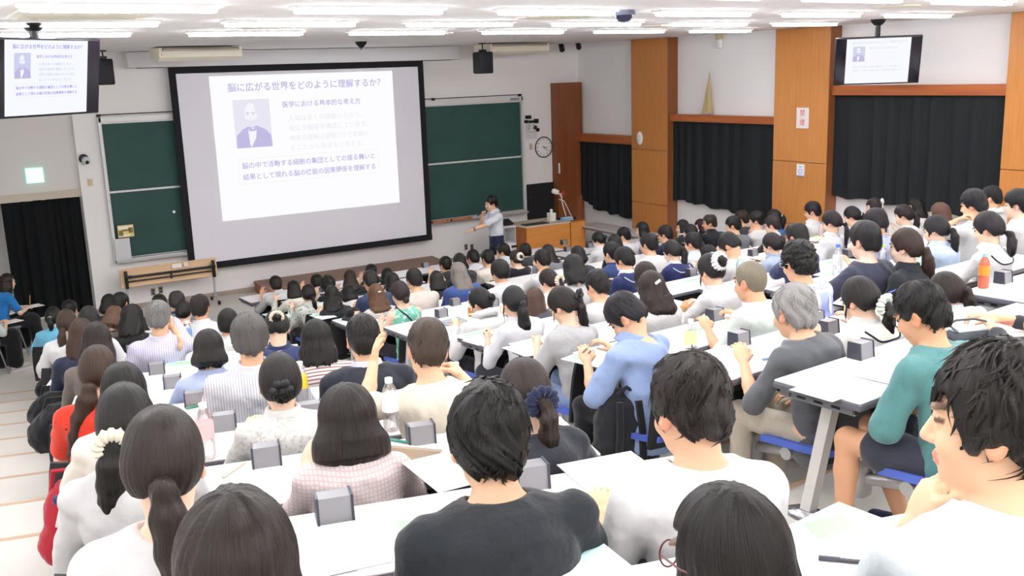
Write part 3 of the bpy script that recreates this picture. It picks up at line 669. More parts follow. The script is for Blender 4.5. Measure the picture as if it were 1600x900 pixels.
# ceiling fittings
o = thing('dome_camera', 'dark dome camera on the ceiling between the strip lights', 'camera', onceil(975, 16)); m = MB(); m.lathe([(0, 0), (.10, 0), (.11, -.03), (.1, -.045), (0, -.045)]); m.build('mount', pbr('dome_grey', '#6c7184', .4), o); m = MB(); m.lathe([(.08, -.04), (.075, -.07), (.05, -.1), (0, -.11)], seg=18); m.build('dome', pbr('dome_dark', '#20243a', .15), o)
o = thing('ceiling_sensor', 'small black sensor on the ceiling before the projection screen housing', 'sensor', onceil(564, 65)); m = MB(); m.lathe([(0, 0), (.09, 0), (.085, -.03), (.03, -.09), (0, -.1)], seg=16); m.build('body', dark, o); m = MB(); m.lathe([(0, -.1), (.02, -.1), (.018, -.12), (0, -.12)], seg=10); m.build('lens', pbr('dome_grey', '#6c7184', .4), o)
cream = pbr('vent_cream', '#e2dfd2', .6)
for (px, py, w, dd, lab) in ((133, 21, 1.0, .9, 'cream square ceiling vent beside the left television mount'), (887, 24, .8, .7, 'cream square ceiling vent near the dark dome camera'), (1036, 39.5, .45, .45, 'small cream ceiling hatch between two strip lights above the first pillar'), (419, 40, .5, .5, 'small cream ceiling hatch above the projection screen left half'), (668, 52, .5, .5, 'small cream ceiling hatch above the projection screen right edge')):
    v = onceil(px, py); o = thing('ceiling_vent', lab, 'vent', v, 0, 'ceiling vents')
    m = MB(); m.box((0, 0, -.008), (w, dd, .016), bev=.004, seg=1); m.build('frame', cream, o, smooth=False)
    m = MB()
    for i in range(5): m.box((0, -dd*.36+i*dd*.18, -.019), (w*.84, dd*.05, .01))
    m.build('slat', pbr('vent_slat', '#cfcbbb', .6), o, smooth=False)
v = onceil(1405, 9); o = thing('ceiling_speaker', 'round cream speaker grille in the ceiling above the right television', 'speaker', v); m = MB(); m.lathe([(0, 0), (.2, 0), (.19, -.015), (0, -.018)], seg=28); m.build('grille', cream, o); m = MB(); m.torus((0, 0, -.006), .2, .012, None, 32, 6); m.build('rim', pbr('vent_slat', '#cfcbbb', .6), o)
for (px, py, X, lab) in ((877, 73, 12.1, 'left of two small black spotlights in the front right corner'), (903, 69, 12.35, 'right of two small black spotlights in the front right corner')):
    v = onX(px, py, X); o = thing('spotlight', lab, 'spotlight', v, 0, 'corner spotlights'); m = MB(); m.tube([(-.05, -.1, -.07), (.05, .08, .05)], .055, 14); m.build('barrel', dark, o); m = MB(); m.tube([(.05, .08, .05), (.08, .1, CEIL-v.z)], .015, 8); m.build('arm', pbr('dome_grey', '#6c7184', .4), o)
# ================================================================ people: sculpted as distance fields, meshed with surface nets
def vnoise(x, y, z, seed=0):
    x, y, z = np.broadcast_arrays(x, y, z)
    xi = np.floor(x).astype(np.int64); yi = np.floor(y).astype(np.int64); zi = np.floor(z).astype(np.int64)
    fx = (x-xi).astype(np.float32); fy = (y-yi).astype(np.float32); fz = (z-zi).astype(np.float32)
    fx = fx*fx*(3-2*fx); fy = fy*fy*(3-2*fy); fz = fz*fz*(3-2*fz)
    def h(a, b, c):
        n = (a*374761393+b*668265263+c*2147483647+seed*974634777) & 0xffffffff
        n = ((n ^ (n >> 13))*1274126177) & 0xffffffff
        return ((n ^ (n >> 16)) & 0xffff).astype(np.float32)/32767.5-1
    def lerp(a, b, t): return a+(b-a)*t
    return lerp(lerp(lerp(h(xi, yi, zi), h(xi+1, yi, zi), fx), lerp(h(xi, yi+1, zi), h(xi+1, yi+1, zi), fx), fy),
                lerp(lerp(h(xi, yi, zi+1), h(xi+1, yi, zi+1), fx), lerp(h(xi, yi+1, zi+1), h(xi+1, yi+1, zi+1), fx), fy), fz)

def axis(lo, hi, hc, fine=(), hf=None):
    """grid coordinates from lo to hi with spacing hc, or hf inside the fine intervals"""
    out = [lo]; x = lo
    while x < hi:
        h = hc
        for a, b in fine:
            if a-hc*.5 <= x <= b: h = hf
        x += h; out.append(x)
    return np.array(out, np.float32)

class Field:
    def __init__(s, ax):
        s.ax = [np.asarray(a, np.float32) for a in ax]
        s.v = np.full([len(a) for a in s.ax], .5, np.float32)
    def sub(s, lo, hi):
        sl = []
        for a, l, h in zip(s.ax, lo, hi):
            i = max(0, int(np.searchsorted(a, l))-1); j = min(len(a), int(np.searchsorted(a, h))+1); sl.append(slice(i, j))
        if any(q.stop <= q.start for q in sl): return None, None
        g = [s.ax[i][q] for i, q in enumerate(sl)]
        return tuple(sl), (g[0][:, None, None], g[1][None, :, None], g[2][None, None, :])
    def add(s, f, lo, hi, k=.02, pad=.03):
        sl, g = s.sub(np.array(lo)-pad-k, np.array(hi)+pad+k)
        if sl is None: return
        d = f(*g); a = s.v[sl]
        if k > 0:
            h = np.clip(.5+.5*(a-d)/k, 0, 1); s.v[sl] = a*(1-h)+d*h-k*h*(1-h)
        else: s.v[sl] = np.minimum(a, d)
    def cut(s, f, lo, hi, k=.01):
        sl, g = s.sub(lo, hi)
        if sl is None: return
        d = -f(*g); a = s.v[sl]
        h = np.clip(.5-.5*(a-d)/k, 0, 1); s.v[sl] = a*(1-h)+d*h+k*h*(1-h)
    # primitives
    def cap(s, a, b, ra, rb, k=.02, sx=1.0):
        a = np.array(a, float); b = np.array(b, float); ab = b-a; L2 = float(ab @ ab)+1e-9
        abx = ab*np.array([sx, 1, 1]); L2 = float(abx @ abx)+1e-9
        def f(x, y, z):
            px, py, pz = (x-a[0])*sx, y-a[1], z-a[2]
            t = np.clip((px*abx[0]+py*abx[1]+pz*abx[2])/L2, 0, 1)
            return np.sqrt((px-t*abx[0])**2+(py-t*abx[1])**2+(pz-t*abx[2])**2)-(ra+(rb-ra)*t)
        R = max(ra, rb); e = np.array([R/sx, R, R])
        s.add(f, np.minimum(a, b)-e, np.maximum(a, b)+e, k)
    def ell(s, c, r, k=.02, rot=None, cut=False, p=None):
        c = np.array(c, float); r = np.array(r, float); A = np.eye(3) if rot is None else np.array(rot).T
        def f(x, y, z):
            X, Y, Z = x-c[0], y-c[1], z-c[2]
            q = [(A[i, 0]*X+A[i, 1]*Y+A[i, 2]*Z) for i in range(3)]
            k0 = np.sqrt((q[0]/r[0])**2+(q[1]/r[1])**2+(q[2]/r[2])**2)+1e-6
            k1 = np.sqrt((q[0]/r[0]**2)**2+(q[1]/r[1]**2)**2+(q[2]/r[2]**2)**2)+1e-6
            return k0*(k0-1)/k1
        R = r.max()
        if cut: s.cut(f, c-R-.02, c+R+.02, k)
        else: s.add(f, c-R, c+R, k)
    def displace(s, f, band):
        m = np.abs(s.v) < band
        idx = np.nonzero(m)
        if len(idx[0]) == 0: return
        s.v[idx] -= f(s.ax[0][idx[0]], s.ax[1][idx[1]], s.ax[2][idx[2]])
    def mesh(s):
        v = s.v; v = np.pad(v, 1, constant_values=.5)
        ax = [np.concatenate([[a[0]-.01], a, [a[-1]+.01]]) for a in s.ax]
        ins = v < 0
        c = [ins[:-1, :-1, :-1], ins[1:, :-1, :-1], ins[:-1, 1:, :-1], ins[1:, 1:, :-1], ins[:-1, :-1, 1:], ins[1:, :-1, 1:], ins[:-1, 1:, 1:], ins[1:, 1:, 1:]]
        cnt = sum(q.astype(np.uint8) for q in c)
        act = (cnt > 0) & (cnt < 8); I, J, K = np.nonzero(act)
        if len(I) == 0: return np.zeros((0, 3)), np.zeros((0, 4), int)
        vid = np.full(act.shape, -1, np.int64); vid[I, J, K] = np.arange(len(I))
        off = [(0, 0, 0), (1, 0, 0), (0, 1, 0), (1, 1, 0), (0, 0, 1), (1, 0, 1), (0, 1, 1), (1, 1, 1)]
        val = [v[I+a, J+b, K+d] for a, b, d in off]
        pos = [np.stack([ax[0][I+a], ax[1][J+b], ax[2][K+d]], 1) for a, b, d in off]
        acc = np.zeros((len(I), 3)); num = np.zeros(len(I))
        for (i, j) in ((0, 1), (2, 3), (4, 5), (6, 7), (0, 2), (1, 3), (4, 6), (5, 7), (0, 4), (1, 5), (2, 6), (3, 7)):
            m = (val[i] < 0) != (val[j] < 0); d = val[i]-val[j]
            t = np.where(m, val[i]/np.where(np.abs(d) < 1e-9, 1e-9, d), 0)
            acc += np.where(m[:, None], pos[i]+t[:, None]*(pos[j]-pos[i]), 0); num += m
        P = acc/num[:, None]
        F = []
        for axn in range(3):
            A = [slice(None)]*3; B = [slice(None)]*3
            A[axn] = slice(0, -1); B[axn] = slice(1, None)
            a_, b_ = ins[tuple(A)], ins[tuple(B)]
            e = a_ != b_; o1, o2 = [q for q in range(3) if q != axn]
            idx = np.nonzero(e); flip = a_[idx]
            ok = (idx[o1] > 0) & (idx[o2] > 0) & (idx[o1] < act.shape[o1]) & (idx[o2] < act.shape[o2])
            idx = [q[ok] for q in idx]; flip = flip[ok]
            def cell(d1, d2):
                q = [None]*3; q[axn] = idx[axn]; q[o1] = idx[o1]-d1; q[o2] = idx[o2]-d2
                return vid[q[0], q[1], q[2]]
            f = np.stack([cell(1, 1), cell(0, 1), cell(0, 0), cell(1, 0)], 1)
            if axn == 1: flip = ~flip
            f[~flip] = f[~flip][:, ::-1]
            F.append(f)
        return P, np.concatenate(F)

def np_mesh(name, P, F, smooth=True):
    me = bpy.data.meshes.new(name); n = len(P); m = len(F)
    me.vertices.add(n); me.vertices.foreach_set('co', np.ascontiguousarray(P, np.float32).ravel())
    me.loops.add(m*4); me.loops.foreach_set('vertex_index', np.ascontiguousarray(F, np.int32).ravel())
    me.polygons.add(m); me.polygons.foreach_set('loop_start', np.arange(m, dtype=np.int32)*4)
    me.polygons.foreach_set('use_smooth', np.full(m, smooth))
    me.update(calc_edges=True); me.validate()
    return me
def paint(me, name, colors):
    a = me.color_attributes.new(name, 'FLOAT_COLOR', 'POINT')
    c = np.ones((len(colors), 4), np.float32); c[:, :3] = colors; a.data.foreach_set('color', c.ravel())

# ---- materials for people
def skin_mat():
    m = pbr('skin', '#e5b99a', .55, spec=.35); nt, b = nodes_of(m)
    at = nt.nodes.new('ShaderNodeAttribute'); at.attribute_name = 'tone'
    nt.links.new(at.outputs['Color'], b.inputs['Base Color'])
    b.inputs['Subsurface Weight'].default_value = .12; b.inputs['Subsurface Radius'].default_value = (.9, .35, .2); b.inputs['Subsurface Scale'].default_value = .012
    return m
SKIN = skin_mat()
_H = {}
def hair_mat(col, kind='cap'):
    key = (col, kind)
    if key in _H: return _H[key]
    m = bpy.data.materials.new('hair'); m.use_nodes = True; nt, b = nodes_of(m)
    c = lin(col); tc = nt.nodes.new('ShaderNodeTexCoord'); sp = nt.nodes.new('ShaderNodeSeparateXYZ'); nt.links.new(tc.outputs['Object'], sp.inputs[0])
    cb = nt.nodes.new('ShaderNodeCombineXYZ')
    if kind == 'cap':            # strands run from the crown
        y2 = math_node(nt, 'ADD', sp.outputs['Y'], .045)
        ang = math_node(nt, 'ARCTAN2', sp.outputs['X'], math_node(nt, 'MULTIPLY', y2, -1.0))
        r2 = math_node(nt, 'ADD', math_node(nt, 'MULTIPLY', sp.outputs['X'], sp.outputs['X']), math_node(nt, 'MULTIPLY', y2, y2))
        rr = math_node(nt, 'SQRT', r2)
        nt.links.new(math_node(nt, 'MULTIPLY', ang, 20.0), cb.inputs[0]); nt.links.new(math_node(nt, 'MULTIPLY', rr, 16.0), cb.inputs[1]); nt.links.new(math_node(nt, 'MULTIPLY', sp.outputs['Z'], 9.0), cb.inputs[2])
    else:                        # strands hang down
        nt.links.new(math_node(nt, 'MULTIPLY', sp.outputs['X'], 190.0), cb.inputs[0]); nt.links.new(math_node(nt, 'MULTIPLY', sp.outputs['Y'], 60.0), cb.inputs[1]); nt.links.new(math_node(nt, 'MULTIPLY', sp.outputs['Z'], 6.0), cb.inputs[2])
    n = nt.nodes.new('ShaderNodeTexNoise'); n.inputs['Scale'].default_value = 1.0; n.inputs['Detail'].default_value = 4; n.inputs['Roughness'].default_value = .65
    nt.links.new(cb.outputs[0], n.inputs['Vector'])
    r = nt.nodes.new('ShaderNodeValToRGB'); r.color_ramp.elements[0].position = .32; r.color_ramp.elements[1].position = .72
    r.color_ramp.elements[0].color = (*[v*(.55 if c[0] < .05 else .8) for v in c], 1); r.color_ramp.elements[1].color = (*[min(1, v*(1.25 if c[0] < .05 else 1.18)+.001) for v in c], 1)
    nt.links.new(n.outputs['Fac'], r.inputs['Fac']); nt.links.new(r.outputs['Color'], b.inputs['Base Color'])
    bp = nt.nodes.new('ShaderNodeBump'); bp.inputs['Strength'].default_value = .85; bp.inputs['Distance'].default_value = .006
    nt.links.new(n.outputs['Fac'], bp.inputs['Height']); nt.links.new(bp.outputs['Normal'], b.inputs['Normal'])
    b.inputs['Roughness'].default_value = .33; b.inputs['Specular IOR Level'].default_value = .26
    tg = nt.nodes.new('ShaderNodeTangent'); tg.direction_type = 'RADIAL'; tg.axis = 'Z'
    nt.links.new(tg.outputs[0], b.inputs['Tangent']); b.inputs['Anisotropic'].default_value = .6
    _H[key] = m
    return m
_CL = {}
def cloth_mat(col, pat=None, rough=.85):
    key = (str(col), str(pat))
    if key in _CL: return _CL[key]
    m = bpy.data.materials.new('cloth'); m.use_nodes = True; nt, b = nodes_of(m)
    c = [v*.74 for v in lin(col)]; b.inputs['Base Color'].default_value = (*c, 1); b.inputs['Roughness'].default_value = rough; b.inputs['Specular IOR Level'].default_value = .25
    b.inputs['Sheen Weight'].default_value = .15
    tc = nt.nodes.new('ShaderNodeTexCoord'); n = nt.nodes.new('ShaderNodeTexNoise'); n.inputs['Scale'].default_value = 14; n.inputs['Detail'].default_value = 3
    nt.links.new(tc.outputs['Object'], n.inputs['Vector'])
    bp = nt.nodes.new('ShaderNodeBump'); bp.inputs['Strength'].default_value = .4; bp.inputs['Distance'].default_value = .025
    nt.links.new(n.outputs['Fac'], bp.inputs['Height']); nt.links.new(bp.outputs['Normal'], b.inputs['Normal'])
    if pat:
        kind, col2, sc = pat[:3]; c2 = [v*.74 for v in lin(col2)]
        sp = nt.nodes.new('ShaderNodeSeparateXYZ'); nt.links.new(tc.outputs['Object'], sp.inputs[0])
        mx = nt.nodes.new('ShaderNodeMix'); mx.data_type = 'RGBA'; mx.inputs[6].default_value = (*c, 1); mx.inputs[7].default_value = (*c2, 1)
        if kind in ('hstripe', 'vstripe'):
            src = sp.outputs['Z'] if kind == 'hstripe' else sp.outputs['X']
            if kind == 'hstripe': src = math_node(nt, 'ADD', sp.outputs['Z'], math_node(nt, 'MULTIPLY', sp.outputs['Y'], .55))
            w = math_node(nt, 'FRACT', math_node(nt, 'MULTIPLY', src, sc)); f = math_node(nt, 'LESS_THAN', w, pat[3] if len(pat) > 3 else .4)
        elif kind == 'check':
            f1 = math_node(nt, 'LESS_THAN', math_node(nt, 'FRACT', math_node(nt, 'MULTIPLY', sp.outputs['X'], sc)), .3)
            f2 = math_node(nt, 'LESS_THAN', math_node(nt, 'FRACT', math_node(nt, 'MULTIPLY', sp.outputs['Z'], sc)), .3)
            f = math_node(nt, 'MAXIMUM', f1, f2)
        else:    # blotches of print
            n2 = nt.nodes.new('ShaderNodeTexNoise'); n2.inputs['Scale'].default_value = sc; n2.inputs['Detail'].default_value = 2; nt.links.new(tc.outputs['Object'], n2.inputs['Vector'])
            f = math_node(nt, 'GREATER_THAN', n2.outputs['Fac'], pat[3] if len(pat) > 3 else .58)
        nt.links.new(f, mx.inputs[0]); nt.links.new(mx.outputs[2], b.inputs['Base Color'])
    _CL[key] = m
    return m

def rx(a): c, s = math.cos(a), math.sin(a); return np.array([[1, 0, 0], [0, c, -s], [0, s, c]])
def ry(a): c, s = math.cos(a), math.sin(a); return np.array([[c, 0, s], [0, 1, 0], [-s, 0, c]])
def rz(a): c, s = math.cos(a), math.sin(a); return np.array([[c, -s, 0], [s, c, 0], [0, 0, 1]])
def unit(v): v = np.array(v, float); return v/(np.linalg.norm(v)+1e-9)
def ik(S, W, l1, l2, hint):
    d = W-S; L = np.linalg.norm(d); L_ = min(L, (l1+l2)*.995); W = S+d/L*L_; d = unit(d)
    a = (l1*l1-l2*l2+L_*L_)/(2*L_); h = math.sqrt(max(0, l1*l1-a*a)); hn = hint-d*(hint @ d)
    return S+d*a+unit(hn)*h

def tufts(P, Q, n, seed, length, lift):
    """loose locks lying on the hair, running away from the crown"""
    r = np.random.RandomState(seed+1); k = np.sqrt((P[:, 0]/.084)**2+((P[:, 1]+.012)/.104)**2+((P[:, 2]-.022)/.112)**2)
    ok = np.nonzero((k > .97) & (P[:, 2] > -.075))[0]
    if len(ok) == 0: return P, Q
    idx = r.choice(ok, n); cr = np.array([.006, -.045, .125]); c0 = np.array([0, -.012, .022]); VS = [P]; FS = [Q]; base = len(P)
    for i in idx:
        p = P[i]; nr = unit((p-c0)/np.array([.084, .104, .112])); g = p-cr; g = g-nr*(g @ nr); g = unit(g+r.normal(0, .004, 3)); sd = np.cross(nr, g); sw = r.normal(0, .7); L = length*r.uniform(.6, 1.25); w = r.uniform(.003, .0055); lf = lift*r.uniform(-.1, 1.2)
        pts = []
        for t in (0, .3, .6, .85, 1.0):
            ctr = p-nr*.004+(g+sd*sw*t)*L*t-nr*(L*t)**2*4.2+nr*(.004+lf*t*t); ww = w*(1-t**1.6)+.0004; hh_ = ww*.5
            pts += [ctr+sd*ww, ctr+nr*hh_, ctr-sd*ww, ctr-nr*hh_]
        VS.append(np.array(pts)); f = []
        for a in range(4):
            for b in range(4): f.append((base+a*4+b, base+a*4+(b+1) % 4, base+a*4+4+(b+1) % 4, base+a*4+4+b))
        FS.append(np.array(f)); base += 20
    return np.concatenate(VS), np.concatenate(FS)

def hair_shape(Hs, hv, st, seed):
    """hair in the head's own frame (face towards +y); returns list of (part name, verts, faces, material kind)"""
    kind = st['hair']; R = random.Random(seed); th = st.get('th', .012); w = st.get('hw', 1.0); out = []
    zend = {'bob': -.13, 'med': -.19, 'long': -.17, 'half': -.17}.get(kind, -.11); zend = st.get('ze', zend)
    F = Field([axis(-.17, .17, hv), axis(-.185, .165, hv), axis(min(-.14, zend-.05), .185, hv)])
    up = .004 if kind in ('buzz',) else th
    F.ell((0, -.012, .022), ((.078+up)*w, .098+up, .104+up*1.15), 0)
    if kind in ('messy', 'curly', 'short', 'thin'):
        F.ell((0, -.02, .055), ((.072+up*1.0)*w, .088+up*1.0, .068+up*1.3), .015)
        F.ell((0, -.055, -.02), ((.064+up*.6)*w, .056+up, .075), .015)
    if kind in ('pony', 'bun'):
        F.ell((0, -.05, -.01), ((.07+up)*w, .062+up, .08), .03)
    open_y = .038
    if kind in ('bob', 'med', 'long', 'half'):
        wb = st.get('wb', 1.0); zt = .012
        def cur(x, y, z):
            t = np.clip((zt-z)/(zt-zend), 0, 1)
            sh = .013*(1-np.clip(t*2.5, 0, 1)); rxx = (.078+up*.95-sh+.022*np.sin(np.pi*np.clip(t*.8, 0, 1))*wb-(.03*np.clip(t-.55, 0, 1)/.45 if kind in ('long', 'half') else 0))*w; ryy = .096+up*.9-sh-.006*t; cy = -.013-.022*t
            q = np.sqrt((x/rxx)**2+((y-cy)/ryy)**2)
            rag = .010*np.sin(9*np.arctan2(x, -(y+.03)))+.007*np.sin(23*np.arctan2(x, -(y+.03))+seed)
            tuck = .03*np.clip(t-.8, 0, 1)/.2 if kind == 'bob' else 0
            side = (q-1)*.09+tuck+.022*np.clip((z-(zt-.075))/.075, 0, 1)**2
            return np.maximum(np.maximum(side, zend+rag-z), z-zt)
        F.add(cur, (-.15, -.17, zend-.03), (.15, .14, .06), .045)
        # face opening under the fringe
        fr = st.get('fringe', .045)
        F.cut(lambda x, y, z: np.maximum(np.maximum(open_y+.1*np.abs(x)-y, z-(fr+.02*np.abs(x)/.07)), np.abs(x)-.075-.0*z), (-.12, 0, zend-.05), (.12, .18, .12), .012)
        # hollow below the jaw so the neck and shoulders fit
        F.cut(lambda x, y, z: np.maximum(np.sqrt((x/.05)**2+((y-.0)/.055)**2)*.05-.05, z+.1), (-.08, -.08, zend-.06), (.08, .1, -.05), .02)
    else:
        # hairline: y -> lowest z that keeps hair
        nape = st.get('nape', -.078); hl = {'thin': .06}.get(kind, st.get('fringe', .042))
        ear = .016 if kind in ('short', 'thin', 'buzz', 'curly') else -.004
        ys = np.array([-.2, -.085, -.052, -.036, -.022, .012, .020, .034, .044, .062, .2]); zs = np.array([nape, nape, nape+.012, -.03, ear, ear, -.022, -.022, .0, hl, hl])
        def below(x, y, z):
            c = np.interp(y, ys, zs).astype(np.float32)
            jag = .006*np.sin(60*x+3)+.004*np.sin(131*x+seed)
            return (z-c-jag)*.75
        F.cut(below, (-.2, -.2, -.2), (.2, .2, .2), .008)
    cr = np.array([0, -.045, .11])
    amp = {'messy': .0085, 'curly': .011, 'short': .0045, 'thin': .0035, 'buzz': .0008, 'bob': .0035, 'med': .005, 'long': .004, 'half': .0045, 'pony': .0022, 'bun': .0022}[kind]*st.get('amp', 1.0)
    def disp(x, y, z):
        az = np.arctan2(x-cr[0], -(y-cr[1])); r = np.sqrt((x-cr[0])**2+(y-cr[1])**2+(z-cr[2])**2)
        if kind == 'curly': return amp*vnoise(x*95, y*95, z*95, seed)+.006*vnoise(x*40, y*40, z*40, seed+1)
        f = 2.6 if kind in ('messy', 'short', 'thin') else 4.5
        sw = .9*np.sin(r*22+seed) if kind == 'messy' else .25*np.sin(r*12+seed)
        a = vnoise(np.cos(az+sw)*f+7, np.sin(az+sw)*f+3, r*(13 if kind == 'messy' else 5), seed)
        b = vnoise(np.cos(az+sw)*f*3.2+7, np.sin(az+sw)*f*3.2+3, r*(18 if kind == 'messy' else 6), seed+5)
        return (amp*a+amp*.75*b)*np.clip(r/.06, .25, 1)
    if kind != 'buzz': F.displace(disp, .03)
    if kind == 'thin':           # thinning crown
        F.cut(lambda x, y, z: np.sqrt((x/1.1)**2+(y+.035)**2+(z-.155)**2)-.045, (-.1, -.12, .08), (.1, .08, .2), .02)
    P, Q = F.mesh()
    if st.get('tufts'):
        P, Q = tufts(P, Q, st['tufts'], seed, st.get('tl_', .04), st.get('lift', .004))
    out.append(('hair', P, Q, 'cap'))
    return out

def strand_chain(F, pts, rads, k=.02, flat=1.0):
    for i in range(len(pts)-1): F.cap(pts[i], pts[i+1], rads[i], rads[i+1], k, 1.0)

def hand_field(F, Wp, d, n, side, curl=.5, k=.006, sc=1.0, spread=.0):
    """five-fingered hand: wrist Wp, pointing d, back of hand towards n; side +1 right hand, -1 left"""
    d = unit(d); n = unit(np.array(n)-d*(np.array(n) @ d)); s = np.cross(d, n)*side   # s points to the little finger side... thumb at -s
    th = -s
    w = Wp
    pc = w+d*.045*sc
    rot = np.stack([s, d, n], 1)
    F.ell(pc, (.043*sc, .056*sc, .0165*sc), .012, rot)
    lens = [.072, .080, .075, .058]
    for i in range(4):
        o = (i-1.5)*.0195*sc
        b = w+d*(.086-.004*abs(i-1.2))*sc+s*o
        q = b-d*.02*sc; dirv = unit(d+s*(i-1.5)*(.06+spread)); ang = 0.0; p = b; r0 = .0088*sc
        F.cap(q, p, .0095*sc, r0, k)
        for j, fr in enumerate((.45, .32, .23)):
            ang += curl*(.75 if j == 0 else 1.05)
            dd = dirv*math.cos(ang)-n*math.sin(ang)
            e = p+dd*lens[i]*fr*sc*1.05; F.cap(p, e, r0, r0*.92, k*.6); p = e; r0 *= .92
    b = w+d*.022*sc+th*.03*sc-n*.006; m1 = b+unit(d*.75+th*.75-n*.25)*.036*sc; m2 = m1+unit(d*1.0+th*.25-n*(.2+.5*curl))*.030*sc; m3 = m2+unit(d*1.0-n*(.3+.6*curl))*.024*sc
    F.cap(w+d*.01*sc+th*.012*sc, b, .016*sc, .0145*sc, .012); F.cap(b, m1, .0145*sc, .0115*sc, k); F.cap(m1, m2, .0112*sc, .0095*sc, k*.6); F.cap(m2, m3, .0095*sc, .008*sc, k*.6)
TONES = {'f': '#f4cfb4', 'm': '#ebbd9b', 't': '#dda985', 'd': '#e2b08d', 'p': '#f6d8c3'}
SCRN = np.array([6.7, 17.3])
def solve_spine(h, sz, hip=.50):
    """lean that brings the head centre to height h; returns joints in the y-z plane"""
    def chain(l, hipz):
        p0 = np.array([0, 0, hipz]); q = lambda a: np.array([0, math.sin(a), math.cos(a)])
        p1 = p0+.21*sz*q(.55*l); p2 = p1+.20*sz*q(1.05*l); p3 = p2+.105*sz*q(1.35*l); hc = p3+.155*sz*q(.75*l+.1)
        return p0, p1, p2, p3, hc
    lo, hi = .06, 1.0
    for _ in range(30):
        m = (lo+hi)/2
        if chain(m, hip)[4][2] > h: lo = m
        else: hi = m
    l = (lo+hi)/2; J = chain(l, hip); dz = h-J[4][2]
    if abs(dz) > .002: J = chain(l, hip+dz)
    return l, J

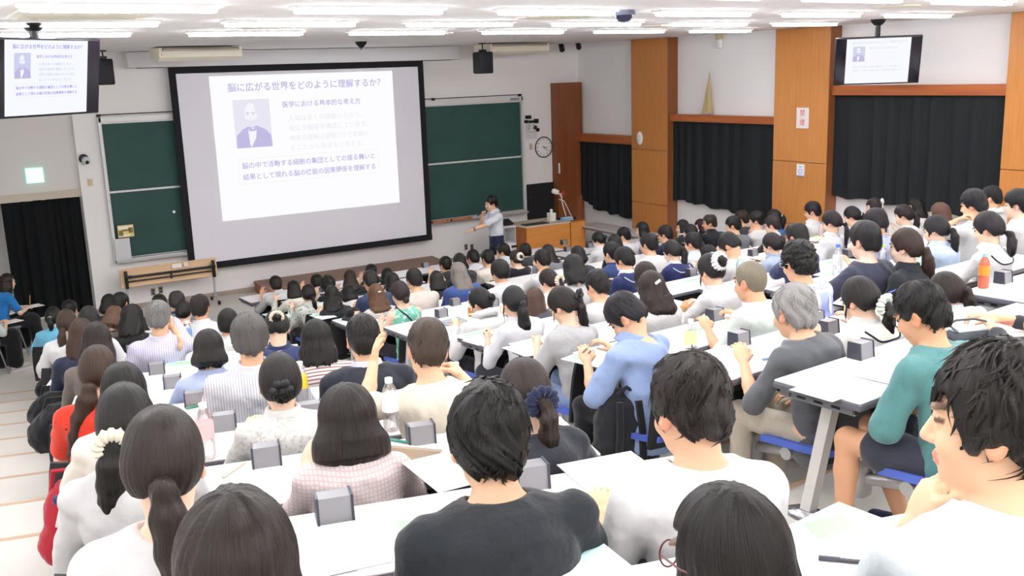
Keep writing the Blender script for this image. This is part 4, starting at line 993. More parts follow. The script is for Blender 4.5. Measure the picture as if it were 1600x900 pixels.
def person(pid, H, floor, head_dir, st, label, who, chair=None, stand=False):
    """H: world head centre; floor: height of the floor there; head_dir: body heading (angle of +y about z)"""
    seed = sum(ord(c)*(i+3) for i, c in enumerate(pid)) % 1000; R = random.Random(seed)
    Z = depth_of(H); g = st.get('g', 'f'); sz = st.get('sz', .96 if g == 'f' else 1.0)
    hf = min(.012, max(.0050, .0011*Z)); hc = min(.022, max(.012, .0032*Z)); hs = min(.022, max(.0095, .0027*Z)); hh = min(.011, max(.0042, .0012*Z))
    h = H[2]-floor
    if stand: p0, p1, p2, p3, hc_ = st['J'](sz); l = .05
    else:
        l, (p0, p1, p2, p3, hc_) = solve_spine(h, sz)
        lm = st.get('lean', .40)
        for k_ in range(1, 9):               # slouch rather than bend far forward
            if l <= lm: break
            l, (p0, p1, p2, p3, hc_) = solve_spine(h, sz*(1-.022*k_), .50-.006*k_)
    tw = RAD(st.get('tw', 0))
    th = head_dir+tw
    fwd = np.array([-math.sin(th), math.cos(th)])
    org = np.array([H[0], H[1]])-fwd*hc_[1]
    # head orientation
    look = st.get('look', 1.0)
    d = SCRN-np.array([H[0], H[1]]); yaw = math.atan2(-d[0], d[1])-th
    yaw = yaw*look+RAD(st.get('hy', 0)); pitch = -RAD(st.get('hp', 10)); roll = RAD(st.get('hr', 0))
    A = rz(yaw) @ rx(pitch) @ ry(roll)
    Hc = hc_
    hd = lambda p: Hc+A @ np.array(p, float)*hsz
    hsz = st.get('hsz', .97 if g == 'f' else 1.0)
    bw = st.get('bw', .92 if g == 'f' else 1.0)
    shw = .165*bw*(1.08 if g != 'f' else 1.0)
    up3 = unit(p3-p2)
    back = unit(np.cross([1, 0, 0], up3))    # roughly -y... points away from the chest
    if back[1] > 0: back = -back
    # shoulders and arms
    arms = st.get('a', 'desk'); arms = (arms, arms) if isinstance(arms, str) else arms
    J = {}
    for side, nm in ((-1, 0), (1, 1)):
        S = p3+np.array([side*shw, 0, 0])-up3*.068*sz
        pose = arms[nm]; l1, l2 = .275*sz, .245*sz; hint = np.array([side*.5, -.4, -.8]); n = np.array([0, 0, 1.0]); curl = .55
        if isinstance(pose, (tuple, list)):
            W = np.array(pose[0], float); hint = np.array(pose[1], float) if len(pose) > 1 else hint; n = np.array(pose[2], float) if len(pose) > 2 else n; curl = pose[3] if len(pose) > 3 else curl
        elif pose == 'desk':
            W = np.array([side*(.15+R.uniform(-.05, .05)), min(hc_[1]+.13+R.uniform(0, .08), S[1]+.42), .785]); hint = np.array([side*.42, -.3, -.85])
        elif pose == 'lap': W = np.array([side*.10, .22, .60]); hint = np.array([side*.7, -.6, -.2]); curl = .4
        elif pose == 'chin': W = Hc+A @ np.array([side*.03, .10, st.get('chz', -.185)]); hint = np.array([side*.5, .5, -1.0]); n = np.array([side*.3, 1.0, 0]); curl = 1.25
        elif pose == 'fist': W = Hc+A @ np.array([side*.02, .135, -.20]); hint = np.array([-side*.1, .8, -1.1]); n = A @ np.array([side*.5, 1.0, .2]); curl = 1.2
        elif pose == 'cheek': W = Hc+A @ np.array([side*.10, .055, -.185]); hint = np.array([side*.7, .4, -1.0]); n = np.array([side*1.0, .35, 0]); curl = .8
        elif pose == 'brow': W = Hc+A @ np.array([side*.085, .13, -.10]); hint = np.array([side*.9, .4, -.9]); n = np.array([side*.6, 1, 0]); curl = .9
        elif pose == 'ear': W = Hc+A @ np.array([side*.135, .0, -.16]); hint = np.array([side*.7, .5, -1.0]); n = np.array([side*1.0, -.2, 0]); curl = .6
        elif pose == 'side': W = S+np.array([side*.06, .06, -.50*sz]); hint = np.array([side*.4, -1, 0]); n = np.array([side, 0, 0])
        E_ = ik(S, W, l1, l2, hint)
        dW = W-S; L = np.linalg.norm(dW)
        if L > (l1+l2)*.995: W = S+dW/L*(l1+l2)*.995
        J[side] = (S, E_, W, n, curl)
    # legs
    kn = {}
    if not stand:
        for side in (-1, 1):
            lg = st.get('legs', {}).get(side)
            hip = p0+np.array([side*.085, .02, -.01])
            if lg: K, An = np.array(lg[0], float), np.array(lg[1], float)
            else: K, An = np.array([side*(.11+R.uniform(0, .04)), .43*sz, .49]), np.array([side*.11, .40+R.uniform(-.1, .08), .085])
            kn[side] = (hip, K, An)
    else: kn = st['L'](sz)
    # ---- body
    xs = [j[i][0] for j in J.values() for i in range(3)]+[k[i][0] for k in kn.values() for i in range(3)]; ysv = [j[i][1] for j in J.values() for i in range(3)]+[k[i][1] for k in kn.values() for i in range(3)]+[Hc[1], p0[1]]
    zsv = [j[i][2] for j in J.values() for i in range(3)]+[Hc[2]]
    lo = np.array([min(xs)-.12, min(min(ysv)-.15, -.16), 0.0]); hi = np.array([max(xs)+.12, max(ysv)+.24, max(max(zsv)+.2, Hc[2]+.16)])
    fx = [(Hc[0]-.1, Hc[0]+.1)]; fy = [(Hc[1]-.12, Hc[1]+.13)]; fz = [(Hc[2]-.17, Hc[2]+.14)]
    fine_h = Z < 9
    for side in (-1, 1):
        if st.get('fh', Z < 6.5):
            S, E_, W, n, curl = J[side]; dh = W+unit(W-E_)*.08
            fx.append((dh[0]-.09, dh[0]+.09)); fy.append((dh[1]-.1, dh[1]+.1)); fz.append((dh[2]-.09, dh[2]+.09))
    F = Field([axis(lo[0], hi[0], hc, fx, hf), axis(lo[1], hi[1], hc, fy, hf), axis(lo[2], hi[2], hc, fz, hf)])
    bt = .012 if not st.get('bare') else 0.0
    F.cap(p0, p1, (.118-bt)*bw, (.105-bt)*bw, .03, .70); F.cap(p1, p2, (.105-bt)*bw, (.112-bt)*bw, .03, .68); F.cap(p2, p3-up3*.02, (.112-bt)*bw, (.066-bt)*bw, .04, .72)
    for side in (-1, 1):
        S, E_, W, n, curl = J[side]
        F.cap(p3-up3*.035, S, (.058-bt*.8)*bw, (.052-bt*.6)*bw, .03)
        F.cap(S, E_, (.047-bt*.4)*bw, .036*bw, .025); F.cap(E_, E_+(W-E_)*.45, .037*bw, .033*bw, .02); F.cap(E_+(W-E_)*.45, W, .033*bw, .0225, .015)
        hand_field(F, W, W-E_, n, side, curl, .006, .98 if g != 'f' else .92)
    for side in (-1, 1):
        hip, K, An = kn[side]
        F.cap(hip, K, .082*bw, .054, .03); F.cap(K, K+(An-K)*.35, .053, .051, .02); F.cap(K+(An-K)*.35, An, .051, .034, .02)
        ft = An+np.array([.015*side, .0, -.04]); ff = st.get('foot', np.array([0, 1, 0])); F.cap(ft-ff*.03, ft+ff*.13+np.array([0, 0, -.012]), .036, .028, .02)
    nb = hd((0, -.022, -.06))
    F.cap(p3-up3*.05, nb, .058*hsz*(1.0 if g != 'f' else .88), .05*hsz*(1.04 if g != 'f' else .92), .03)
    e = lambda c, r, k=.015, rot=None, cut=False: F.ell(hd(c), np.array(r)*hsz, k*hsz, A if rot is None else A @ rot, cut)
    e((0, -.012, .022), (.074, .094, .099), 0); e((0, .028, -.03), (.062, .062, .078), .03); e((0, .058, -.088), (.028, .026, .024), .03); e((0, .03, -.075), (.05, .045, .038), .03)
    F.cap(hd((0, .083, .012)), hd((0, .106, -.03)), .009*hsz, .0125*hsz, .012); e((.013, .096, -.034), (.009, .01, .008), .006); e((-.013, .096, -.034), (.009, .01, .008), .006)
    for s in (-1, 1):
        e((s*.03, .098, .012), (.019, .016, .011), .012, None, True); e((s*.03, .0785, .009), (.0135, .0125, .0125), .004)
        e((s*.03, .084, .033), (.022, .012, .007), .012)
        e((s*.0805, -.012, -.010), (.011, .022, .034), .006, rx(.25) @ rz(-s*.5)); e((s*.091, -.004, -.006), (.008, .011, .018), .006, rx(.25), True)
        e((s*.04, .062, -.035), (.024, .025, .025), .02)
    e((0, .090, -.063), (.021, .010, .0055), .006); e((0, .0885, -.074), (.018, .010, .006), .006); F.cut(lambda x, y, z: np.sqrt((x-hd((0, .1, -.0685))[0])**2*.02+((y-hd((0, .1, -.0685))[1]))**2+((z-hd((0, .1, -.0685))[2]))**2)-.0035, hd((0, .1, -.0685))-.03, hd((0, .1, -.0685))+.03, .003)
    P, Q = F.mesh()
    me = np_mesh('person', P, Q)
    tone = .86*np.array(lin(TONES[st.get('tone', 'f' if g == 'f' else 'm')])); col = np.tile(tone, (len(P), 1)).astype(np.float32)
    q = (P-Hc) @ A/hsz        # into the head's frame
    def mix(mask, c, a): col[mask] = col[mask]*(1-a)+np.array(lin(c))*a
    mix((np.abs(q[:, 0]) < .022) & (np.abs(q[:, 2]+.068) < .011) & (q[:, 1] > .082), '#c9756a', .75)
    for s in (-1, 1):
        mix(((np.abs(q[:, 0]-s*.031) < .021) & (np.abs(q[:, 2]-.036+.0*np.abs(q[:, 0])) < .0055) & (q[:, 1] > .06)), '#2a211d', .8)
        mix(((np.abs(q[:, 0]-s*.03) < .015) & (np.abs(q[:, 2]-.0105) < .0055) & (q[:, 1] > .07)), '#2a2220', .85)
        mix(((np.abs(q[:, 0]) > .074) & (np.abs(q[:, 2]) < .05) & (np.abs(q[:, 1]) < .05)), '#d98468', .30)
    paint(me, 'tone', col)
    root = link('person', me, SKIN); root.location = (org[0], org[1], floor); root.rotation_euler = (0, 0, th)
    tag(root, label, 'person', st.get('group', 'seated audience'))
    # ---- hair
    def addpart(nm, P, Q, mat, parent=root, headframe=False):
        if len(P) == 0: return None
        o = link(nm, np_mesh(nm, P, Q), mat, parent)
        if headframe:
            Mx = Matrix([[*(A[i]*hsz), Hc[i]] for i in range(3)]+[[0, 0, 0, 1]]); o.matrix_local = Mx
        return o
    hcl = st.get('hc', '#16120f')
    ho = None
    for nm, hp_, hq_, mk in hair_shape(None, hh/hsz, st, seed):
        ho = addpart(nm, hp_, hq_, hair_mat(hcl, mk), root, True)
    kind = st['hair']
    def tail(pts, rads, name, col=None, k=.02, split=3, sd=0):
        pts = np.array(pts); rm = max(rads)
        T = Field([axis(pts[:, i].min()-rm-.04, pts[:, i].max()+rm+.04, hh) for i in range(3)])
        rr = random.Random(seed+sd)
        n = len(pts)
        for s in range(split):
            a0 = rr.uniform(0, 6.28)
            offs = [np.array([math.cos(a0+i*.5), math.sin(a0+i*.5)*.6, 0])*rads[i]*(.5 if split > 1 else 0) for i in range(n)]
            strand_chain(T, [pts[i]+offs[i] for i in range(n)], [rads[i]*(.72 if split > 1 else 1) for i in range(n)], k)
        T.displace(lambda x, y, z: .0035*vnoise(x*120, y*70, z*10, seed+sd), .02)
        a, b = T.mesh(); return addpart(name, a, b, hair_mat(col or hcl, 'tail'))
    G = np.array([0, 0, -1.0])
    yaxis = A @ np.array([0, 1.0, 0]); xaxis = A @ np.array([1.0, 0, 0])
    bdir = -np.array([yaxis[0], yaxis[1], 0]); bdir = unit(bdir)
    tc = st.get('tie')
    if kind == 'pony' or st.get('tail'):
        ax_, az_ = st.get('tx', 0.0), st.get('tz', 0.0); base = hd((ax_, -.108+.35*abs(ax_)-.15*abs(az_-.02), az_)); Lt = st.get('tl', .25); fat = st.get('tf', 1.0)
        o1 = base+bdir*.030+G*.004; o2 = base+bdir*.048+G*.06+xaxis*ax_*.3; pts = [base, o1, o2]
        dr = unit(G+bdir*.10*st.get('tb', .4)+xaxis*st.get('ts', 0.0)); nseg = 4
        for i in range(nseg): pts.append(o2+dr*(Lt-.05)*(i+1)/nseg+bdir*(-.012*(i+1)/nseg))
        rads = [.014, .017*fat, .025*fat, .027*fat, .023*fat, .015*fat, .004*fat]
        tail(pts, rads, 'ponytail')
        if tc:
            M = Matrix([[*np.stack([unit(np.cross([0, 0, 1.], unit(o1-base))), np.cross(unit(o1-base), unit(np.cross([0, 0, 1.], unit(o1-base)))), unit(o1-base)], 1)[i]] for i in range(3)])
            m = MB(); sc = st.get('scr', 0)
            m.torus((0, 0, 0), .040 if sc else .020, .021 if sc else .006, None, 56 if sc else 20, 10 if sc else 6, .2 if sc else 0, 13)
            o = m.build('scrunchie' if sc else 'hair_tie', cloth_mat(tc), root); o.location = tuple(o1); o.rotation_euler = M.to_euler()
    if kind == 'bun' or st.get('bun'):
        az_ = st.get('tz', .02); base = hd((st.get('tx', 0), -.115-.1*min(0, az_)*0, az_)); br = st.get('br', .042)
        T = Field([axis(base[i]-.1, base[i]+.1, hh) for i in range(3)]); c = base+bdir*.018
        T.ell(c, (br*1.05, br*.85, br), 0); T.displace(lambda x, y, z: .006*np.sin(9*np.arctan2(x-c[0], z-c[2])+26*np.sqrt((x-c[0])**2+(z-c[2])**2)/.04)+.003*vnoise(x*90, y*90, z*90, seed), .03)
        a, b = T.mesh(); addpart('hair_bun', a, b, hair_mat(hcl, 'tail'))
        if tc:
            dirn = unit(bdir+np.array([0, 0, .25])); M = Vector(dirn).to_track_quat('Z', 'Y').to_matrix()
            m = MB(); m.torus((0, 0, 0), br+.006, st.get('sr', .017), None, 60, 10, .16, 17); o = m.build('scrunchie', cloth_mat(tc), root); o.location = tuple(base+bdir*.004); o.rotation_euler = M.to_euler()
    if kind in ('long', 'half') or st.get('fall'):
        Lt = st.get('ll', .26); n = 8
        T = None; allp = []
        ch = []
        for i in range(n):
            a = (i/(n-1)-.5)*2*st.get('lw', 1.25)
            s0 = hd((.088*math.sin(a), -.028-.075*math.cos(a), -.09)); oo = s0+bdir*.012
            tip = oo+unit(G+bdir*st.get('lb', .16)+xaxis*.10*math.sin(a))*(Lt*(1-.12*abs(math.sin(a))))
            ch.append([s0, s0*.5+tip*.5+bdir*.014, tip])
        ap = np.array(ch).reshape(-1, 3)
        T = Field([axis(ap[:, i].min()-.07, ap[:, i].max()+.07, hh) for i in range(3)])
        for c3 in ch: strand_chain(T, c3, [.032, .030, .010], .025)
        T.displace(lambda x, y, z: .005*vnoise(x*75, y*45, z*8, seed)+.003*vnoise(x*190, y*90, z*12, seed), .025)
        a, b = T.mesh(); addpart('hair_length', a, b, hair_mat(hcl, 'tail'))
    if kind == 'half' or st.get('clip'):
        cc = st.get('clip', '#d8cfc0'); m = MB(); c = hd((st.get('cx', 0), -.118, st.get('cz', .035)))
        m.box((0, 0, 0), st.get('cs', (.035, .02, .014)), None, .005); o = m.build('hair_clip', pbr('clip_'+str(cc), cc, .3), root); o.location = tuple(c); o.rotation_euler = (RAD(-15), RAD(st.get('cr', 0)), yaw)
    if st.get('wisps'):
        for s in (-1, 1):
            b = hd((s*.072, .03, .0)); tail([b, b+G*.06+xaxis*s*.008, b+G*st['wisps']+xaxis*s*.004], [.006, .006, .002], 'side_lock', None, .004, 1, s+2)
    if st.get('flower'):
        m = MB(); c = hd((st.get('fx', .02), -.125, st.get('fz', .02)))
        for i in range(6):
            a = i*math.pi/3; m.ball((.03*math.cos(a), -.012, .03*math.sin(a)), (.022, .012, .022), 10)
        m.ball((0, -.022, 0), .016, 10); o = m.build('hair_ornament', pbr('ornament', st['flower'], .35), root); o.location = tuple(c); o.rotation_euler = (0, 0, yaw)
    if st.get('bow'):
        m = MB(); c = hd((.02, -.105, .065))
        for s in (-1, 1): m.ball((s*.045, -.01, .0), (.045, .022, .034), 14); m.ball((s*.022, -.015, -.06), (.018, .012, .05), 12)
        m.ball((0, -.02, 0), .018, 12); o = m.build('hair_bow', cloth_mat(st['bow']), root); o.location = tuple(c); o.rotation_euler = (0, RAD(25), yaw)
    if st.get('glasses'):
        m = MB()
        for s in (-1, 1):
            ctr = hd((s*.033, .108, .008)); m.torus(tuple(ctr), .023, .0018, Matrix([list(A[i]) for i in range(3)]) @ Matrix.Rotation(RAD(90), 3, 'X'), 24, 6)
            m.tube([tuple(hd((s*.056, .105, .012))), tuple(hd((s*.085, .04, .01))), tuple(hd((s*.088, -.02, -.002)))], .0022, 6)
        m.tube([tuple(hd((-.01, .110, .01))), tuple(hd((.01, .110, .01)))], .0018, 6)
        m.build('glasses', pbr('glasses_'+st['glasses'], st['glasses'], .3), root)
    if st.get('mask'):
        F2 = Field([axis(-.1, .1, hh), axis(.0, .15, hh), axis(-.14, .03, hh)]); F2.ell((0, .03, -.06), (.066, .075, .055), 0); F2.cut(lambda x, y, z: y-.025-.0*x, (-.2, -.1, -.2), (.2, .2, .2), .004)
        a, b = F2.mesh(); addpart('face_mask', a, b, cloth_mat('#f2f2f2'), root, True)
    # ---- top
    tp = st.get('top', 'tee'); tcol = st.get('tc', '#e9e8e8'); sl = st.get('sl', {'tee': .72, 'shirt': .8, 'blouse': 1.9, 'jacket': 1.93, 'hoodie': 1.9, 'long': 1.9, 'vest': .8, 'sleeveless': 0, 'scoop': 0}[tp]); of = {'jacket': .014, 'hoodie': .016}.get(tp, .008)
    T = Field([axis(lo[0], hi[0], hs), axis(lo[1]-.03, hi[1], hs), axis(max(0, p0[2]-.16), p3[2]+.14, hs)])
    wst = .100 if g == 'f' else .106
    T.cap(p0-np.array([0, 0, .07]), p1, (.126)*bw+of, wst*bw+of, .03, .72); T.cap(p1, p2, wst*bw+of, .114*bw+of, .03, .70); T.cap(p2, p3-up3*.02, .114*bw+of, .066*bw+of, .04, .74)
    for side in (-1, 1):
        S, E_, W, n, curl = J[side]
        if sl > 0 or tp != 'sleeveless': T.cap(p3-up3*.035, S, .057*bw+of, .051*bw+of, .03)
        if sl > 0:
            e1 = S+(E_-S)*min(1, sl); loose = .016 if sl < 1 else .008
            T.cap(S, e1, .052*bw+of, (.043*bw+loose+of) if sl < 1 else .044*bw+of, .025)
            if sl > 1: T.cap(E_, E_+(W-E_)*(sl-1), .043*bw+of, .032+of, .02)
    fold = st.get('fold', .0085)
    T.displace(lambda x, y, z: fold*vnoise(x*9+z*3, y*7, z*13-x*4, seed)+fold*.6*vnoise(x*26+z*9, y*18, z*21, seed+3), .03)
    if stand: T.cut(lambda x, y, z: z-(p0[2]+.065), (-1, -1, 0), (1, 1, 3), .006)
    nk = hd((0, -.025, -.07)); nd = unit(nk-p3)
    if tp in ('sleeveless', 'scoop'):
        rr = .092 if tp == 'scoop' else .07
        def nf(x, y, z):
            c = p3+up3*.005+back*.02; return np.sqrt(((x-c[0])*.8)**2+(y-c[1])**2+(z-c[2])**2)-rr
        T.cut(nf, p3-.2, p3+.2, .01)
        if tp == 'sleeveless':
            for side in (-1, 1):
                S = J[side][0]; T.cut(lambda x, y, z: np.maximum(np.sqrt((x-S[0]-side*.07)**2+(y-S[1])**2+(z-S[2])**2)-.075, -1), S-.2, S+.2, .01)
    else:
        # neckline: everything above the collar plane near the neck goes
        c0 = p3+up3*(.012 if tp != 'hoodie' else .02)-back*.0
        def nf(x, y, z):
            a = (x-c0[0])*nd[0]+(y-c0[1])*nd[1]+(z-c0[2])*nd[2]
            r = np.sqrt(np.maximum(0, (x-c0[0])**2+(y-c0[1])**2+(z-c0[2])**2-a*a)); return np.maximum(r-.068*hsz, -a-.03*(y-c0[1] > 0))
        T.cut(nf, p3-.15, p3+.25, .006)
        def topcut(x, y, z):
            a = (x-c0[0])*nd[0]+(y-c0[1])*nd[1]+(z-c0[2])*nd[2]; return np.maximum(-a+.012, np.abs(x-c0[0])-.10)
        T.cut(topcut, p3-.15, p3+.25, .006)
    a, b = T.mesh(); SA, SB = a, b; shirt = addpart({'tee': 't_shirt', 'jacket': 'jacket', 'hoodie': 'hoodie', 'vest': 'vest', 'sleeveless': 'sleeveless_top', 'scoop': 'dress_top', 'blouse': 'blouse', 'long': 'long_sleeved_top'}.get(tp, 'shirt'), a, b, cloth_mat(tcol, st.get('pat')))
    if tp in ('shirt', 'vest', 'jacket', 'blouse') or st.get('collar'):
        cc = st.get('collar', tcol if tp in ('shirt', 'blouse') else '#eeeeee'); cR = Field([axis(p3[i]-.13, p3[i]+.13, min(hs, .009)) for i in range(3)])
        cen = p3+up3*.012; axn = nd
        def ring(x, y, z):
            a = (x-cen[0])*axn[0]+(y-cen[1])*axn[1]+(z-cen[2])*axn[2]; r = np.sqrt(np.maximum(0, (x-cen[0])**2+(y-cen[1])**2+(z-cen[2])**2-a*a))
            rad = .069*hsz*(1 if g != 'f' else .94)+np.clip(.022-a, 0, .05)*.55
            return np.maximum(np.abs(r-rad)-.0105, np.abs(a-.004)-.032)
        cR.add(ring, p3-.12, p3+.12, 0); a, b = cR.mesh(); addpart('collar', a, b, cloth_mat(cc), shirt if shirt else root)
    def drape(pts, off=.003):
        bv = BVHTree.FromPolygons([Vector(q) for q in a_], [tuple(int(i) for i in f) for f in b_]); outp = []
        for p in pts:
            p = Vector(p); bk = Vector(back); hit = bv.ray_cast(p+bk*.5, -bk, .9)
            outp.append(hit[0]+bk*off if hit[0] is not None else p)
        return outp
    a_, b_ = SA, SB
    if st.get('trim'):      # piping on a sailor collar or pullover edge
        m = MB(); tcx = st['trim']; pts = []
        for i in range(17):
            u = (i/16-.5)*2; pts.append(p3+np.array([u*.125, 0, 0])-up3*(.045+.085*(1-abs(u)**5)))
        m.tube(drape(pts), .0055, 8)
        m.build('piping', cloth_mat(tcx), shirt)
    if tp == 'hoodie':
        m = MB(); M = Vector(up3).to_track_quat('Z', 'Y').to_matrix(); m.torus((0, 0, 0), .085, .034, None, 28, 10, .12, 5); o = m.build('hood', cloth_mat(tcol), shirt, smooth=True); o.location = tuple(p3+up3*.02+back*.03); o.rotation_euler = M.to_euler()
    if st.get('strap'):
        m = MB(); sd = st.get('strapside', -1); S = J[sd][0]
        A0, B0 = p1+np.array([-sd*.08, 0, 0]), (p3+S)/2-up3*.03; m.tube(drape([A0+(B0-A0)*i/9 for i in range(10)], .004)+[tuple((p3+S)/2+up3*.05), tuple((p3+S)/2-back*.075-up3*.03)], .009, 8); m.build('shoulder_strap', cloth_mat(st['strap']), root)
    if st.get('lanyard'):
        m = MB(); m.torus(tuple(p3+up3*.015), .072, .004, Vector(nd).to_track_quat('Z', 'Y').to_matrix(), 28, 6); m.build('lanyard', cloth_mat(st['lanyard']), root)
    # ---- trousers
    bc = st.get('bc', ['#23252c', '#2b2e36', '#1d1f26', '#353842'][seed % 4]); bl = st.get('bl', 1.92)
    T = Field([axis(lo[0], hi[0], hs*1.15), axis(lo[1], hi[1], hs*1.15), axis(0, p0[2]+.22, hs*1.15)])
    T.cap(p0-np.array([0, 0, .03]), p0+(p1-p0)*.2, .112*bw, .10*bw, .03, .74)
    if stand: T.cap(p0-np.array([0, 0, .03]), p0+np.array([0, 0, .075]), .118*bw, .124*bw, .03, .74)
    for side in (-1, 1):
        hip, K, An = kn[side]; lo_ = st.get('loose', 0.0)
        e1 = hip+(K-hip)*min(1, bl); T.cap(hip, e1, .084*bw, (.066 if bl >= 1 else .078)+lo_, .03)
        if bl > 1: T.cap(K, K+(An-K)*(bl-1), .066+lo_, .050+lo_*1.4, .025)
    T.displace(lambda x, y, z: .006*vnoise(x*18, y*15, z*15, seed), .02)
    a, b = T.mesh(); addpart('shorts' if bl < 1.3 else 'trousers', a, b, cloth_mat(bc))
    if st.get('shoe'):
        for side in (-1, 1):
            hip, K, An = kn[side]; ff = st.get('foot', np.array([0, 1, 0])); c = An+np.array([.015*side, 0, -.035])
            lo2 = np.minimum(c-ff*.1, c+ff*.2)-.07; hi2 = np.maximum(c-ff*.1, c+ff*.2)+.07; S_ = Field([axis(lo2[i], hi2[i], .008) for i in range(3)])
            S_.cap(c-ff*.04+np.array([0, 0, .005]), c+ff*.15-np.array([0, 0, .012]), .047, .037, .02); S_.cap(An-np.array([0, 0, .0]), c, .044, .046, .02); S_.cut(lambda x, y, z: (An[2]+.015)-z, lo2, hi2, .004); S_.cut(lambda x, y, z: z-(c[2]-.044), lo2, hi2, .004)
            a, b = S_.mesh(); so = addpart('shoe', a, b, cloth_mat(st['shoe']))
            m = MB(); m.box(tuple(c+ff*.055-np.array([0, 0, .046])), (.088 if abs(ff[1]) > .5 else .27, .27 if abs(ff[1]) > .5 else .088, .018), None, .008); m.build('sole', pbr('sole_pale', st.get('sole', '#e8e6e2'), .6), so)
    if chair is not None: chair(org, floor, th, who, p0)
    return root, dict(J=J, p0=p0, p1=p1, p2=p2, p3=p3, Hc=Hc, A=A, th=th, org=org, back=back, up3=up3, shirt=shirt, floor=floor)
# ================================================================ chairs
blueseat = pbr('blue_seat_fabric', '#4c63b8', .7, bump=(200, .05))
blackback = pbr('black_seat_shell', '#15161a', .55)
steelgrey = pbr('cast_grey_arm', '#c3c6c8', .35, .5)
_chair = {}
def make_chair(with_arm=True):
    root = empty('swing_chair')
    m = MB(); n = 9
    def sheet(f, t, nm, mat):
        b = MB(); top = [[b.bm.verts.new(f(i/(n-1), j/(n-1), 0)) for j in range(n)] for i in range(n)]; bot = [[b.bm.verts.new(f(i/(n-1), j/(n-1), t)) for j in range(n)] for i in range(n)]
        for i in range(n-1):
            for j in range(n-1):
                b.bm.faces.new((top[i][j], top[i+1][j], top[i+1][j+1], top[i][j+1])); b.bm.faces.new((bot[i][j], bot[i][j+1], bot[i+1][j+1], bot[i+1][j]))
        per = [(i, 0) for i in range(n)]+[(n-1, j) for j in range(1, n)]+[(i, n-1) for i in range(n-2, -1, -1)]+[(0, j) for j in range(n-2, 0, -1)]
        for k in range(len(per)):
            a, c = per[k], per[(k+1) % len(per)]; b.bm.faces.new((top[a[0]][a[1]], bot[a[0]][a[1]], bot[c[0]][c[1]], top[c[0]][c[1]]))
        return b.build(nm, mat, root)
    def rr(u): return 1-.10*abs(2*u-1)**6
    def seat(u, v, t): return ((u-.5)*.42*rr(v), -.17+.42*v*1.0, .435-.035*t+.018*(2*u-1)**2-.05*max(0, v-.75)**2*6+.02*(1-v)**2)
    def bk(u, v, t): return ((u-.5)*.46*(1-.12*v**4), -.165-.045*v-.022*t+.05*(2*u-1)**2, .40+.41*v)
    sheet(seat, 1, 'seat', blueseat); sheet(bk, 1, 'backrest', blackback)
    m = MB(); m.box((0, .02, .385), (.2, .22, .03), bev=.008); m.tube([(0, -.10, .385), (0, -.17, .40), (0, -.20, .5)], .016, 10); m.tube([(0, .0, .375), (0, .2, .31), (0, .44, .27)], [.03, .026, .028], 12); m.build('swing_arm', steelgrey, root)
    m = MB(); m.box((0, .45, .26), (.09, .07, .16), bev=.02); m.build('pivot_housing', steelgrey, root)
    m = MB(); m.lathe([(0, -.05), (.034, -.05), (.034, .05), (0, .05)], (0, .20, .31), 14, Matrix.Rotation(RAD(90), 3, 'Y')); m.build('pivot', steelgrey, root)
    return root
def place_chair(org, floor, th, who, p0):
    if not _chair: _chair['c'] = make_chair(); o = _chair['c']
    else: o = copy_tree(_chair['c'])
    o.location = (org[0], org[1], floor); o.rotation_euler = (0, 0, th)
    tag(o, 'blue-seated black chair under the person '+who, 'chair', 'swing chairs at the desks')

# ================================================================ the audience
INFO = {}
def seat_line(sec, j):
    if sec == 'L': return lp(j), LU, lfloor(j)
    return cp(j), CU, cfloor(j)
def put(pid, sec, j, x, y, who, chair=True, back=None, **st):
    p, u, fl = seat_line(sec, j)
    if back is None: back = (.8 if j <= 0 else .5) if sec == 'L' else .55
    if sec == 'R': back += rshift(j); fl += .045*(1-j/12.0)
    q = p-u*back; d = ray(x, y); t = float(q @ u)/float(d[:2] @ u); H = d*t; H = np.array([H[0], H[1], H[2]+CAMZ])-UP*.026
    th = -R15 if sec == 'L' else R4
    o, info = person(pid, H, fl, th+RAD(st.pop('turn', 0)), st, 'seated person '+who, who, place_chair if chair else None)
    INFO[pid] = info; info['o'] = o; info['H'] = H
    return o
W1, W2, WS = '#e2e1e1', '#d8d7d7', '#dbdde3'
BLK, DBR, BRN, LBR, GRY, DGY, SIL = '#15120f', '#231a15', '#38261c', '#553c2b', '#6d6b69', '#33302e', '#a9a8a6'
FIELD = True
# ---- left block, nearest row first
put('L01', 'L', -1, 372, 872, 'with brown hair at the bottom left corner', hair='long', hc=DBR, top='tee', tc=W1, ll=.3, hp=14, sz=.97, back=.52)
put('L02', 'L', 0, 257, 708, 'with low brown ponytail writing in white t-shirt', hair='pony', hc=DBR, tie='#3a2430', tz=-.045, tx=.012, tl=.36, tf=1.25, tb=.1, top='tee', tc=W1, hp=24, look=.3, a=('desk', ((.20, .58, .76), (.6, -.2, -.7))), back=.60)
put('L03', 'L', 1, 197, 650, 'in white blouse with big cream scrunchie', hair='pony', hc=BLK, tie='#efe6d2', scr=1, tz=-.06, tx=-.025, ts=-.10, tl=.27, tf=1.35, top='blouse', sl=1.3, tc=W2, hp=22, look=.2)
put('L04', 'L', 2, 194, 607, 'in cream t-shirt behind the red-shirted girl', hair='med', hc=BLK, top='tee', tc='#efe8dc', hp=25, look=.2, ze=-.15)
put('L05', 'L', 3, 154, 573, 'in bright red shirt with long brown ponytail', hair='pony', hc=BRN, tie='#cfdcee', tz=-.07, tx=-.03, ts=-.35, tl=.4, tf=1.5, top='tee', tc='#e8412c', pat=('blotch', '#2a1416', 30, .70), hp=18, look=.2, wisps=.1)
put('L07', 'L', 5, 152, 528, 'in grey-brown top with straight dark hair', hair='med', hc=DBR, top='blouse', tc='#6f665f', hp=18, look=.2, hw=1.06)
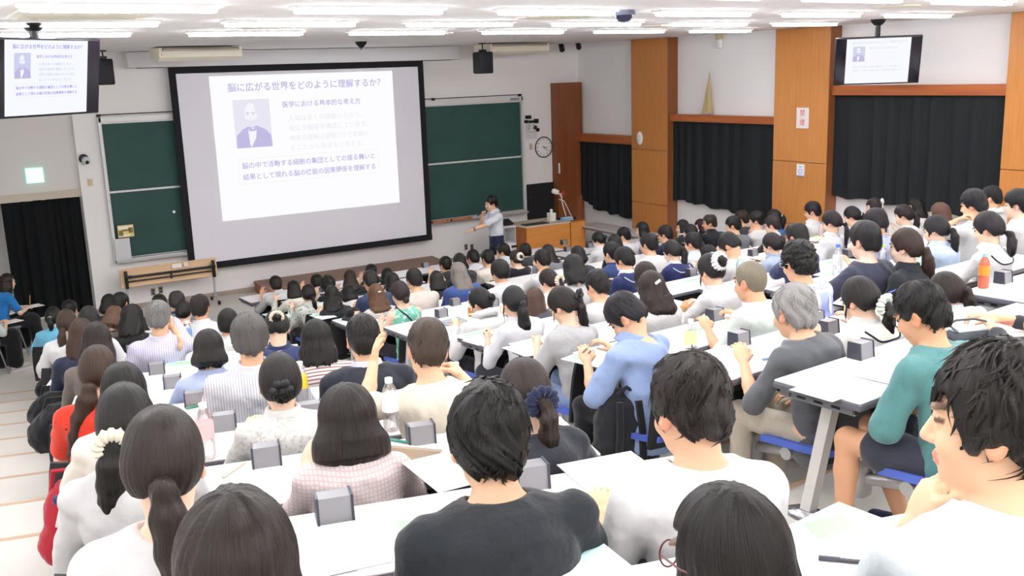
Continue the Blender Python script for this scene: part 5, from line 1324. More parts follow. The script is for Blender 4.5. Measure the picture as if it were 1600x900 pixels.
put('L08', 'L', 6, 128, 519, 'in navy with shoulder-length hair near the aisle', hair='med', hc=BRN, top='tee', tc='#20283f', hp=18, look=.2)
put('L09', 'L', 8, 105, 501, 'in white shirt with drooping brown ponytail', hair='pony', hc=BRN, tie='#3c2a20', tz=-.05, tx=-.02, tl=.26, tf=1.1, top='shirt', tc=W1, hp=15, look=.2)
put('L10', 'L', 11, 84, 493, 'in sky blue by the aisle at the front', hair='pony', hc=BLK, tie='#efe3d0', tz=.0, tl=.15, top='shirt', tc='#79c4e4', hp=15, look=.3)
put('L11', 'L', 12, 110, 482, 'with black bowl cut, front row by the curtain', hair='short', hc=BLK, g='m', top='tee', tc=W1, hp=12, look=.4)
put('L12', 'L', 7, 140, 498, 'with round black bob in plain white shirt', hair='bob', hc=BLK, ze=-.09, top='shirt', tc=W1, hp=16, look=.2)
put('L13', 'L', 12, 171, 472, 'leftmost of two dark heads below the wall corner', hair='bob', hc=BLK, top='tee', tc='#22232a', hp=15)
put('L14', 'L', 11, 189, 471, 'rightmost of two dark heads below the wall corner', hair='short', hc=BLK, g='m', top='tee', tc='#2c2d33', hp=12)
put('L15', 'L', 9, 179, 494, 'with light brown hair bowing over folded hands', hair='bob', hc=LBR, top='blouse', tc='#5a4a44', hp=38, hy=-25, look=0, a=('desk', 'chin'))
put('L16', 'L', 8, 207, 493, 'in black with loose black hair before the grey-haired man', hair='med', hc=BLK, top='blouse', tc='#121215', hp=20, amp=2, hw=1.05)
put('L18', 'L', 6, 248, 492, 'with grey hair in lavender striped shirt', hair='short', hc=GRY, tufts=60, lift=.001, tl_=.025, g='m', top='shirt', tc='#e2dfee', pat=('vstripe', '#b9b3d6', 60, .3), hp=14, look=.3, a=('desk', 'ear'), hw=1.04)
put('L19', 'L', 12, 250, 473, 'with black hair in front row below the outlets', hair='short', hc=BLK, g='m', top='tee', tc='#2a3140', hp=14)
put('L21', 'L', 11, 277, 468, 'with cropped greying hair in blue-grey polo', hair='thin', hc=DGY, g='m', top='shirt', tc='#6f7f93', collar='#1f2a44', hp=12, tone='d')
put('L22', 'L', 10, 288, 484, 'with clipped-up hair in black sleeveless top', hair='bun', hc=BLK, tz=-.02, br=.03, clip='#d8c4a8', cz=.0, top='sleeveless', tc='#17171c', hp=16)
put('L23', 'L', 8, 313, 477, 'with thinning crown in pale grey shirt', hair='thin', hc=DBR, g='m', top='shirt', tc='#dcdcdf', hp=12, tone='d', lanyard='#5a64a0')
put('L24', 'L', 4, 327, 542, 'with black bob in light blue shirt', hair='bob', hc=BLK, ze=-.10, top='shirt', tc='#b6c3e6', hp=20, look=.2)
put('L25', 'L', 3, 391, 522, 'with salt-and-pepper hair in white pinstripe shirt', hair='short', hc='#524f4d', tufts=60, lift=.001, tl_=.025, g='m', top='shirt', tc='#eeeff3', pat=('vstripe', '#b7bbcb', 75, .3), hp=10, look=.4, sl=.9, hw=1.03)
put('L26', 'L', 7, 357, 502, 'with short black hair, half hidden by pinstriped man', hair='short', hc=BLK, g='m', top='shirt', tc=W1, hp=14)
put('L28', 'L', 5, 433, 508, 'in navy shirt bending with cream scrunchie', hair='bun', hc=BLK, tie='#e8d6c0', tz=.03, br=.03, sr=.016, top='shirt', tc='#2c3a66', hp=42, look=0)
put('L29', 'L', 4, 495, 525, 'with black hair in brown-striped top, white collar', hair='med', hc=BLK, ze=-.16, top='blouse', sl=1.2, tc='#ede8e6', pat=('hstripe', '#8f5f55', 40, .36), collar='#f4f4f4', hp=16, look=.4, hw=1.1)
put('L30', 'L', 3, 568, 523, 'in charcoal suit jacket with pale collar', hair='short', hc='#1b1816', tufts=60, lift=.001, tl_=.025, g='m', top='jacket', tc='#2b2f39', collar='#e4e2f0', hp=14, look=.4)
put('L31', 'L', 2, 668, 537, 'with brown hair in beige t-shirt raising hand', hair='short', hc='#3d3026', tufts=60, lift=.001, tl_=.025, g='m', top='tee', tc='#e9dfcb', hp=20, look=.2, hr=8, a=(((-.19, .56, 1.0), (-.7, .2, -1.0), (-.8, .5, .2), .25), ((.22, .50, .90), (.8, .2, -1.0), (.3, .3, 1), 1.1)), fh=True)
put('L32', 'L', 2, 438, 590, 'with sleek updo in white lace blouse', hair='bun', hc='#1a1614', tz=-.045, br=.036, flower='#0e1114', fz=-.03, fx=.0, top='blouse', sl=.9, tc='#efeeea', pat=('blotch', '#d9d6cf', 60, .55), hp=18, look=.2)
put('L33', 'L', 1, 543, 648, 'with glossy brown bob in pale pink waffle top', hair='bob', hc='#1f1714', ze=-.155, wb=1.5, hw=1.13, th=.016, top='blouse', sl=1.2, tc='#ecdfdc', pat=('check', '#d9c6c4', 70), hp=16, look=.3, back=.42, loose=.02)
put('L34', 'L', 1, 820, 605, 'in charcoal dress with navy striped scrunchie', hair='pony', hc='#2c211c', tie='#1f2747', scr=1, tz=-.03, tx=.02, tl=.3, tf=1.3, top='tee', tc='#34363f', hp=24, look=.2, hw=1.05)
put('L35', 'L', 0, 763, 672, 'with tousled black hair in black t-shirt', hair='messy', hc='#131110', g='m', th=.013, top='tee', tc='#24292e', sl=.8, hp=12, look=.35, bw=1.05, back=.60, hsz=1.06, tufts=170, lift=.002, tl_=.03)
put('L36', 'L', 0, 1077, 622, 'with wavy dark hair in white t-shirt', hair='messy', hc='#221c19', g='m', th=.013, top='tee', tc=W1, hp=16, hy=8, look=.3, bw=1.02, back=.62, hsz=1.05, tufts=170, lift=.002, tl_=.03)
put('L37', 'L', -1, 1138, 852, 'with long black hair and glasses at the bottom', hair='long', hc='#171412', th=.013, top='blouse', tc='#26305e', pat=('blotch', '#c9c2cf', 30, .56), glasses='#5a2326', ll=.3, hp=12, hy=22, look=0, back=.55)
put('L38', 'L', -1, 1552, 634, 'in pale blue shirt resting chin on hand', hair='messy', hc='#1c1815', g='m', th=.014, top='tee', tc='#dbe5ea', sl=.95, hp=5, hy=44, look=0, a=('fist', 'desk'), back=.62, tufts=240, lift=.003)
# ---- middle block
put('C01', 'C', 0, 1438, 482, 'in teal t-shirt and dark shorts by the aisle', hair='messy', hc='#141312', g='m', th=.012, tufts=130, lift=.002, tl_=.03, top='tee', tc='#5c9292', sl=.95, bc='#3c3f4c', bl=.62, loose=.02, hp=28, look=0, hy=10, a=(((-.02, .34, .60), (-1, -.4, -.4)), ((.05, .30, .62), (1, -.5, -.2))), tone='t', shoe='#1f2547', legs={-1: ((-.16, .42, .50), (-.17, .42, .10)), 1: ((.06, .45, .50), (.10, .30, .09))})
put('C02', 'C', 0, 1660, 470, 'in dark grey at the right edge, hands clasped', hair='short', hc=BLK, g='m', top='blouse', sl=1.5, tc='#3c3f47', hp=14, look=0, a=(((-.10, .62, .77), (-1, -.2, -.4)), ((-.02, .64, .78), (1, -.2, -.4))), fh=True)
put('C03', 'C', 1, 1240, 480, 'with silver hair in dark grey shirt', hair='messy', hc='#8f8d8b', g='m', th=.012, tufts=150, lift=.002, tl_=.03, top='tee', tc='#676a6f', sl=1.05, bc='#cfc6b4', hp=14, look=.5, a=('desk', 'lap'), back=.62, hsz=1.07, amp=.8)
put('C04', 'C', 1, 1343, 462, 'in white sailor blouse with pale green scrunchie', hair='pony', hc='#1c1715', tie='#e3ece2', scr=1, tz=-.05, tx=.02, tl=.24, tf=1.2, top='blouse', sl=1.3, tc='#eceae3', trim='#20223a', hp=26, look=.2, wisps=.11)
put('C05', 'C', 1, 1478, 452, 'with long straight ponytail behind the teal boy', hair='pony', hc=DBR, tie='#c9b8a8', tz=-.0, tx=.02, tl=.42, tf=1.35, top='shirt', tc='#dfe6f5', hp=24, look=.2)
put('C06', 'C', 2, 1172, 434, 'with shaved head in pale mint t-shirt', hair='buzz', hc='#7c7362', g='m', top='tee', tc='#e6f0e7', sl=.85, hp=10, hy=10, look=.5, tone='d', hsz=1.04)
put('C07', 'C', 2, 1247, 405, 'with curly black hair in printed grey t-shirt', hair='curly', hc='#121010', g='m', th=.022, top='tee', tc='#dcdfe3', hp=14, look=.7, glasses='#dddddd', hsz=1.03)
put('C08', 'C', 2, 978, 488, 'bent over writing in light blue shirt', hair='short', hc='#1d1b20', tufts=60, lift=.001, tl_=.025, g='m', top='shirt', tc='#9db4e0', sl=.9, bc='#202127', hp=48, look=0, hy=25, hsz=1.04, bw=1.06, shoe='#1c1d22', fold=.011, tw=8)
put('C09', 'C', 3, 880, 472, 'in grey t-shirt with black flower hair clip', hair='pony', hc='#201a19', tie='#101114', tz=-.0, tx=.03, ts=.25, tl=.24, tf=1.2, flower='#15161a', fx=.03, fz=.01, top='tee', tc='#c3c3c4', sl=.85, bc='#8fa6cf', hp=34, look=0, hy=18, wisps=.1)
put('C10', 'C', 4, 803, 468, 'in white shirt with long loose black ponytail', hair='pony', hc='#1d1b1d', tie='#1d1b1d', tz=-.01, tx=.0, tl=.42, tf=1.7, top='shirt', sl=1.5, tc='#ecedf2', hp=16, look=.3, wisps=.14)
put('C11', 'C', 5, 750, 468, 'with high knot and white hoodie', hair='bun', hc='#161616', tz=.01, br=.034, tx=.01, top='hoodie', tc='#e8e8e8', hp=24, hy=20, look=0, wisps=.1)
put('C12', 'C', 5, 836, 468, 'with wavy brown hair and dark grey top', hair='med', hc='#4a352c', top='blouse', tc='#4a4b55', hp=16, hy=-20, ze=-.2)
put('C13', 'C', 4, 933, 442, 'with ruffled black hair in white t-shirt', hair='messy', hc='#1a1818', g='m', top='tee', tc=W1, hp=18, look=.2)
put('C14', 'C', 3, 1018, 446, 'with silver clip in half-up dark brown hair', hair='half', hc='#2b211e', clip='#d9d6dc', cx=-.03, cs=(.05, .014, .02), cr=-25, ll=.16, top='tee', tc=W1, hp=20, look=.1, hw=1.04)
put('C15', 'C', 4, 1008, 428, 'with dark brown hair behind the silver-clip girl', hair='med', hc='#2a211d', top='shirt', tc='#eef1f6', hp=18, look=.2)
put('C16', 'C', 3, 1110, 418, 'with topknot in ruffled white scrunchie', hair='bun', hc='#1d1718', tie='#f5f4f6', sr=.026, br=.045, tz=.045, top='blouse', sl=1.3, tc=W1, hp=24, look=0, wisps=.13, a=(((-.2, .42, .80), (-.6, -.2, -.7)), 'desk'))
put('C17', 'R', 6, 1107, 397, 'with white hairpin in front of the topknot', hair='med', hc='#1b191e', clip='#f4f4f4', cx=-.06, cz=.03, top='shirt', tc='#cfdbf0', hp=18, look=.4)
put('C18', 'C', 8, 588, 458, 'with brown half-tied hair in striped top', hair='half', hc='#5a3f2c', clip='#eadfce', ll=.17, top='blouse', sl=1.3, tc='#f0efee', pat=('hstripe', '#585a66', 40, .24), hp=14, look=.3, fringe=.06)
put('C19', 'C', 7, 625, 455, 'in mint floral sleeveless blouse with low bun', hair='bun', hc='#2c2022', tz=-.075, br=.036, top='sleeveless', tc='#7fd0b6', pat=('blotch', '#dff2ea', 22, .58), hp=14, look=.3, strap='#22263a', strapside=-1)
put('C20', 'C', 8, 647, 434, 'in pale beige t-shirt beside the grey desk box', hair='short', hc='#1b1917', g='m', top='tee', tc='#ddd3c8', hp=14, look=.3, bw=1.08, sl=.85)
put('C21', 'C', 10, 545, 458, 'with glossy black bob in white, beside black hat', hair='bob', hc=BLK, ze=-.09, top='tee', tc=W1, hp=18, look=.2)
put('C22', 'C', 9, 519, 460, 'with long black hair in black shirt', hair='long', hc=BLK, ll=.16, top='shirt', tc='#23262b', hp=14)
put('C23', 'C', 10, 482, 457, 'with long black side ponytail in patterned blouse', hair='pony', hc=BLK, tie='#15120f', tz=-.05, tx=.02, tl=.3, top='blouse', tc='#e2e8dc', pat=('blotch', '#4d5a4a', 30, .62), hp=16, hy=15)
put('C24', 'C', 11, 459, 450, 'with black bob in cream blouse', hair='bob', hc='#1b1513', ze=-.15, top='blouse', tc='#eae6da', hp=18, look=.3)
put('C25', 'C', 12, 431, 443, 'in white shirt at the left end, front desk', hair='short', hc=BLK, g='m', top='shirt', sl=1.5, tc=W1, hp=20, look=.3)
put('C26', 'C', 12, 495, 440, 'with round black hair in slate green top', hair='short', hc=BLK, g='m', top='tee', tc='#48565c', hp=16, look=.3)
put('C27', 'C', 11, 513, 444, 'with frizzy dark hair beside the slate green top', hair='curly', hc='#171513', g='f', th=.024, top='tee', tc='#1d1e22', hp=14)
put('C28', 'C', 11, 547, 433, 'with long brown hair below the screen', hair='long', hc='#2d211b', ll=.14, top='blouse', tc='#1d2126', hp=14)
put('C30', 'C', 12, 580, 424, 'in black, topmost head before the platform centre', hair='short', hc=BLK, g='m', top='tee', tc='#1b1c20', hp=14)
put('C31', 'C', 9, 579, 437, 'with dark cropped hair in navy shirt', hair='short', hc='#1c1a19', g='m', top='tee', tc='#3a4563', hp=16, look=.3)
put('C32', 'C', 11, 605, 430, 'small black-haired, partly hidden beside navy shirt', hair='bob', hc=BLK, top='tee', tc='#25262c', hp=14)
put('C33', 'C', 10, 614, 438, 'with long dark hair before the mint blouse', hair='long', hc='#1d1917', ll=.2, top='shirt', tc=W2, hp=14)
put('C34', 'C', 9, 682, 436, 'with straight charcoal bob in dark blue', hair='bob', hc='#24211f', ze=-.15, top='blouse', tc='#27303f', hp=16, look=.3)
put('C35', 'C', 11, 696, 412, 'with round black hair in charcoal near platform end', hair='short', hc=BLK, g='m', top='tee', tc='#2e3235', hp=14, look=.3)
put('C36', 'C', 8, 717, 424, 'with wavy grey half-up hair in blue shirt', hair='half', hc='#77706a', clip='#8a8078', ll=.2, lw=1.1, amp=2.2, top='tee', sl=1.1, tc='#3f5796', hp=14, look=.3, bw=1.12)
put('C37', 'C', 10, 718, 407, 'with black hair just behind the grey-haired woman', hair='bob', hc=BLK, top='tee', tc='#24252b', hp=14)
put('C38', 'C', 11, 739, 401, 'in white shirt left of the beige printed shirt', hair='short', hc=BLK, g='m', top='shirt', tc=WS, hp=14, look=.3)
put('C39', 'C', 10, 762, 402, 'in cream printed t-shirt below the lecturer', hair='short', hc=BLK, g='m', top='tee', tc='#e8e0d2', hp=14, look=.3)
put('C40', 'C', 11, 786, 391, 'in white shirt facing left below the lecturer', hair='short', hc=BLK, g='m', top='shirt', tc=WS, hp=10, hy=30, look=.5)
put('C41', 'R', 10, 806, 402, 'with white scrunchie bun in scoop-backed black dress', hair='bun', hc='#2b1f1b', tie='#f1eadc', sr=.024, br=.032, tz=.02, top='scoop', tc='#241f2a', hp=16, look=.3)
put('C42', 'R', 11, 820, 391, 'in charcoal t-shirt right of the white bun', hair='short', hc=BLK, g='m', top='tee', tc='#43464b', hp=12, look=.4)
put('C43', 'C', 7, 781, 422, 'with large round black hair in white shirt', hair='short', hc='#161514', g='m', th=.017, top='shirt', tc=W1, hp=16, look=.2, tone='t', hw=1.05)
put('C44', 'R', 8, 847, 404, 'in white t-shirt holding hands by face', hair='short', hc=BLK, g='m', th=.015, top='tee', tc=W1, hp=18, look=.2, a=(('cheek', 'desk')))
put('C45', 'R', 10, 856, 393, 'with long dark hair and grey cardigan', hair='long', hc='#231d1c', ll=.16, top='blouse', tc='#8a8c92', hp=14)
put('C46', 'C', 6, 857, 436, 'with big beige scrunchie on low ponytail', hair='pony', hc='#261c1b', tie='#ecdcc6', scr=1, tz=-.01, tx=.02, tl=.14, top='tee', tc=W1, hp=24, hy=10, look=0)
put('C47', 'C', 5, 896, 415, 'with full black hair in white short sleeves', hair='med', hc='#171616', ze=-.14, hw=1.06, top='tee', tc=W1, hp=16, look=.3)
put('C48', 'R', 8, 903, 397, 'with black bob and dark shirt before lectern desk', hair='bob', hc='#171616', ze=-.1, top='tee', tc='#30343e', hp=16)
put('C49', 'R', 10, 935, 373, 'wearing white face mask and high knot', hair='bun', hc='#141315', tz=.01, br=.035, top='blouse', tc=W1, mask=1, hp=24, hy=16, look=.3)
put('C50', 'R', 7, 955, 393, 'in navy jacket with short black hair', hair='short', hc='#191818', g='m', th=.014, top='jacket', tc='#2f4374', hp=12, hy=10, look=.6, collar='#2f4374')
put('C51', 'R', 8, 960, 379, 'with dark round hair behind the navy jacket', hair='bob', hc='#1b1a1c', top='tee', tc='#26272d', hp=14)
put('C52', 'R', 10, 974, 366, 'in white t-shirt with dark shoulder strap', hair='short', hc='#141416', g='m', top='tee', tc=W1, strap='#262a40', hp=12, hy=8)
put('C53', 'R', 6, 975, 403, 'in navy knit vest with white edging', hair='short', hc='#191818', g='m', th=.016, top='vest', tc='#26305f', trim='#eeeef4', hp=20, hy=12, look=.3, mask=1)
put('C54', 'R', 10, 1003, 357, 'in pale lavender top against the pillar', hair='med', hc='#171516', top='blouse', sl=1.3, tc='#cfcad8', hp=10, hy=10)
put('C55', 'R', 7, 1013, 379, 'in white t-shirt before the first timber pillar', hair='short', hc='#19181a', g='m', th=.016, top='tee', tc=W1, hp=12, hy=8, bw=1.05)
put('C56', 'R', 9, 1039, 364, 'in dark navy shirt below the timber pillar', hair='short', hc='#171618', g='m', th=.016, top='tee', tc='#262b45', hp=14, hy=5)
put('C57', 'R', 6, 1050, 390, 'with long ponytail in navy vest, white collar', hair='pony', hc='#1f1b1d', tie='#1f1b1d', tz=.0, tx=.03, tl=.34, tf=1.2, top='vest', tc='#2a3263', collar='#f0f0f4', trim='#eeeef4', hp=26, hy=10, look=.2, a=('cheek', 'desk'))
put('C58', 'R', 10, 1066, 353, 'with long dark hair by the curtain corner', hair='long', hc='#1a1617', ll=.2, top='vest', tc='#2a2f38', hp=10, hy=10)
put('C59', 'R', 9, 1078, 361, 'with dark ponytail beside the curtain wall', hair='pony', hc='#1d191a', tie='#ded8dc', tz=.0, tl=.26, tf=1.1, top='tee', tc='#2a2430', hp=16, hy=5)
put('C60', 'R', 7, 1082, 377, 'in pale blue shirt with clasped hands', hair='short', hc='#1a191b', g='m', th=.016, top='shirt', sl=1.5, tc='#d9e3f5', hp=12, hy=8, a=(((-.04, .42, .92), (-.6, .2, -1)), ((.04, .42, .92), (.6, .2, -1))))
put('C61', 'R', 9, 1108, 346, 'with cropped hair in black jacket', hair='thin', hc='#2b2620', g='m', top='jacket', tc='#20242b', collar='#20242b', hp=8, hy=20, a=('chin', 'desk'), tone='d')
put('C62', 'R', 10, 1094, 352, 'with plum-tinted hair behind the black jacket', hair='med', hc='#2a1726', top='tee', tc='#2a2636', hp=10, hy=15, a=('chin', 'desk'))
put('C63', 'R', 8, 1145, 350, 'with bowl cut in grey t-shirt', hair='short', hc='#1d1a1c', g='m', th=.016, top='tee', tc='#7c7e85', hp=12, hy=12)
put('C64', 'R', 9, 1158, 340, 'with dark brown crop against the middle curtain', hair='short', hc='#2b201c', g='m', th=.016, top='tee', tc='#3d3f48', hp=10)
put('C65', 'R', 8, 1181, 342, 'in white t-shirt, fists at the mouth', hair='short', hc='#17161a', g='m', th=.016, top='tee', tc=W1, hp=10, hy=10, a=('chin', 'chin'))
put('C66', 'R', 5, 1140, 380, 'in white t-shirt bending low over desk', hair='short', hc='#1b191c', g='m', top='tee', tc=W1, hp=48, hy=15, look=0)
put('C67', 'R', 7, 1206, 349, 'in brown vest with white collar, chin on hand', hair='short', hc='#2a2026', g='f', top='vest', tc='#3a3034', hp=14, hy=10, a=('chin', 'desk'), glasses='#6a3a3a')
put('C68', 'R', 5, 1206, 379, 'with side ponytail in dusty blue shirt', hair='pony', hc='#1f1b1f', tie='#1f1b1f', tz=.0, tx=.04, tl=.24, tf=1.3, top='shirt', tc='#b4c3e0', hp=20, hy=8)
put('C69', 'R', 8, 1209, 338, 'in vivid blue shirt with small ponytail', hair='pony', hc='#171518', tie='#f0e8e4', tz=.02, tl=.2, tf=1.2, top='tee', tc='#3f7bbf', hp=16, hy=0)
put('C70', 'R', 4, 1244, 366, 'balding, cheek on hand, in navy', hair='thin', hc='#1d1b1b', g='m', top='shirt', tc='#3c4672', hp=16, hy=6, a=('cheek', 'desk'), tone='d')
put('C71', 'R', 7, 1269, 328, 'in white shirt, chin on fist before pillar', hair='short', hc='#191519', g='m', th=.016, top='shirt', sl=1.3, tc=W1, hp=14, hy=10, a=('chin', 'desk'))
put('C72', 'R', 5, 1299, 344, 'in pale grey shirt with thin low ponytail', hair='pony', hc='#241c20', tie='#241c20', tz=-.06, tl=.25, tf=.8, top='blouse', sl=1.2, tc='#e6e7ec', hp=24, hy=10, look=.4)
put('C73', 'R', 6, 1331, 335, 'with ponytail and green bottle nearby', hair='pony', hc='#1d191c', tie='#e9e6e0', tz=-.0, tl=.25, tf=1.1, top='tee', tc='#e0e3e8', hp=22, hy=8, look=.5)
put('C74', 'R', 6, 1365, 322, 'wearing large white hair bow', hair='long', hc='#241a1e', bow='#f2f0e8', ll=.25, top='shirt', tc='#e9e9ee', hp=10, hy=12)
put('C75', 'R', 4, 1368, 344, 'in lavender blue shirt with bowl cut', hair='short', hc='#211b22', g='m', th=.018, top='shirt', tc='#bcc6e6', hp=18, hy=6)
put('C76', 'R', 2, 1350, 371, 'in dark navy t-shirt, arm on desk', back=.32, hair='short', hc='#1b1a1d', g='m', th=.016, top='tee', sl=.95, tc='#3a3d52', hp=8, hy=8, bw=1.08, a=(((-.30, .40, .80), (-.8, -.1, -.6)), 'desk'), tone='p')
put('C77', 'R', 2, 1414, 380, 'in black with brown ponytail, in left profile', hair='pony', hc='#33251f', tie='#15151a', tz=-.03, tx=.02, ts=.2, tl=.24, tf=1.5, top='blouse', tc='#262a30', hp=8, hy=22, tone='p')
put('C78', 'R', 5, 1411, 333, 'in white patterned top with drooping ponytail', hair='pony', hc='#231c1d', tie='#d9b890', tz=-.01, tl=.28, tf=1.2, top='tee', tc='#eeecec', pat=('blotch', '#8b8d98', 26, .63), hp=16, hy=10)
put('C79', 'R', 6, 1431, 322, 'with black hair fading into the right curtain', hair='long', hc='#161518', ll=.2, top='tee', tc='#d9dad8', hp=10)
put('C80', 'R', 4, 1468, 332, 'with long light brown hair in black', hair='long', hc='#54382f', ll=.28, lw=1.3, hw=1.05, top='tee', tc='#1c1c24', hp=12, look=.3)
put('C81', 'R', 3, 1462, 355, 'in light blue shirt with black ponytail', hair='pony', hc='#1f1c20', tie='#1f1c20', tz=-.03, tx=.0, tl=.28, tf=1.25, top='shirt', tc='#c9dcf6', hp=22, hy=10, look=.5, wisps=.1, a=('desk', 'desk'))
put('C82', 'R', 3, 1520, 316, 'in white t-shirt covering face with hand', hair='messy', hc='#18171b', g='m', th=.018, top='tee', tc=W1, hp=16, hy=10, a=('brow', 'desk'))
put('C83', 'R', 4, 1548, 306, 'in white hoodie behind the face-covering person', hair='short', hc='#17161a', g='m', top='hoodie', tc='#ecebea', hp=12)
put('C84', 'R', 2, 1543, 352, 'in white top with black ribbon edging', hair='pony', hc='#221c22', tie='#5a4140', tz=-.075, tx=.02, tl=.16, tf=1.3, top='blouse', sl=1.1, tc='#f0efef', trim='#23212b', hp=22, hy=10, look=.5, a=('chin', 'chin'))
put('C85', 'R', 3, 1588, 316, 'in white t-shirt in profile by the right edge', hair='short', hc='#17161a', g='m', th=.02, top='tee', tc=W1, hp=8, hy=14, bw=1.06, hsz=1.05, tone='p')
# ---- the lecturer and two staff seated at the front left
def stand_J(H): 
    def J(sz): return (np.array([0, 0, H*.575]), np.array([0, .0, H*.70]), np.array([0, .015, H*.81]), np.array([0, .03, H*.905]), np.array([0, .085, H]))
    return J
def stand_L(H):
    def L(sz): return {s: (np.array([s*.085, 0, H*.56]), np.array([s*.095, .02+.05*s, H*.31]), np.array([s*.10, -.02+.08*s, .085])) for s in (-1, 1)}
    return L
Hs = onY(767, 318, 14.75); Hs = np.array(Hs)
o, info = person('SPK', Hs, 0.0, RAD(84), dict(hair='messy', hc='#161314', g='m', amp=.7, look=0, hy=2, hp=10, top='shirt', tc='#e9edf7', sl=.85, bc='#262b4d', J=stand_J(Hs[2]), L=stand_L(Hs[2]), shoe='#1a1a1e',
    a=(((-.10, .50, 1.12), (-.5, -.3, -1), (0, .2, 1), .35), ((.03, .25, 1.33), (.8, -.4, -1), (.6, .6, .3), 1.2)), fh=True, group='front staff', hsz=1.05),
    'standing lecturer in white short-sleeved shirt and navy trousers speaking into a microphone', '', None, True)
S_, E_, Wm, n_, c_ = info['J'][1]; dm = unit(Wm-E_)
lw = lambda p: Vector((info['org'][0], info['org'][1], 0))+Matrix.Rotation(info['th'], 3, 'Z') @ Vector(p)
mc = lw(Wm+dm*.07+np.array([-.01, .02, 0])); mt = lw(info['Hc']+info['A'] @ np.array([0, .14, -.085]))
mk = thing('microphone', 'silver-headed black microphone held at the lecturer\'s mouth', 'microphone', mc)
v = (mt-mc).normalized(); m = MB(); m.tube([-v*.10, v*.10], [.011, .014], 12); m.build('handle', pbr('mic_black', '#222226', .4), mk)
m = MB(); m.tube([v*.10, v*.115, v*.14, v*.155], [.016, .024, .024, .012], 14); m.build('head', pbr('mic_mesh', '#8b8d92', .35, .8), mk)
S_, E_, W2_, n_, c_ = info['J'][-1]
m = MB(); q = lw(W2_-unit(W2_-E_)*.03); d_ = Matrix.Rotation(info['th'], 3, 'Z') @ Vector(unit(W2_-E_)); m.torus(tuple(q), .031, .008, d_.to_track_quat('Z', 'Y').to_matrix(), 20, 8); m.build('wristwatch', dark, None); w_ = bpy.data.objects['wristwatch']; w_.parent = o; w_.matrix_parent_inverse = (Matrix.Translation(o.location) @ Matrix.Rotation(info['th'], 4, 'Z')).inverted()
# wooden pointer rail pieces along the chalk tray
om = pbr('orange_chalk_pole', '#c9744a', .5)
for (p, q, lab) in (((676, 348), (703, 344), 'left orange wooden pointer lying along the chalk tray'), ((706, 346), (738, 342), 'right orange wooden pointer lying along the chalk tray by the lecturer')):
    a, b = onY(*p, YF-.27), onY(*q, YF-.27); t_ = thing('pointer_stick', lab, 'pointer', (a+b)/2, 0, 'pointers on the chalk tray'); t_.location.z = bz0+.07
    L_ = (b-a).length; m = MB(); m.tube([(-L_/2, 0, 0), (L_/2, 0, 0)], .022, 10); m.build('shaft', om, t_); m = MB(); m.tube([(-L_/2-.04, 0, 0), (-L_/2, 0, 0)], .024, 10); m.tube([(L_*.3, 0, 0), (L_*.34, 0, 0)], .025, 10); m.build('ferrule', dark, t_)
def pipe_chair(loc, rz, lab):
    o = thing('pipe_chair', lab, 'chair', loc, rz, 'pipe chairs of the staff')
    m = MB(); m.box((0, 0, .44), (.42, .42, .035), bev=.015); m.build('seat', pbr('chair_grey', '#6d7076', .6), o); m = MB(); m.box((0, -.23, .68), (.40, .03, .24), Matrix.Rotation(RAD(8), 3, 'X'), bev=.012); m.build('backrest', pbr('chair_grey', '#6d7076', .6), o)
    for sx in (-1, 1):
        for sy in (-1, 1):
            m = MB(); m.tube([(sx*.19, sy*.17, .43), (sx*.2, sy*.26, .0)], .011, 8); m.build('leg', steel, o)
        m = MB(); m.tube([(sx*.19, -.2, .43), (sx*.19, -.24, .80)], .011, 8); m.build('back_post', steel, o)
for (pid, x, y, Y, lab, st) in (('S1', 12, 441, 15.6, 'staff woman in blue polo shirt seated before the doorway curtain', dict(hair='med', hc='#2a1d18', top='tee', tc='#2f86d2', collar='#2a6fb8', bc='#1b1c22', loose=.03, shoe='#e9e6e0')),
                                ('S2', -22, 478, 14.7, 'staff member in blue with papers at the left edge', dict(hair='med', hc='#2a1d18', top='vest', sl=.9, tc='#e2ece4', collar='#2f86d2', bc='#15161a', loose=.04, shoe='#d9d4cb'))):
    Hh = np.array(onY(x, y, Y)); st.update(group='front staff', look=0, hp=8, a=(((-.08, .38, .66), (-.6, -.5, -.3)), ((.08, .38, .66), (.6, -.5, -.3))), fh=True)
    Hh[2] = min(Hh[2], 1.20)
    o, info = person(pid, Hh, 0.0, RAD(-72 if pid == 'S1' else -66), st, lab, '')
    pipe_chair((info['org'][0], info['org'][1], 0), info['th'], 'grey pipe chair under the '+('blue-polo staff woman by the curtain' if pid == 'S1' else 'staff member at the left picture edge'))
    f = Vector((-math.sin(info['th']), math.cos(info['th']), 0)); c = Vector((info['org'][0], info['org'][1], .66))+f*.48
    m = MB(); m.box((0, 0, 0), (.21, .29, .004), Matrix.Rotation(info['th'], 3, 'Z')); q = m.build('notepad', pbr('paper_white', '#f4f2ea', .7), smooth=False); q.location = (c.x, c.y, .655); tag(q, 'white sheet held on the lap of the '+('blue-polo staff woman' if pid == 'S1' else 'staff member at the left edge'), 'paper', 'staff notes')
    if pid == 'S1': m = MB(); m.tube([(0, 0, 0), (.02, .03, .13)], .005, 8); q = m.build('pencil', pbr('pencil_yellow', '#d9b45c', .5)); q.location = (c.x-.02, c.y, .69); tag(q, 'pencil held upright by the blue-polo staff woman', 'pencil')

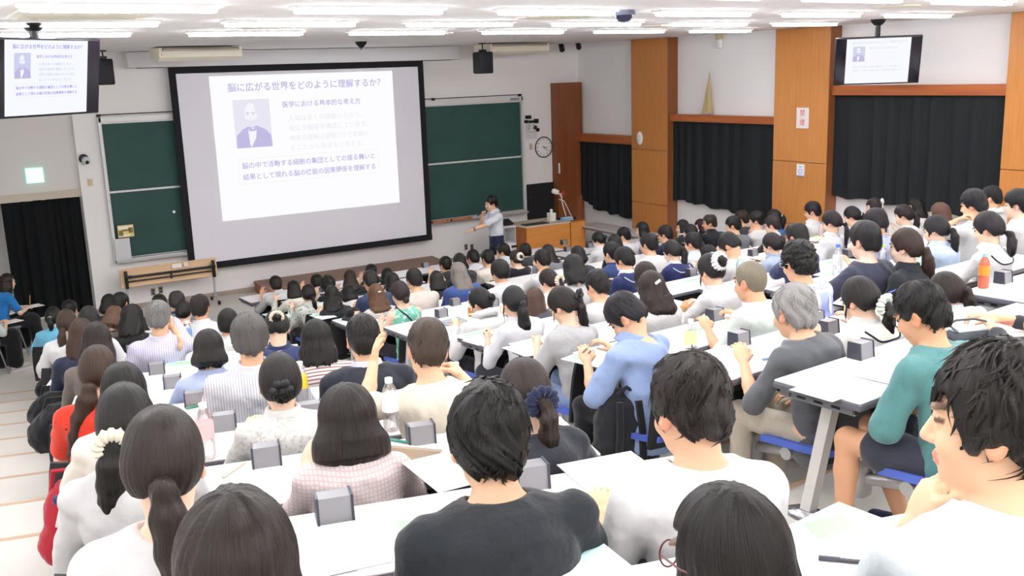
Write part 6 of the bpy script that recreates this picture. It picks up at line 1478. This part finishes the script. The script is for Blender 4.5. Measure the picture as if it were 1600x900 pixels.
# ================================================================ desks
topm = pbr('white_laminate', '#e6e4e4', .32, spec=.45)
edgem = pbr('grey_edge_band', '#5d5d66', .5)
panelm = pbr('black_modesty_panel', '#1a1b20', .6)
brm = pbr('cast_bracket', '#8d9094', .35, .7)
_desk = {}
def make_desk(L):
    """long desk; origin at the far left corner on the floor, running along +x, user side at -y"""
    r = empty('long_desk'); D = .46
    m = MB(); m.box((L/2, -D/2, DH-.004), (L-.012, D-.012, .010), bev=.003, seg=1); m.build('desktop', topm, r, smooth=False)
    m = MB(); m.box((L/2, -D/2, DH-.024), (L, D, .032), bev=.010, seg=2); m.build('edge_band', edgem, r)
    m = MB(); m.box((L/2, -.17, DH-.19), (L-.5, .016, .28)); m.build('front_panel', panelm, r, smooth=False)
    m = MB(); m.box((L/2, -D+.09, DH-.075), (L-.35, .05, .05), bev=.006, seg=1); m.build('rail', panelm, r, smooth=False)
    for x in (.05, L-.05):
        b = MB(); b.box((x, -D/2+.01, DH-.062), (.02, D-.09, .036), bev=.004, seg=1); b.box((x, -.05, DH-.055), (.05, .05, .03)); b.box((x, -D+.08, DH-.055), (.05, .05, .03)); o = b.build('end_bracket', brm, r, smooth=False)
        h = MB()
        for k in range(3): h.box((x, -D/2+.10-.09*k, DH-.062), (.026, .05, .014), bev=.004, seg=1)
        h.build('slot', panelm, o, smooth=False)
    for x in (.20, L-.20) if L < 1.8 else (.20, L/2, L-.20):
        b = MB(); b.prism([(x-.028, -.22, DH-.06), (x+.028, -.22, DH-.06), (x+.028, -.15, DH-.06), (x-.028, -.15, DH-.06)], (0, 0, -.02)); b.prism([(x-.03, -.215, DH-.06), (x+.03, -.215, DH-.06), (x+.03, -.16, DH-.06), (x-.03, -.16, DH-.06)], (0, .12, -DH+.09)); lg = b.build('leg', pbr('pale_post', '#d9d9d6', .35, .2), r, smooth=False)
        b = MB(); b.lathe([(0, 0), (.085, 0), (.08, .018), (.045, .045), (0, .05)], (0, 0, 0), 24); me = b.mesh('foot', True)
        f = link('foot', me, pbr('polished_foot', '#a9abae', .22, .85), lg, (x, -.08, 0)); f.scale = (.8, 1.7, 1)
    return r
def desk(sec, j, P, L, th, fl, lab):
    L = round(L, 2)
    if L not in _desk: _desk[L] = make_desk(L); o = _desk[L]
    else: o = copy_tree(_desk[L])
    o.location = (P[0], P[1], fl); o.rotation_euler = (0, 0, th); tag(o, lab, 'desk', 'long white desks')
    return o
nth = ['front', 'second', 'third', 'fourth', 'fifth', 'sixth', 'seventh', 'eighth', 'ninth', 'tenth', 'eleventh', 'twelfth', 'thirteenth', 'fourteenth']
for n in range(-1, 13):
    P = lp(n)-LR*.60+LU*.07
    desk('L', n, P, 1.84, -R15, lfloor(n), 'long white desk in the left block by the steps, %s row' % nth[12-n])
RSTART = {}
for j in range(0, 12):
    desk('C', j, cp(j), 2.15, R4, cfloor(j), 'long white desk in the middle block, %s row from the screen' % nth[12-j])
for j in range(1, 12):
    q = cp(j)-CU*rshift(j); x = 5.86+.099*(j-1); s = (x-q[0])/CR[0]; P = q+CR*s
    desk('R', j, P, 2.15, R4, cfloor(j)+.045*(1-j/12), 'long white desk in the right block, %s row from the screen' % nth[12-j])
    x = 8.62+.06*(j-3); s = (x-q[0])/CR[0]; P = q+CR*s
    if j > 1: desk('X', j, P, 2.15, R4, cfloor(j)+.045*(1-j/12), 'long white desk beside the curtain wall, %s row from the screen' % nth[12-j])
q = cp(12)
for (x0, L, lab) in ((4.03, 2.15, 'front-row white desk at its left end before the brown platform'), (6.2, 1.4, 'short front-row white desk before the lecturer'), (7.62, 2.15, 'front-row white desk below the orange lectern')):
    P = q+CR*((x0-q[0])/CR[0]); desk('F', 12, P, L, R4, 0.0, lab)

for n in range(-1, 12):                     # empty swing seats where nobody sits by the steps
    c = lp(n)-LR*.42-LU*.60
    if any(np.hypot(i['org'][0]-c[0], i['org'][1]-c[1]) < .40 for i in INFO.values()): continue
    place_chair((c[0], c[1]), lfloor(n), -R15, '', None); list(bpy.data.objects)[-1]
    for o in COL.objects:
        if o.get('label') == 'blue-seated black chair under the person ': o['label'] = 'empty black-backed chair beside the steps, %s row of the left block' % nth[12-n]
c = cp(2)+CR*.62-CU*.72
place_chair((c[0], c[1]), cfloor(2), R4, 'between the light blue shirt and shaved head', None)
for o in COL.objects:
    if (o.get('label') or '').endswith('under the person between the light blue shirt and shaved head'): o['label'] = 'empty black-backed chair between the light blue shirt and the shaved head'
# small grey power boxes standing on the far edge of the desks
boxm = pbr('box_grey', '#8f8f93', .45, .3, bump=(400, .03)); boxd = pbr('box_dark_end', '#3b3d47', .4)
boxA = None
def seat_plane(sec, j):
    p, u, fl = seat_line(sec, j)
    if sec == 'R': p = p-u*rshift(j); fl = fl+.045*(1-j/12.0)
    return p, u, fl
def on_desk(x, y, sec, j, dz=0.0):
    return onZ(x, y, seat_plane(sec, j)[2]+DH+.001+dz)
def at_edge(x, y, sec, j, off=.075):
    p, u, fl = seat_plane(sec, j); q = p-u*off; d = ray(x, y); t = float(q @ u)/float(d[:2] @ u); H = d*t; return Vector((H[0], H[1], fl+DH+.001))
def power_box(x, y, sec, j, lab, edge=True, rz=0.0):
    global boxA
    v = at_edge(x, y, sec, j, 0.0 if sec == 'L' else .06) if edge else on_desk(x, y, sec, j)
    if boxA is None:
        boxA = empty('power_box'); m = MB(); m.prism([(-.048, -.036, 0), (-.048, .036, 0), (-.048, .034, .078), (-.048, -.028, .078)], (.096, 0, 0)); m.build('body', boxm, boxA, smooth=False)
        for s in (-1, 1):
            m = MB(); m.prism([(s*.048, -.040, 0), (s*.048, .04, 0), (s*.048, .038, .082), (s*.048, -.031, .082)], (s*.008, 0, 0)); m.build('end_cap', boxd, boxA, smooth=False)
        o = boxA
    else: o = copy_tree(boxA)
    o.location = v; o.rotation_euler = (0, 0, (-R15 if sec == 'L' else R4)+rz); tag(o, 'small grey box '+lab, 'desk box', 'small grey boxes on the desks')
for a in ((523, 806, 'L', 0, 'on the nearest desk beside the pale pink waffle top'), (829, 755, 'L', 0, 'on the nearest desk right of the black t-shirt'),
          (417, 725, 'L', 1, 'on the desk before the white lace blouse'), (658, 688, 'L', 1, 'on the desk beside the beige leaning pouch'),
          (351, 669, 'L', 2, 'on the left desk below the white pinstripe shirt'), (482, 608, 'L', 2, 'on the desk beside the brown-striped top'),
          (305, 630, 'L', 3, 'nearer the light blue bob, standing left of pinstripes'), (270.5, 605, 'L', 4, 'fourth from the front of the left-hand line'),
          (246, 584, 'L', 5, 'third from the front of the left-hand line'), (226.5, 569, 'L', 6, 'just before the lavender striped shirt'), (208, 549, 'L', 7, 'left of the lavender striped shirt'), (197, 540, 'L', 8, 'farthest visible of the left-hand line'),
          (1345, 557, 'C', 0, 'on the desk left of the teal t-shirt'), (1155, 541, 'C', 1, 'before the pale mint t-shirt'), (1272, 511, 'C', 1, 'between silver hair and white sailor blouse'), (1117, 502, 'C', 2, 'behind the topknot girl\'s sleeve'),
          (690, 495, 'C', 6, 'on the desk right of the mint floral blouse'), (711, 473, 'C', 7, 'on the desk behind the blue-shirted grey hair'), (770, 479, 'C', 6, 'on the desk right of the high-knot hoodie girl'), (665, 420, 'C', 12, 'on the front desk near the platform end'),
          (881, 379, 'C', 12, 'on the front desk below the lectern'), (921, 395, 'R', 11, 'on the second desk beside the face mask'), (887, 396, 'R', 11, 'on the second desk left of the face mask'),
          (1177, 381, 'R', 6, 'by the fists of the white t-shirt'), (1080, 421, 'C', 5, 'left of the topknot girl\'s raised arm'), (1326, 376, 'R', 4, 'left of the lavender blue shirt'),
          (1297, 431, 'R', 1, 'beside the blue-capped water bottle'), (1434, 430, 'R', 1, 'behind the black-clothed profile woman'), (1568, 433, 'R', 1, 'on the desk right of the orange bottle')):
    power_box(*a)
# the desk nearest the camera in the right half is shared by the front row of the picture
# ================================================================ things on the desks
paperm = pbr('handout_white', '#fbfbfa', .75)
inkm = pbr('handout_ink', '#b4b6bc', .8)
cyan = pbr('handout_cyan', '#c5e9ea', .7); green = pbr('handout_green', '#9cc79a', .7); sky = pbr('handout_sky', '#a9d2e8', .7)
_ns = []
def sheet(v, rz, lab, w=.21, d=.297, kind=0, group='handouts on the desks'):
    k_ = sum(1 for q in _ns if abs(q[0]-v[0])+abs(q[1]-v[1]) < .55 and abs(q[2]-v[2]) < .05); _ns.append(tuple(v)); v = (v[0], v[1], v[2]+.0036*k_); o = thing('handout', lab, 'paper', v, rz, group)
    m = MB(); m.box((0, 0, .001), (w, d, .002)); m.build('sheet', paperm, o, smooth=False)
    if kind in (1, 3): m = MB(); m.quad([(-w*.48, d*.1, .0025), (w*.48, d*.1, .0025), (w*.48, d*.47, .0025), (-w*.48, d*.47, .0025)]); m.build('picture', cyan if kind == 1 else sky, o, smooth=False)
    if kind == 3: m = MB(); m.quad([(-w*.4, d*.18, .003), (w*.1, d*.14, .003), (w*.3, d*.36, .003), (-w*.2, d*.44, .003)]); m.build('green_print', green, o, smooth=False)
    if kind in (0, 2):
        m = MB()
        for i in range(7): m.box((-w*.05*(i % 3), d*.36-i*d*.105, .0022), (w*(.78-.06*(i % 3)), .0022, .0004))
        m.build('print', inkm, o, smooth=False)
    return o
def flat(x, y, sec, j, lab, rz=0, **k):
    v = on_desk(x, y, sec, j); return sheet(v, (-R15 if sec == 'L' else R4)+RAD(rz), lab, **k)
for pid, inf in INFO.items():
    H = inf['H']; Zp = depth_of(H)
    if pid in ('C01', 'L37', 'L38', 'L01', 'C02') or Zp > 10: continue
    rr = random.Random(sum(map(ord, pid))*7); fl_ = inf['floor']; sec = pid[0]
    f = np.array([-math.sin(inf['th']), math.cos(inf['th'])]); r_ = np.array([f[1], -f[0]])
    u = LU if sec == 'L' else CU
    # lie on this person's own desk, between its near and far edges
    best = None
    for (s2, jj) in [('L', n) for n in range(-1, 13)]+[('C', n) for n in range(0, 13)]+[('R', n) for n in range(1, 12)]:
        p, uu, fl2 = seat_plane(s2, jj)
        if (s2 == 'L') != (sec == 'L') or abs(fl2-fl_) > .01: continue
        best = (p, uu, fl2)
    if best is None: continue
    p, uu, fl2 = best; c = np.array([H[0], H[1]])+r_*rr.uniform(-.18, .12); c = c+uu*(float((p-c) @ uu)-.22)
    who = inf['o']['label'].replace('seated person ', '')
    sheet((c[0], c[1], fl2+DH+.001), inf['th']+rr.uniform(-.2, .2), 'handout before the person '+who, kind=rr.choice((0, 2, 1, 3)), w=rr.choice((.21, .297)), d=.297 if rr.random() < .5 else .21)
# the desk right at the camera, shared by the long-haired woman and the pale blue shirt, carries more paper
flat(905, 893, 'L', -1, 'sky blue folder with green edge at the bottom, behind black t-shirt', 8, kind=1, w=.24)
flat(1345, 838, 'L', -1, 'pale blue booklet near the pale blue shirt sleeve', 20, kind=3, w=.25, d=.30)
flat(960, 742, 'L', 0, 'pale cyan handout left of the wavy-haired white t-shirt', 4, kind=1, w=.28)
flat(700, 735, 'L', 0, 'white sheet left of the black t-shirt shoulder', 12, kind=0)
flat(565, 850, 'L', 0, 'blank-looking sheet on the nearest desk, left of black t-shirt', 5, kind=2, w=.25)
flat(1300, 607, 'C', 0, 'pale cyan handout on the end of the teal boy\'s desk', 0, kind=1, w=.30, d=.22)
flat(1395, 590, 'C', 0, 'white sheet on the desk between grey box and teal boy', 5, kind=2)
flat(930, 560, 'C', 2, 'green-printed booklet hanging over the desk end, blue shirt', 10, kind=3, w=.30, d=.30)
flat(840, 545, 'C', 3, 'white printed sheet on the desk left of grey t-shirt', 8, kind=0, w=.28, d=.2)
flat(750, 525, 'C', 4, 'green landscape booklet at the white hoodie desk end', 5, kind=3, w=.32, d=.26)
flat(705, 488, 'C', 6, 'cyan booklet under the grey box near mint blouse', 15, kind=3)
flat(1010, 462, 'C', 4, 'pale sheet on the dark-edged desk left of scissors', 0, kind=1)
flat(1310, 430, 'R', 1, 'greenish leaflet beside the blue-capped bottle', 10, kind=3)
flat(1580, 455, 'R', 1, 'cyan handout on the desk with the orange bottle', 0, kind=1, w=.3)
flat(1560, 535, 'C', 0, 'white printed sheet below the dark grey pencil case', 6, kind=1, w=.28)
flat(290, 572, 'L', 5, 'green and white leaflet beside the light blue shirt', -5, kind=3, w=.3)
flat(430, 492, 'C', 9, 'bluish booklet on the desk left of black shirt girl', 5, kind=3)
flat(505, 494, 'C', 8, 'blue-green booklet beside the black hat', 0, kind=3)

glassm = pbr('clear_plastic', '#ffffff', .05, trans=1.0, alpha=.45)
def bottle(x, y, sec, j, lab, h=.21, r=.032, cap='#f3f3f3', body=None, band=None, edge=False, v=None):
    v = v or on_desk(x, y, sec, j); o = thing('bottle', lab, 'bottle', v, rng.uniform(0, 6), 'drink bottles')
    m = MB(); m.lathe([(0, 0), (r*.9, 0), (r, .01), (r, h*.3), (r*.93, h*.33), (r, h*.37), (r, h*.68), (r*.8, h*.79), (r*.42, h*.90), (r*.42, h*.93), (0, h*.93)], seg=20)
    m.build('body', pbr('bottle_'+str(body), body, .15, trans=.35) if body else glassm, o)
    m = MB(); m.lathe([(0, h*.91), (r*.48, h*.91), (r*.48, h*.995), (r*.4, h), (0, h)], seg=16); m.build('cap', pbr('cap_'+cap, cap, .4), o)
    if band: m = MB(); m.lathe([(r*1.015, h*.38), (r*1.015, h*.66)], seg=20); m.build('label_band', pbr('band_'+band, band, .5), o)
    return o
bottle(325, 716, 'L', 1, 'clear pink-tinted bottle beside the white t-shirt ponytail', .23, .034, '#e9d6d6', None, '#e3b9b9')
bottle(612, 672, 'L', 1, 'clear water bottle with white cap behind the brown bob', .23, .034, '#f5f5f3', None, '#eceff2')
bottle(473, 630, 'L', 2, 'yellow-labelled bottle right of the sleek updo', .22, .033, '#efefef', None, '#f0c93c')
q_ = lp(2)+LR*1.12-LU*.06; bottle(0, 0, 'L', 2, 'clear bottle with white cap by the beige t-shirt fist', .21, .032, '#f5f5f3', v=Vector((q_[0], q_[1], lz(2)+.001)))
bottle(737, 494, 'C', 5, 'orange tea bottle with white cap beside the high knot', .23, .033, '#f0e7da', '#e08a3a', '#e7e2d6')
bottle(1079, 560, 'C', 1, 'clear bottle with yellow label beside the blue shirt', .22, .034, '#f6f6f4', None, '#ece6a6')
bottle(1308, 432, 'R', 1, 'blue-capped water bottle on the desk of navy t-shirt', .235, .034, '#5b83d6', None, '#eef1f4')
bottle(1378, 420, 'R', 2, 'green-capped clear bottle beside the woman in black', .2, .034, '#a9d437')
bottle(1536, 450, 'R', 1, 'orange-labelled juice bottle at the right desk end', .235, .034, '#8fc7ea', '#e0745a', '#f08a2e')
bottle(213, 540, 'L', 7, 'dark flask with blue cap left of lavender shirt', .22, .036, '#5f7fe0', '#4d5866')
bottle(296, 540, 'L', 6, 'bottle with white cap and blue label beside lavender shirt', .22, .033, '#f3f3f3', None, '#7fa9e0')
bottle(1156, 436, 'R', 3, 'pale aqua tumbler before the shaved head', .2, .036, '#dff0ec', '#c9e6df')
bottle(1283, 374, 'R', 5, 'slim pink bottle beside the thin low ponytail', .22, .030, '#8e7a80', '#e8cfd2')
bottle(1339, 366, 'R', 5, 'small bottle with lime green cap by the ponytail', .17, .03, '#b5e23c')
def box_like(nm, lab, cat, v, parts, rz=0.0):
    o = thing(nm, lab, cat, v, rz)
    for (pn, mb, mat) in parts: mb.build(pn, mat, o)
    return o
# beige pouch leaning on the desk
v = on_desk(648, 748, 'L', 1); canvas = pbr('beige_canvas', '#c3b198', .85, bump=(300, .1))
m = MB(); m.prism([(-.13, -.02, 0), (-.13, .035, 0), (-.13, .015, .115), (-.13, .0, .115)], (.23, 0, 0)); m2 = MB(); m2.box((0, .007, .118), (.22, .012, .012)); m2.tube([(.10, .02, .08), (.125, .03, .06), (.13, .03, .02)], .008, 8); m3 = MB(); m3.box((.06, -.02, .035), (.045, .006, .016), bev=.003)
o = box_like('pouch', 'beige canvas zip pouch leaning beside the brown bob', 'pouch', v, [('pouch_body', m, canvas), ('zip', m2, pbr('zip_pale', '#e3d9c8', .6)), ('tag', m3, pbr('tag_white', '#f2f2f2', .5))], RAD(-50))
# open pencil case of grey mesh on the right desk
v = on_desk(1516, 528, 'C', 0); m = MB(); m.box((0, 0, .022), (.25, .10, .044), bev=.02, seg=3); m2 = MB(); m2.box((0, 0, .046), (.21, .07, .006), bev=.003); m3 = MB()
for i in range(4): m3.tube([(-.08, -.02+.013*i, .052), (.08, -.022+.014*i, .052)], .005, 8)
o = box_like('pencil_case', 'dark grey open pencil case behind the teal t-shirt', 'pencil case', v, [('case', m, pbr('case_charcoal', '#3e4248', .7)), ('inside', m2, pbr('case_mesh_grey', '#a7abb2', .7)), ('pens', m3, pbr('pens_pale', '#e8e4da', .5))], RAD(-18))
m = MB(); m.tube([(-.105, -.035, .046), (-.11, .03, .075), (-.05, .05, .085), (.06, .05, .082), (.11, .03, .07), (.112, -.02, .05)], .006, 8); m.build('zip_edge', pbr('zip_dark', '#4b5057', .5), o)
# clear pouch outlined in blue
v = on_desk(708, 505, 'C', 5); m = MB(); m.box((0, 0, .012), (.24, .13, .02), bev=.008); m2 = MB(); m2.tube([(-.12, -.06, .022), (-.12, .055, .024), (-.1, .065, .025), (.1, .065, .025), (.12, .05, .024)], .004, 8)
box_like('clear_pouch', 'translucent pouch with blue edge before the white hoodie', 'pouch', v, [('pouch_body', m, glassm), ('zip_edge', m2, pbr('zip_blue', '#8fb1d8', .5))], RAD(10))
# black gadget near it, scissors-like eyeglasses, black hat, tote bag
v = on_desk(738, 494, 'C', 5); m = MB(); m.box((0, 0, .02), (.05, .03, .04), bev=.006); m2 = MB(); m2.lathe([(0, .04), (.016, .04), (.016, .05), (0, .05)], seg=12); box_like('small_camera', 'tiny dark gadget standing beside the white hoodie', 'gadget', v, [('body', m, dark), ('button', m2, steel)])
v = on_desk(1000, 447, 'C', 4); m = MB(); m2 = MB()
for s in (-1, 1): m.torus((s*.035, 0, .02), .028, .004, Matrix.Rotation(RAD(70), 3, 'X'), 24, 6); m2.tube([(s*.063, 0, .022), (s*.066, .07, .012), (s*.03, .12, .006)], .003, 6)
m.tube([(-.008, 0, .025), (.008, 0, .025)], .003, 6); box_like('eyeglasses', 'black-rimmed eyeglasses lying on the desk by silver-clip girl', 'glasses', v, [('rims', m, dark), ('temples', m2, dark)], RAD(20))
v = on_desk(551, 497, 'C', 8); F_ = Field([axis(-.2, .2, .009), axis(-.18, .18, .009), axis(-.02, .2, .009)]); F_.ell((0, 0, .012), (.15, .12, .014), 0); F_.ell((.02, .01, .045), (.095, .085, .075), .03); F_.displace(lambda x, y, z: .006*vnoise(x*20, y*20, z*20, 4), .03); a, b = F_.mesh(); o = thing('hat', 'crumpled black hat lying on the desk left of striped top', 'hat', v, .5); link('crown_and_brim', np_mesh('hat', a, b), cloth_mat('#17181c'), o); m = MB(); m.torus((.02, .01, .035), .094, .006, None, 28, 6); m.build('hat_band', cloth_mat('#26272e'), o)
p, u, fl2 = seat_plane('C', 10); inf = INFO['C24']; v = Vector(onY(471, 492, INFO['C24']['H'][1]-.62)); F_ = Field([axis(-.22, .22, .012), axis(-.12, .12, .012), axis(-.02, .5, .012)])
F_.cap((-.06, 0, .12), (0, 0, .36), .15, .05, .05, .75); F_.cap((.06, 0, .12), (0, 0, .36), .13, .05, .05, .8); F_.cut(lambda x, y, z: z, (-.3, -.3, -.1), (.3, .3, .05), .01); F_.displace(lambda x, y, z: .012*vnoise(x*14, y*12, z*10, 9), .04); a, b = F_.mesh()
o = thing('tote_bag', 'cream drawstring canvas bag with red print at the middle block', 'bag', (v.x, v.y, fl2+.42), .3); link('bag_body', np_mesh('bag', a, b), cloth_mat('#e3dccd'), o)
m = MB(); m.tube([(0, -.03, .41), (.03, -.08, .2), (.02, -.12, .0), (.05, -.11, -.12)], .008, 8); m.tube([(-.03, -.03, .41), (-.05, -.09, .3), (-.04, -.13, .1)], .007, 8); m.build('drawstring', cloth_mat('#efe9dc'), o); m = MB(); m.box((.02, -.125, .2), (.09, .01, .04), bev=.004); m.build('print', pbr('print_red', '#c9503f', .7), o)
# orange soft bag hanging at the topknot girl's desk, and snack bag
v = on_desk(1077, 485, 'C', 3); F_ = Field([axis(-.16, .16, .011), axis(-.1, .1, .011), axis(-.02, .14, .011)]); F_.ell((0, 0, .04), (.12, .06, .042), 0); F_.displace(lambda x, y, z: .01*vnoise(x*25, y*25, z*25, 3), .03); a, b = F_.mesh(); o = thing('snack_bag', 'tan soft pouch on the desk left of the topknot girl', 'pouch', v, .5); link('pouch_body', np_mesh('pouch', a, b), cloth_mat('#cf9d72'), o); m = MB(); m.tube([(-.09, -.02, .07), (0, -.03, .085), (.09, -.02, .07)], .005, 8); m.build('zip', pbr('zip_white', '#f0ece4', .5), o)
v = on_desk(1277, 378, 'R', 5); F_ = Field([axis(-.2, .2, .011), axis(-.14, .14, .011), axis(-.02, .12, .011)]); F_.ell((0, 0, .03), (.15, .09, .034), 0); F_.displace(lambda x, y, z: .014*vnoise(x*22, y*22, z*22, 5), .04); a, b = F_.mesh(); o = thing('plastic_bag', 'yellow and white crumpled snack bag before the pale grey shirt', 'bag', v, .2); link('bag_body', np_mesh('bag', a, b), cloth_mat('#f3efe2', ('blotch', '#f0c060', 12, .5)), o); m = MB(); m.tube([(.1, 0, .05), (.16, .01, .03)], [.02, .006], 8); m.build('twisted_end', cloth_mat('#f0d9a0'), o)
# pens
def pen(x, y, sec, j, lab, col, rz, L=.14):
    v = on_desk(x, y, sec, j, .006); o = thing('pen', lab, 'pen', v, rz, 'pens'); m = MB(); m.tube([(-L/2, 0, 0), (L*.36, 0, 0), (L/2, 0, 0)], [.0055, .0055, .0012], 8); m.build('barrel', pbr('pen_'+col, col, .4), o); m = MB(); m.tube([(-L/2, .001, .006), (-L*.2, .001, .006)], .0018, 6); m.build('clip', steel, o)
pen(1335, 877, 'L', -1, 'dark grey pen beside the pale blue shirt elbow', '#4a4853', RAD(-48), .16)
pen(368, 733, 'L', 0, 'pale pencil in the hand of white t-shirt ponytail', '#c9c2ac', RAD(40), .15)
pen(1210, 560, 'C', 1, 'blue pen on the desk of silver-haired man', '#6f93c8', RAD(-20)); pen(1365, 520, 'C', 1, 'slim dark pen by the white sailor blouse', '#3a3f55', RAD(-60)); pen(1000, 475, 'C', 3, 'black pen near the ruffled-hair white t-shirt', '#24252c', RAD(10)); pen(1395, 455, 'R', 1, 'blue pen on the desk behind navy t-shirt', '#4a63a8', RAD(15)); pen(310, 634, 'L', 3, 'green pen before the pinstriped shirt', '#3f8f6f', RAD(5)); pen(630, 690, 'L', 1, 'green pen on the desk beside the leaning pouch', '#3c8b78', RAD(-60)); pen(1240, 590, 'C', 1, 'pencil near silver-haired man\'s hands', '#c79a6a', RAD(35))
# spectacles and books lying at the sailor-blouse desk
v = on_desk(1392, 520, 'C', 1); o = thing('notebook', 'small stack of white notebooks behind the sailor blouse', 'notebooks', v, RAD(-12)); m = MB(); m.box((0, 0, .012), (.20, .26, .022), bev=.002, seg=1); m.build('lower_book', pbr('book_white', '#ececec', .6), o, smooth=False); m = MB(); m.box((.01, .01, .03), (.18, .24, .012), bev=.002, seg=1); m.build('upper_book', pbr('book_ink', '#dcdde6', .6), o, smooth=False)
# bags: black backpack by the blue shirt, black bags on the steps, red bag at the aisle
def soft(nm, lab, cat, v, rz, dims, col, straps=None, seed=1, extra=None, vox=.011):
    w, d, h = dims; F_ = Field([axis(-w*.7, w*.7, vox), axis(-d*.8, d*.8, vox), axis(-.03, h*1.1, vox)])
    F_.ell((0, 0, h*.45), (w*.52, d*.55, h*.56), 0); F_.cap((-w*.3, 0, d*.4), (w*.3, 0, d*.4), d*.48, d*.48, .05); F_.cut(lambda x, y, z: z, (-1, -1, -.1), (1, 1, .05), .01)
    F_.displace(lambda x, y, z: .012*vnoise(x*14, y*14, z*12, seed)+.006*vnoise(x*40, y*40, z*40, seed), .04); a, b = F_.mesh()
    o = thing(nm, lab, cat, v, rz); link('bag_body', np_mesh('bag', a, b), cloth_mat(col), o)
    m = MB()
    if straps == 'pack':
        for s in (-1, 1): m.tube([(s*w*.16, -d*.50, h*.92), (s*w*.19, -d*.66, h*.6), (s*w*.22, -d*.60, h*.12)], .022, 8)
        m.tube([(-.05, -d*.3, h*.98), (0, -d*.32, h*1.06), (.05, -d*.3, h*.98)], .012, 8)
    else: m.tube([(-w*.3, 0, h*.85), (-w*.2, -.02, h*1.15), (w*.2, -.02, h*1.15), (w*.3, 0, h*.85)], .012, 8)
    m.build('strap', cloth_mat(straps if straps and straps.startswith('#') else '#1b1c21'), o)
    return o
inf = INFO['C08']; v = Vector(onZ(975, 735, cfloor(1)+.02)); soft('backpack', 'black backpack with padded straps on the blue-shirt man\'s seat side', 'backpack', (v.x-.02, v.y-.02, cfloor(1)+.02), RAD(-20), (.34, .22, .50), '#24252b', 'pack', 3)
for (x, y, n, dims, col, lab, st_) in ((88, 690, 3, (.36, .26, .32), '#17181c', 'black bag on the stepped aisle beside the red shirt', None), (76, 655, 5, (.32, .26, .30), '#131417', 'black bag on the stepped aisle behind the first one', None), (78, 612, 7, (.3, .24, .28), '#121316', 'farthest black bag on the stepped aisle edge', None), (106, 862, 0, (.22, .18, .36), '#b8273a', 'red drawstring bag with white tag by the aisle seat', '#b8273a')):
    v = onZ(x+14, y+8, lfloor(n)); o = soft('bag', lab, 'bag', (v.x, v.y, lfloor(n)), RAD(-15), dims, col, st_, int(x))
    if col == '#b8273a': m = MB(); m.box((0, -.13, .24), (.07, .01, .09), Matrix.Rotation(.3, 3, 'Y'), bev=.01); m.build('tag', pbr('tag_white', '#f2f2f2', .5), o); m = MB(); m.ball((-.02, -.14, .33), .022, 10); m.build('charm', pbr('charm_navy', '#232a55', .5), o)
# printed motif on the curly-haired person's t-shirt
inf = INFO['C07']; sh = inf['shirt']; bvh = BVHTree.FromPolygons([v.co for v in sh.data.vertices], [p.vertices for p in sh.data.polygons])
def decal(me, name, mat, cx, cz, up3, back):
    ux = Vector((1, 0, 0)); uz = Vector(up3); bk = Vector(back); base = Vector(inf['p2'])
    for vtx in me.vertices:
        p = base+ux*(vtx.co.x+cx)+uz*(vtx.co.y+cz)
        hit = bvh.ray_cast(p+bk*.5, -bk)
        vtx.co = (hit[0]+bk*(.003 if name != 'feather' else .006)) if hit[0] is not None else p+bk*.12
    return link(name, me, mat, sh)
def text_mesh(body, size):
    cu = bpy.data.curves.new('print', 'FONT'); cu.body = body; cu.size = size; cu.align_x = 'CENTER'; cu.align_y = 'CENTER'; cu.resolution_u = 2
    o = bpy.data.objects.new('tmp_text', cu); COL.objects.link(o); dg = bpy.context.evaluated_depsgraph_get(); me = bpy.data.meshes.new_from_object(o.evaluated_get(dg)); bpy.data.objects.remove(o); return me
prm = pbr('print_blue', '#9aa6e0', .8)
def grid_mesh(w, h, n=12):
    vs = [((i/n-.5)*w, (j/n-.5)*h, 0) for j in range(n+1) for i in range(n+1)]; fs = [(j*(n+1)+i, j*(n+1)+i+1, (j+1)*(n+1)+i+1, (j+1)*(n+1)+i) for j in range(n) for i in range(n)]
    me = bpy.data.meshes.new('patch'); me.from_pydata(vs, [], fs); return me
decal(text_mesh('KERS', .085), 'lettering', prm, .045, .075, inf['up3'], inf['back']); decal(grid_mesh(.17, .17), 'print_patch', prm, .05, -.055, inf['up3'], inf['back']); decal(text_mesh('COACH A', .06), 'lettering', prm, .05, -.175, inf['up3'], inf['back'])
fe = grid_mesh(.05, .14, 8)
for v_ in fe.vertices: v_.co.x *= max(.05, 1-abs(v_.co.y/.07)**1.6)
decal(fe, 'feather', pbr('print_white', '#e6e8f4', .8), .05, -.055, inf['up3'], Vector(inf['back'])*1.0)
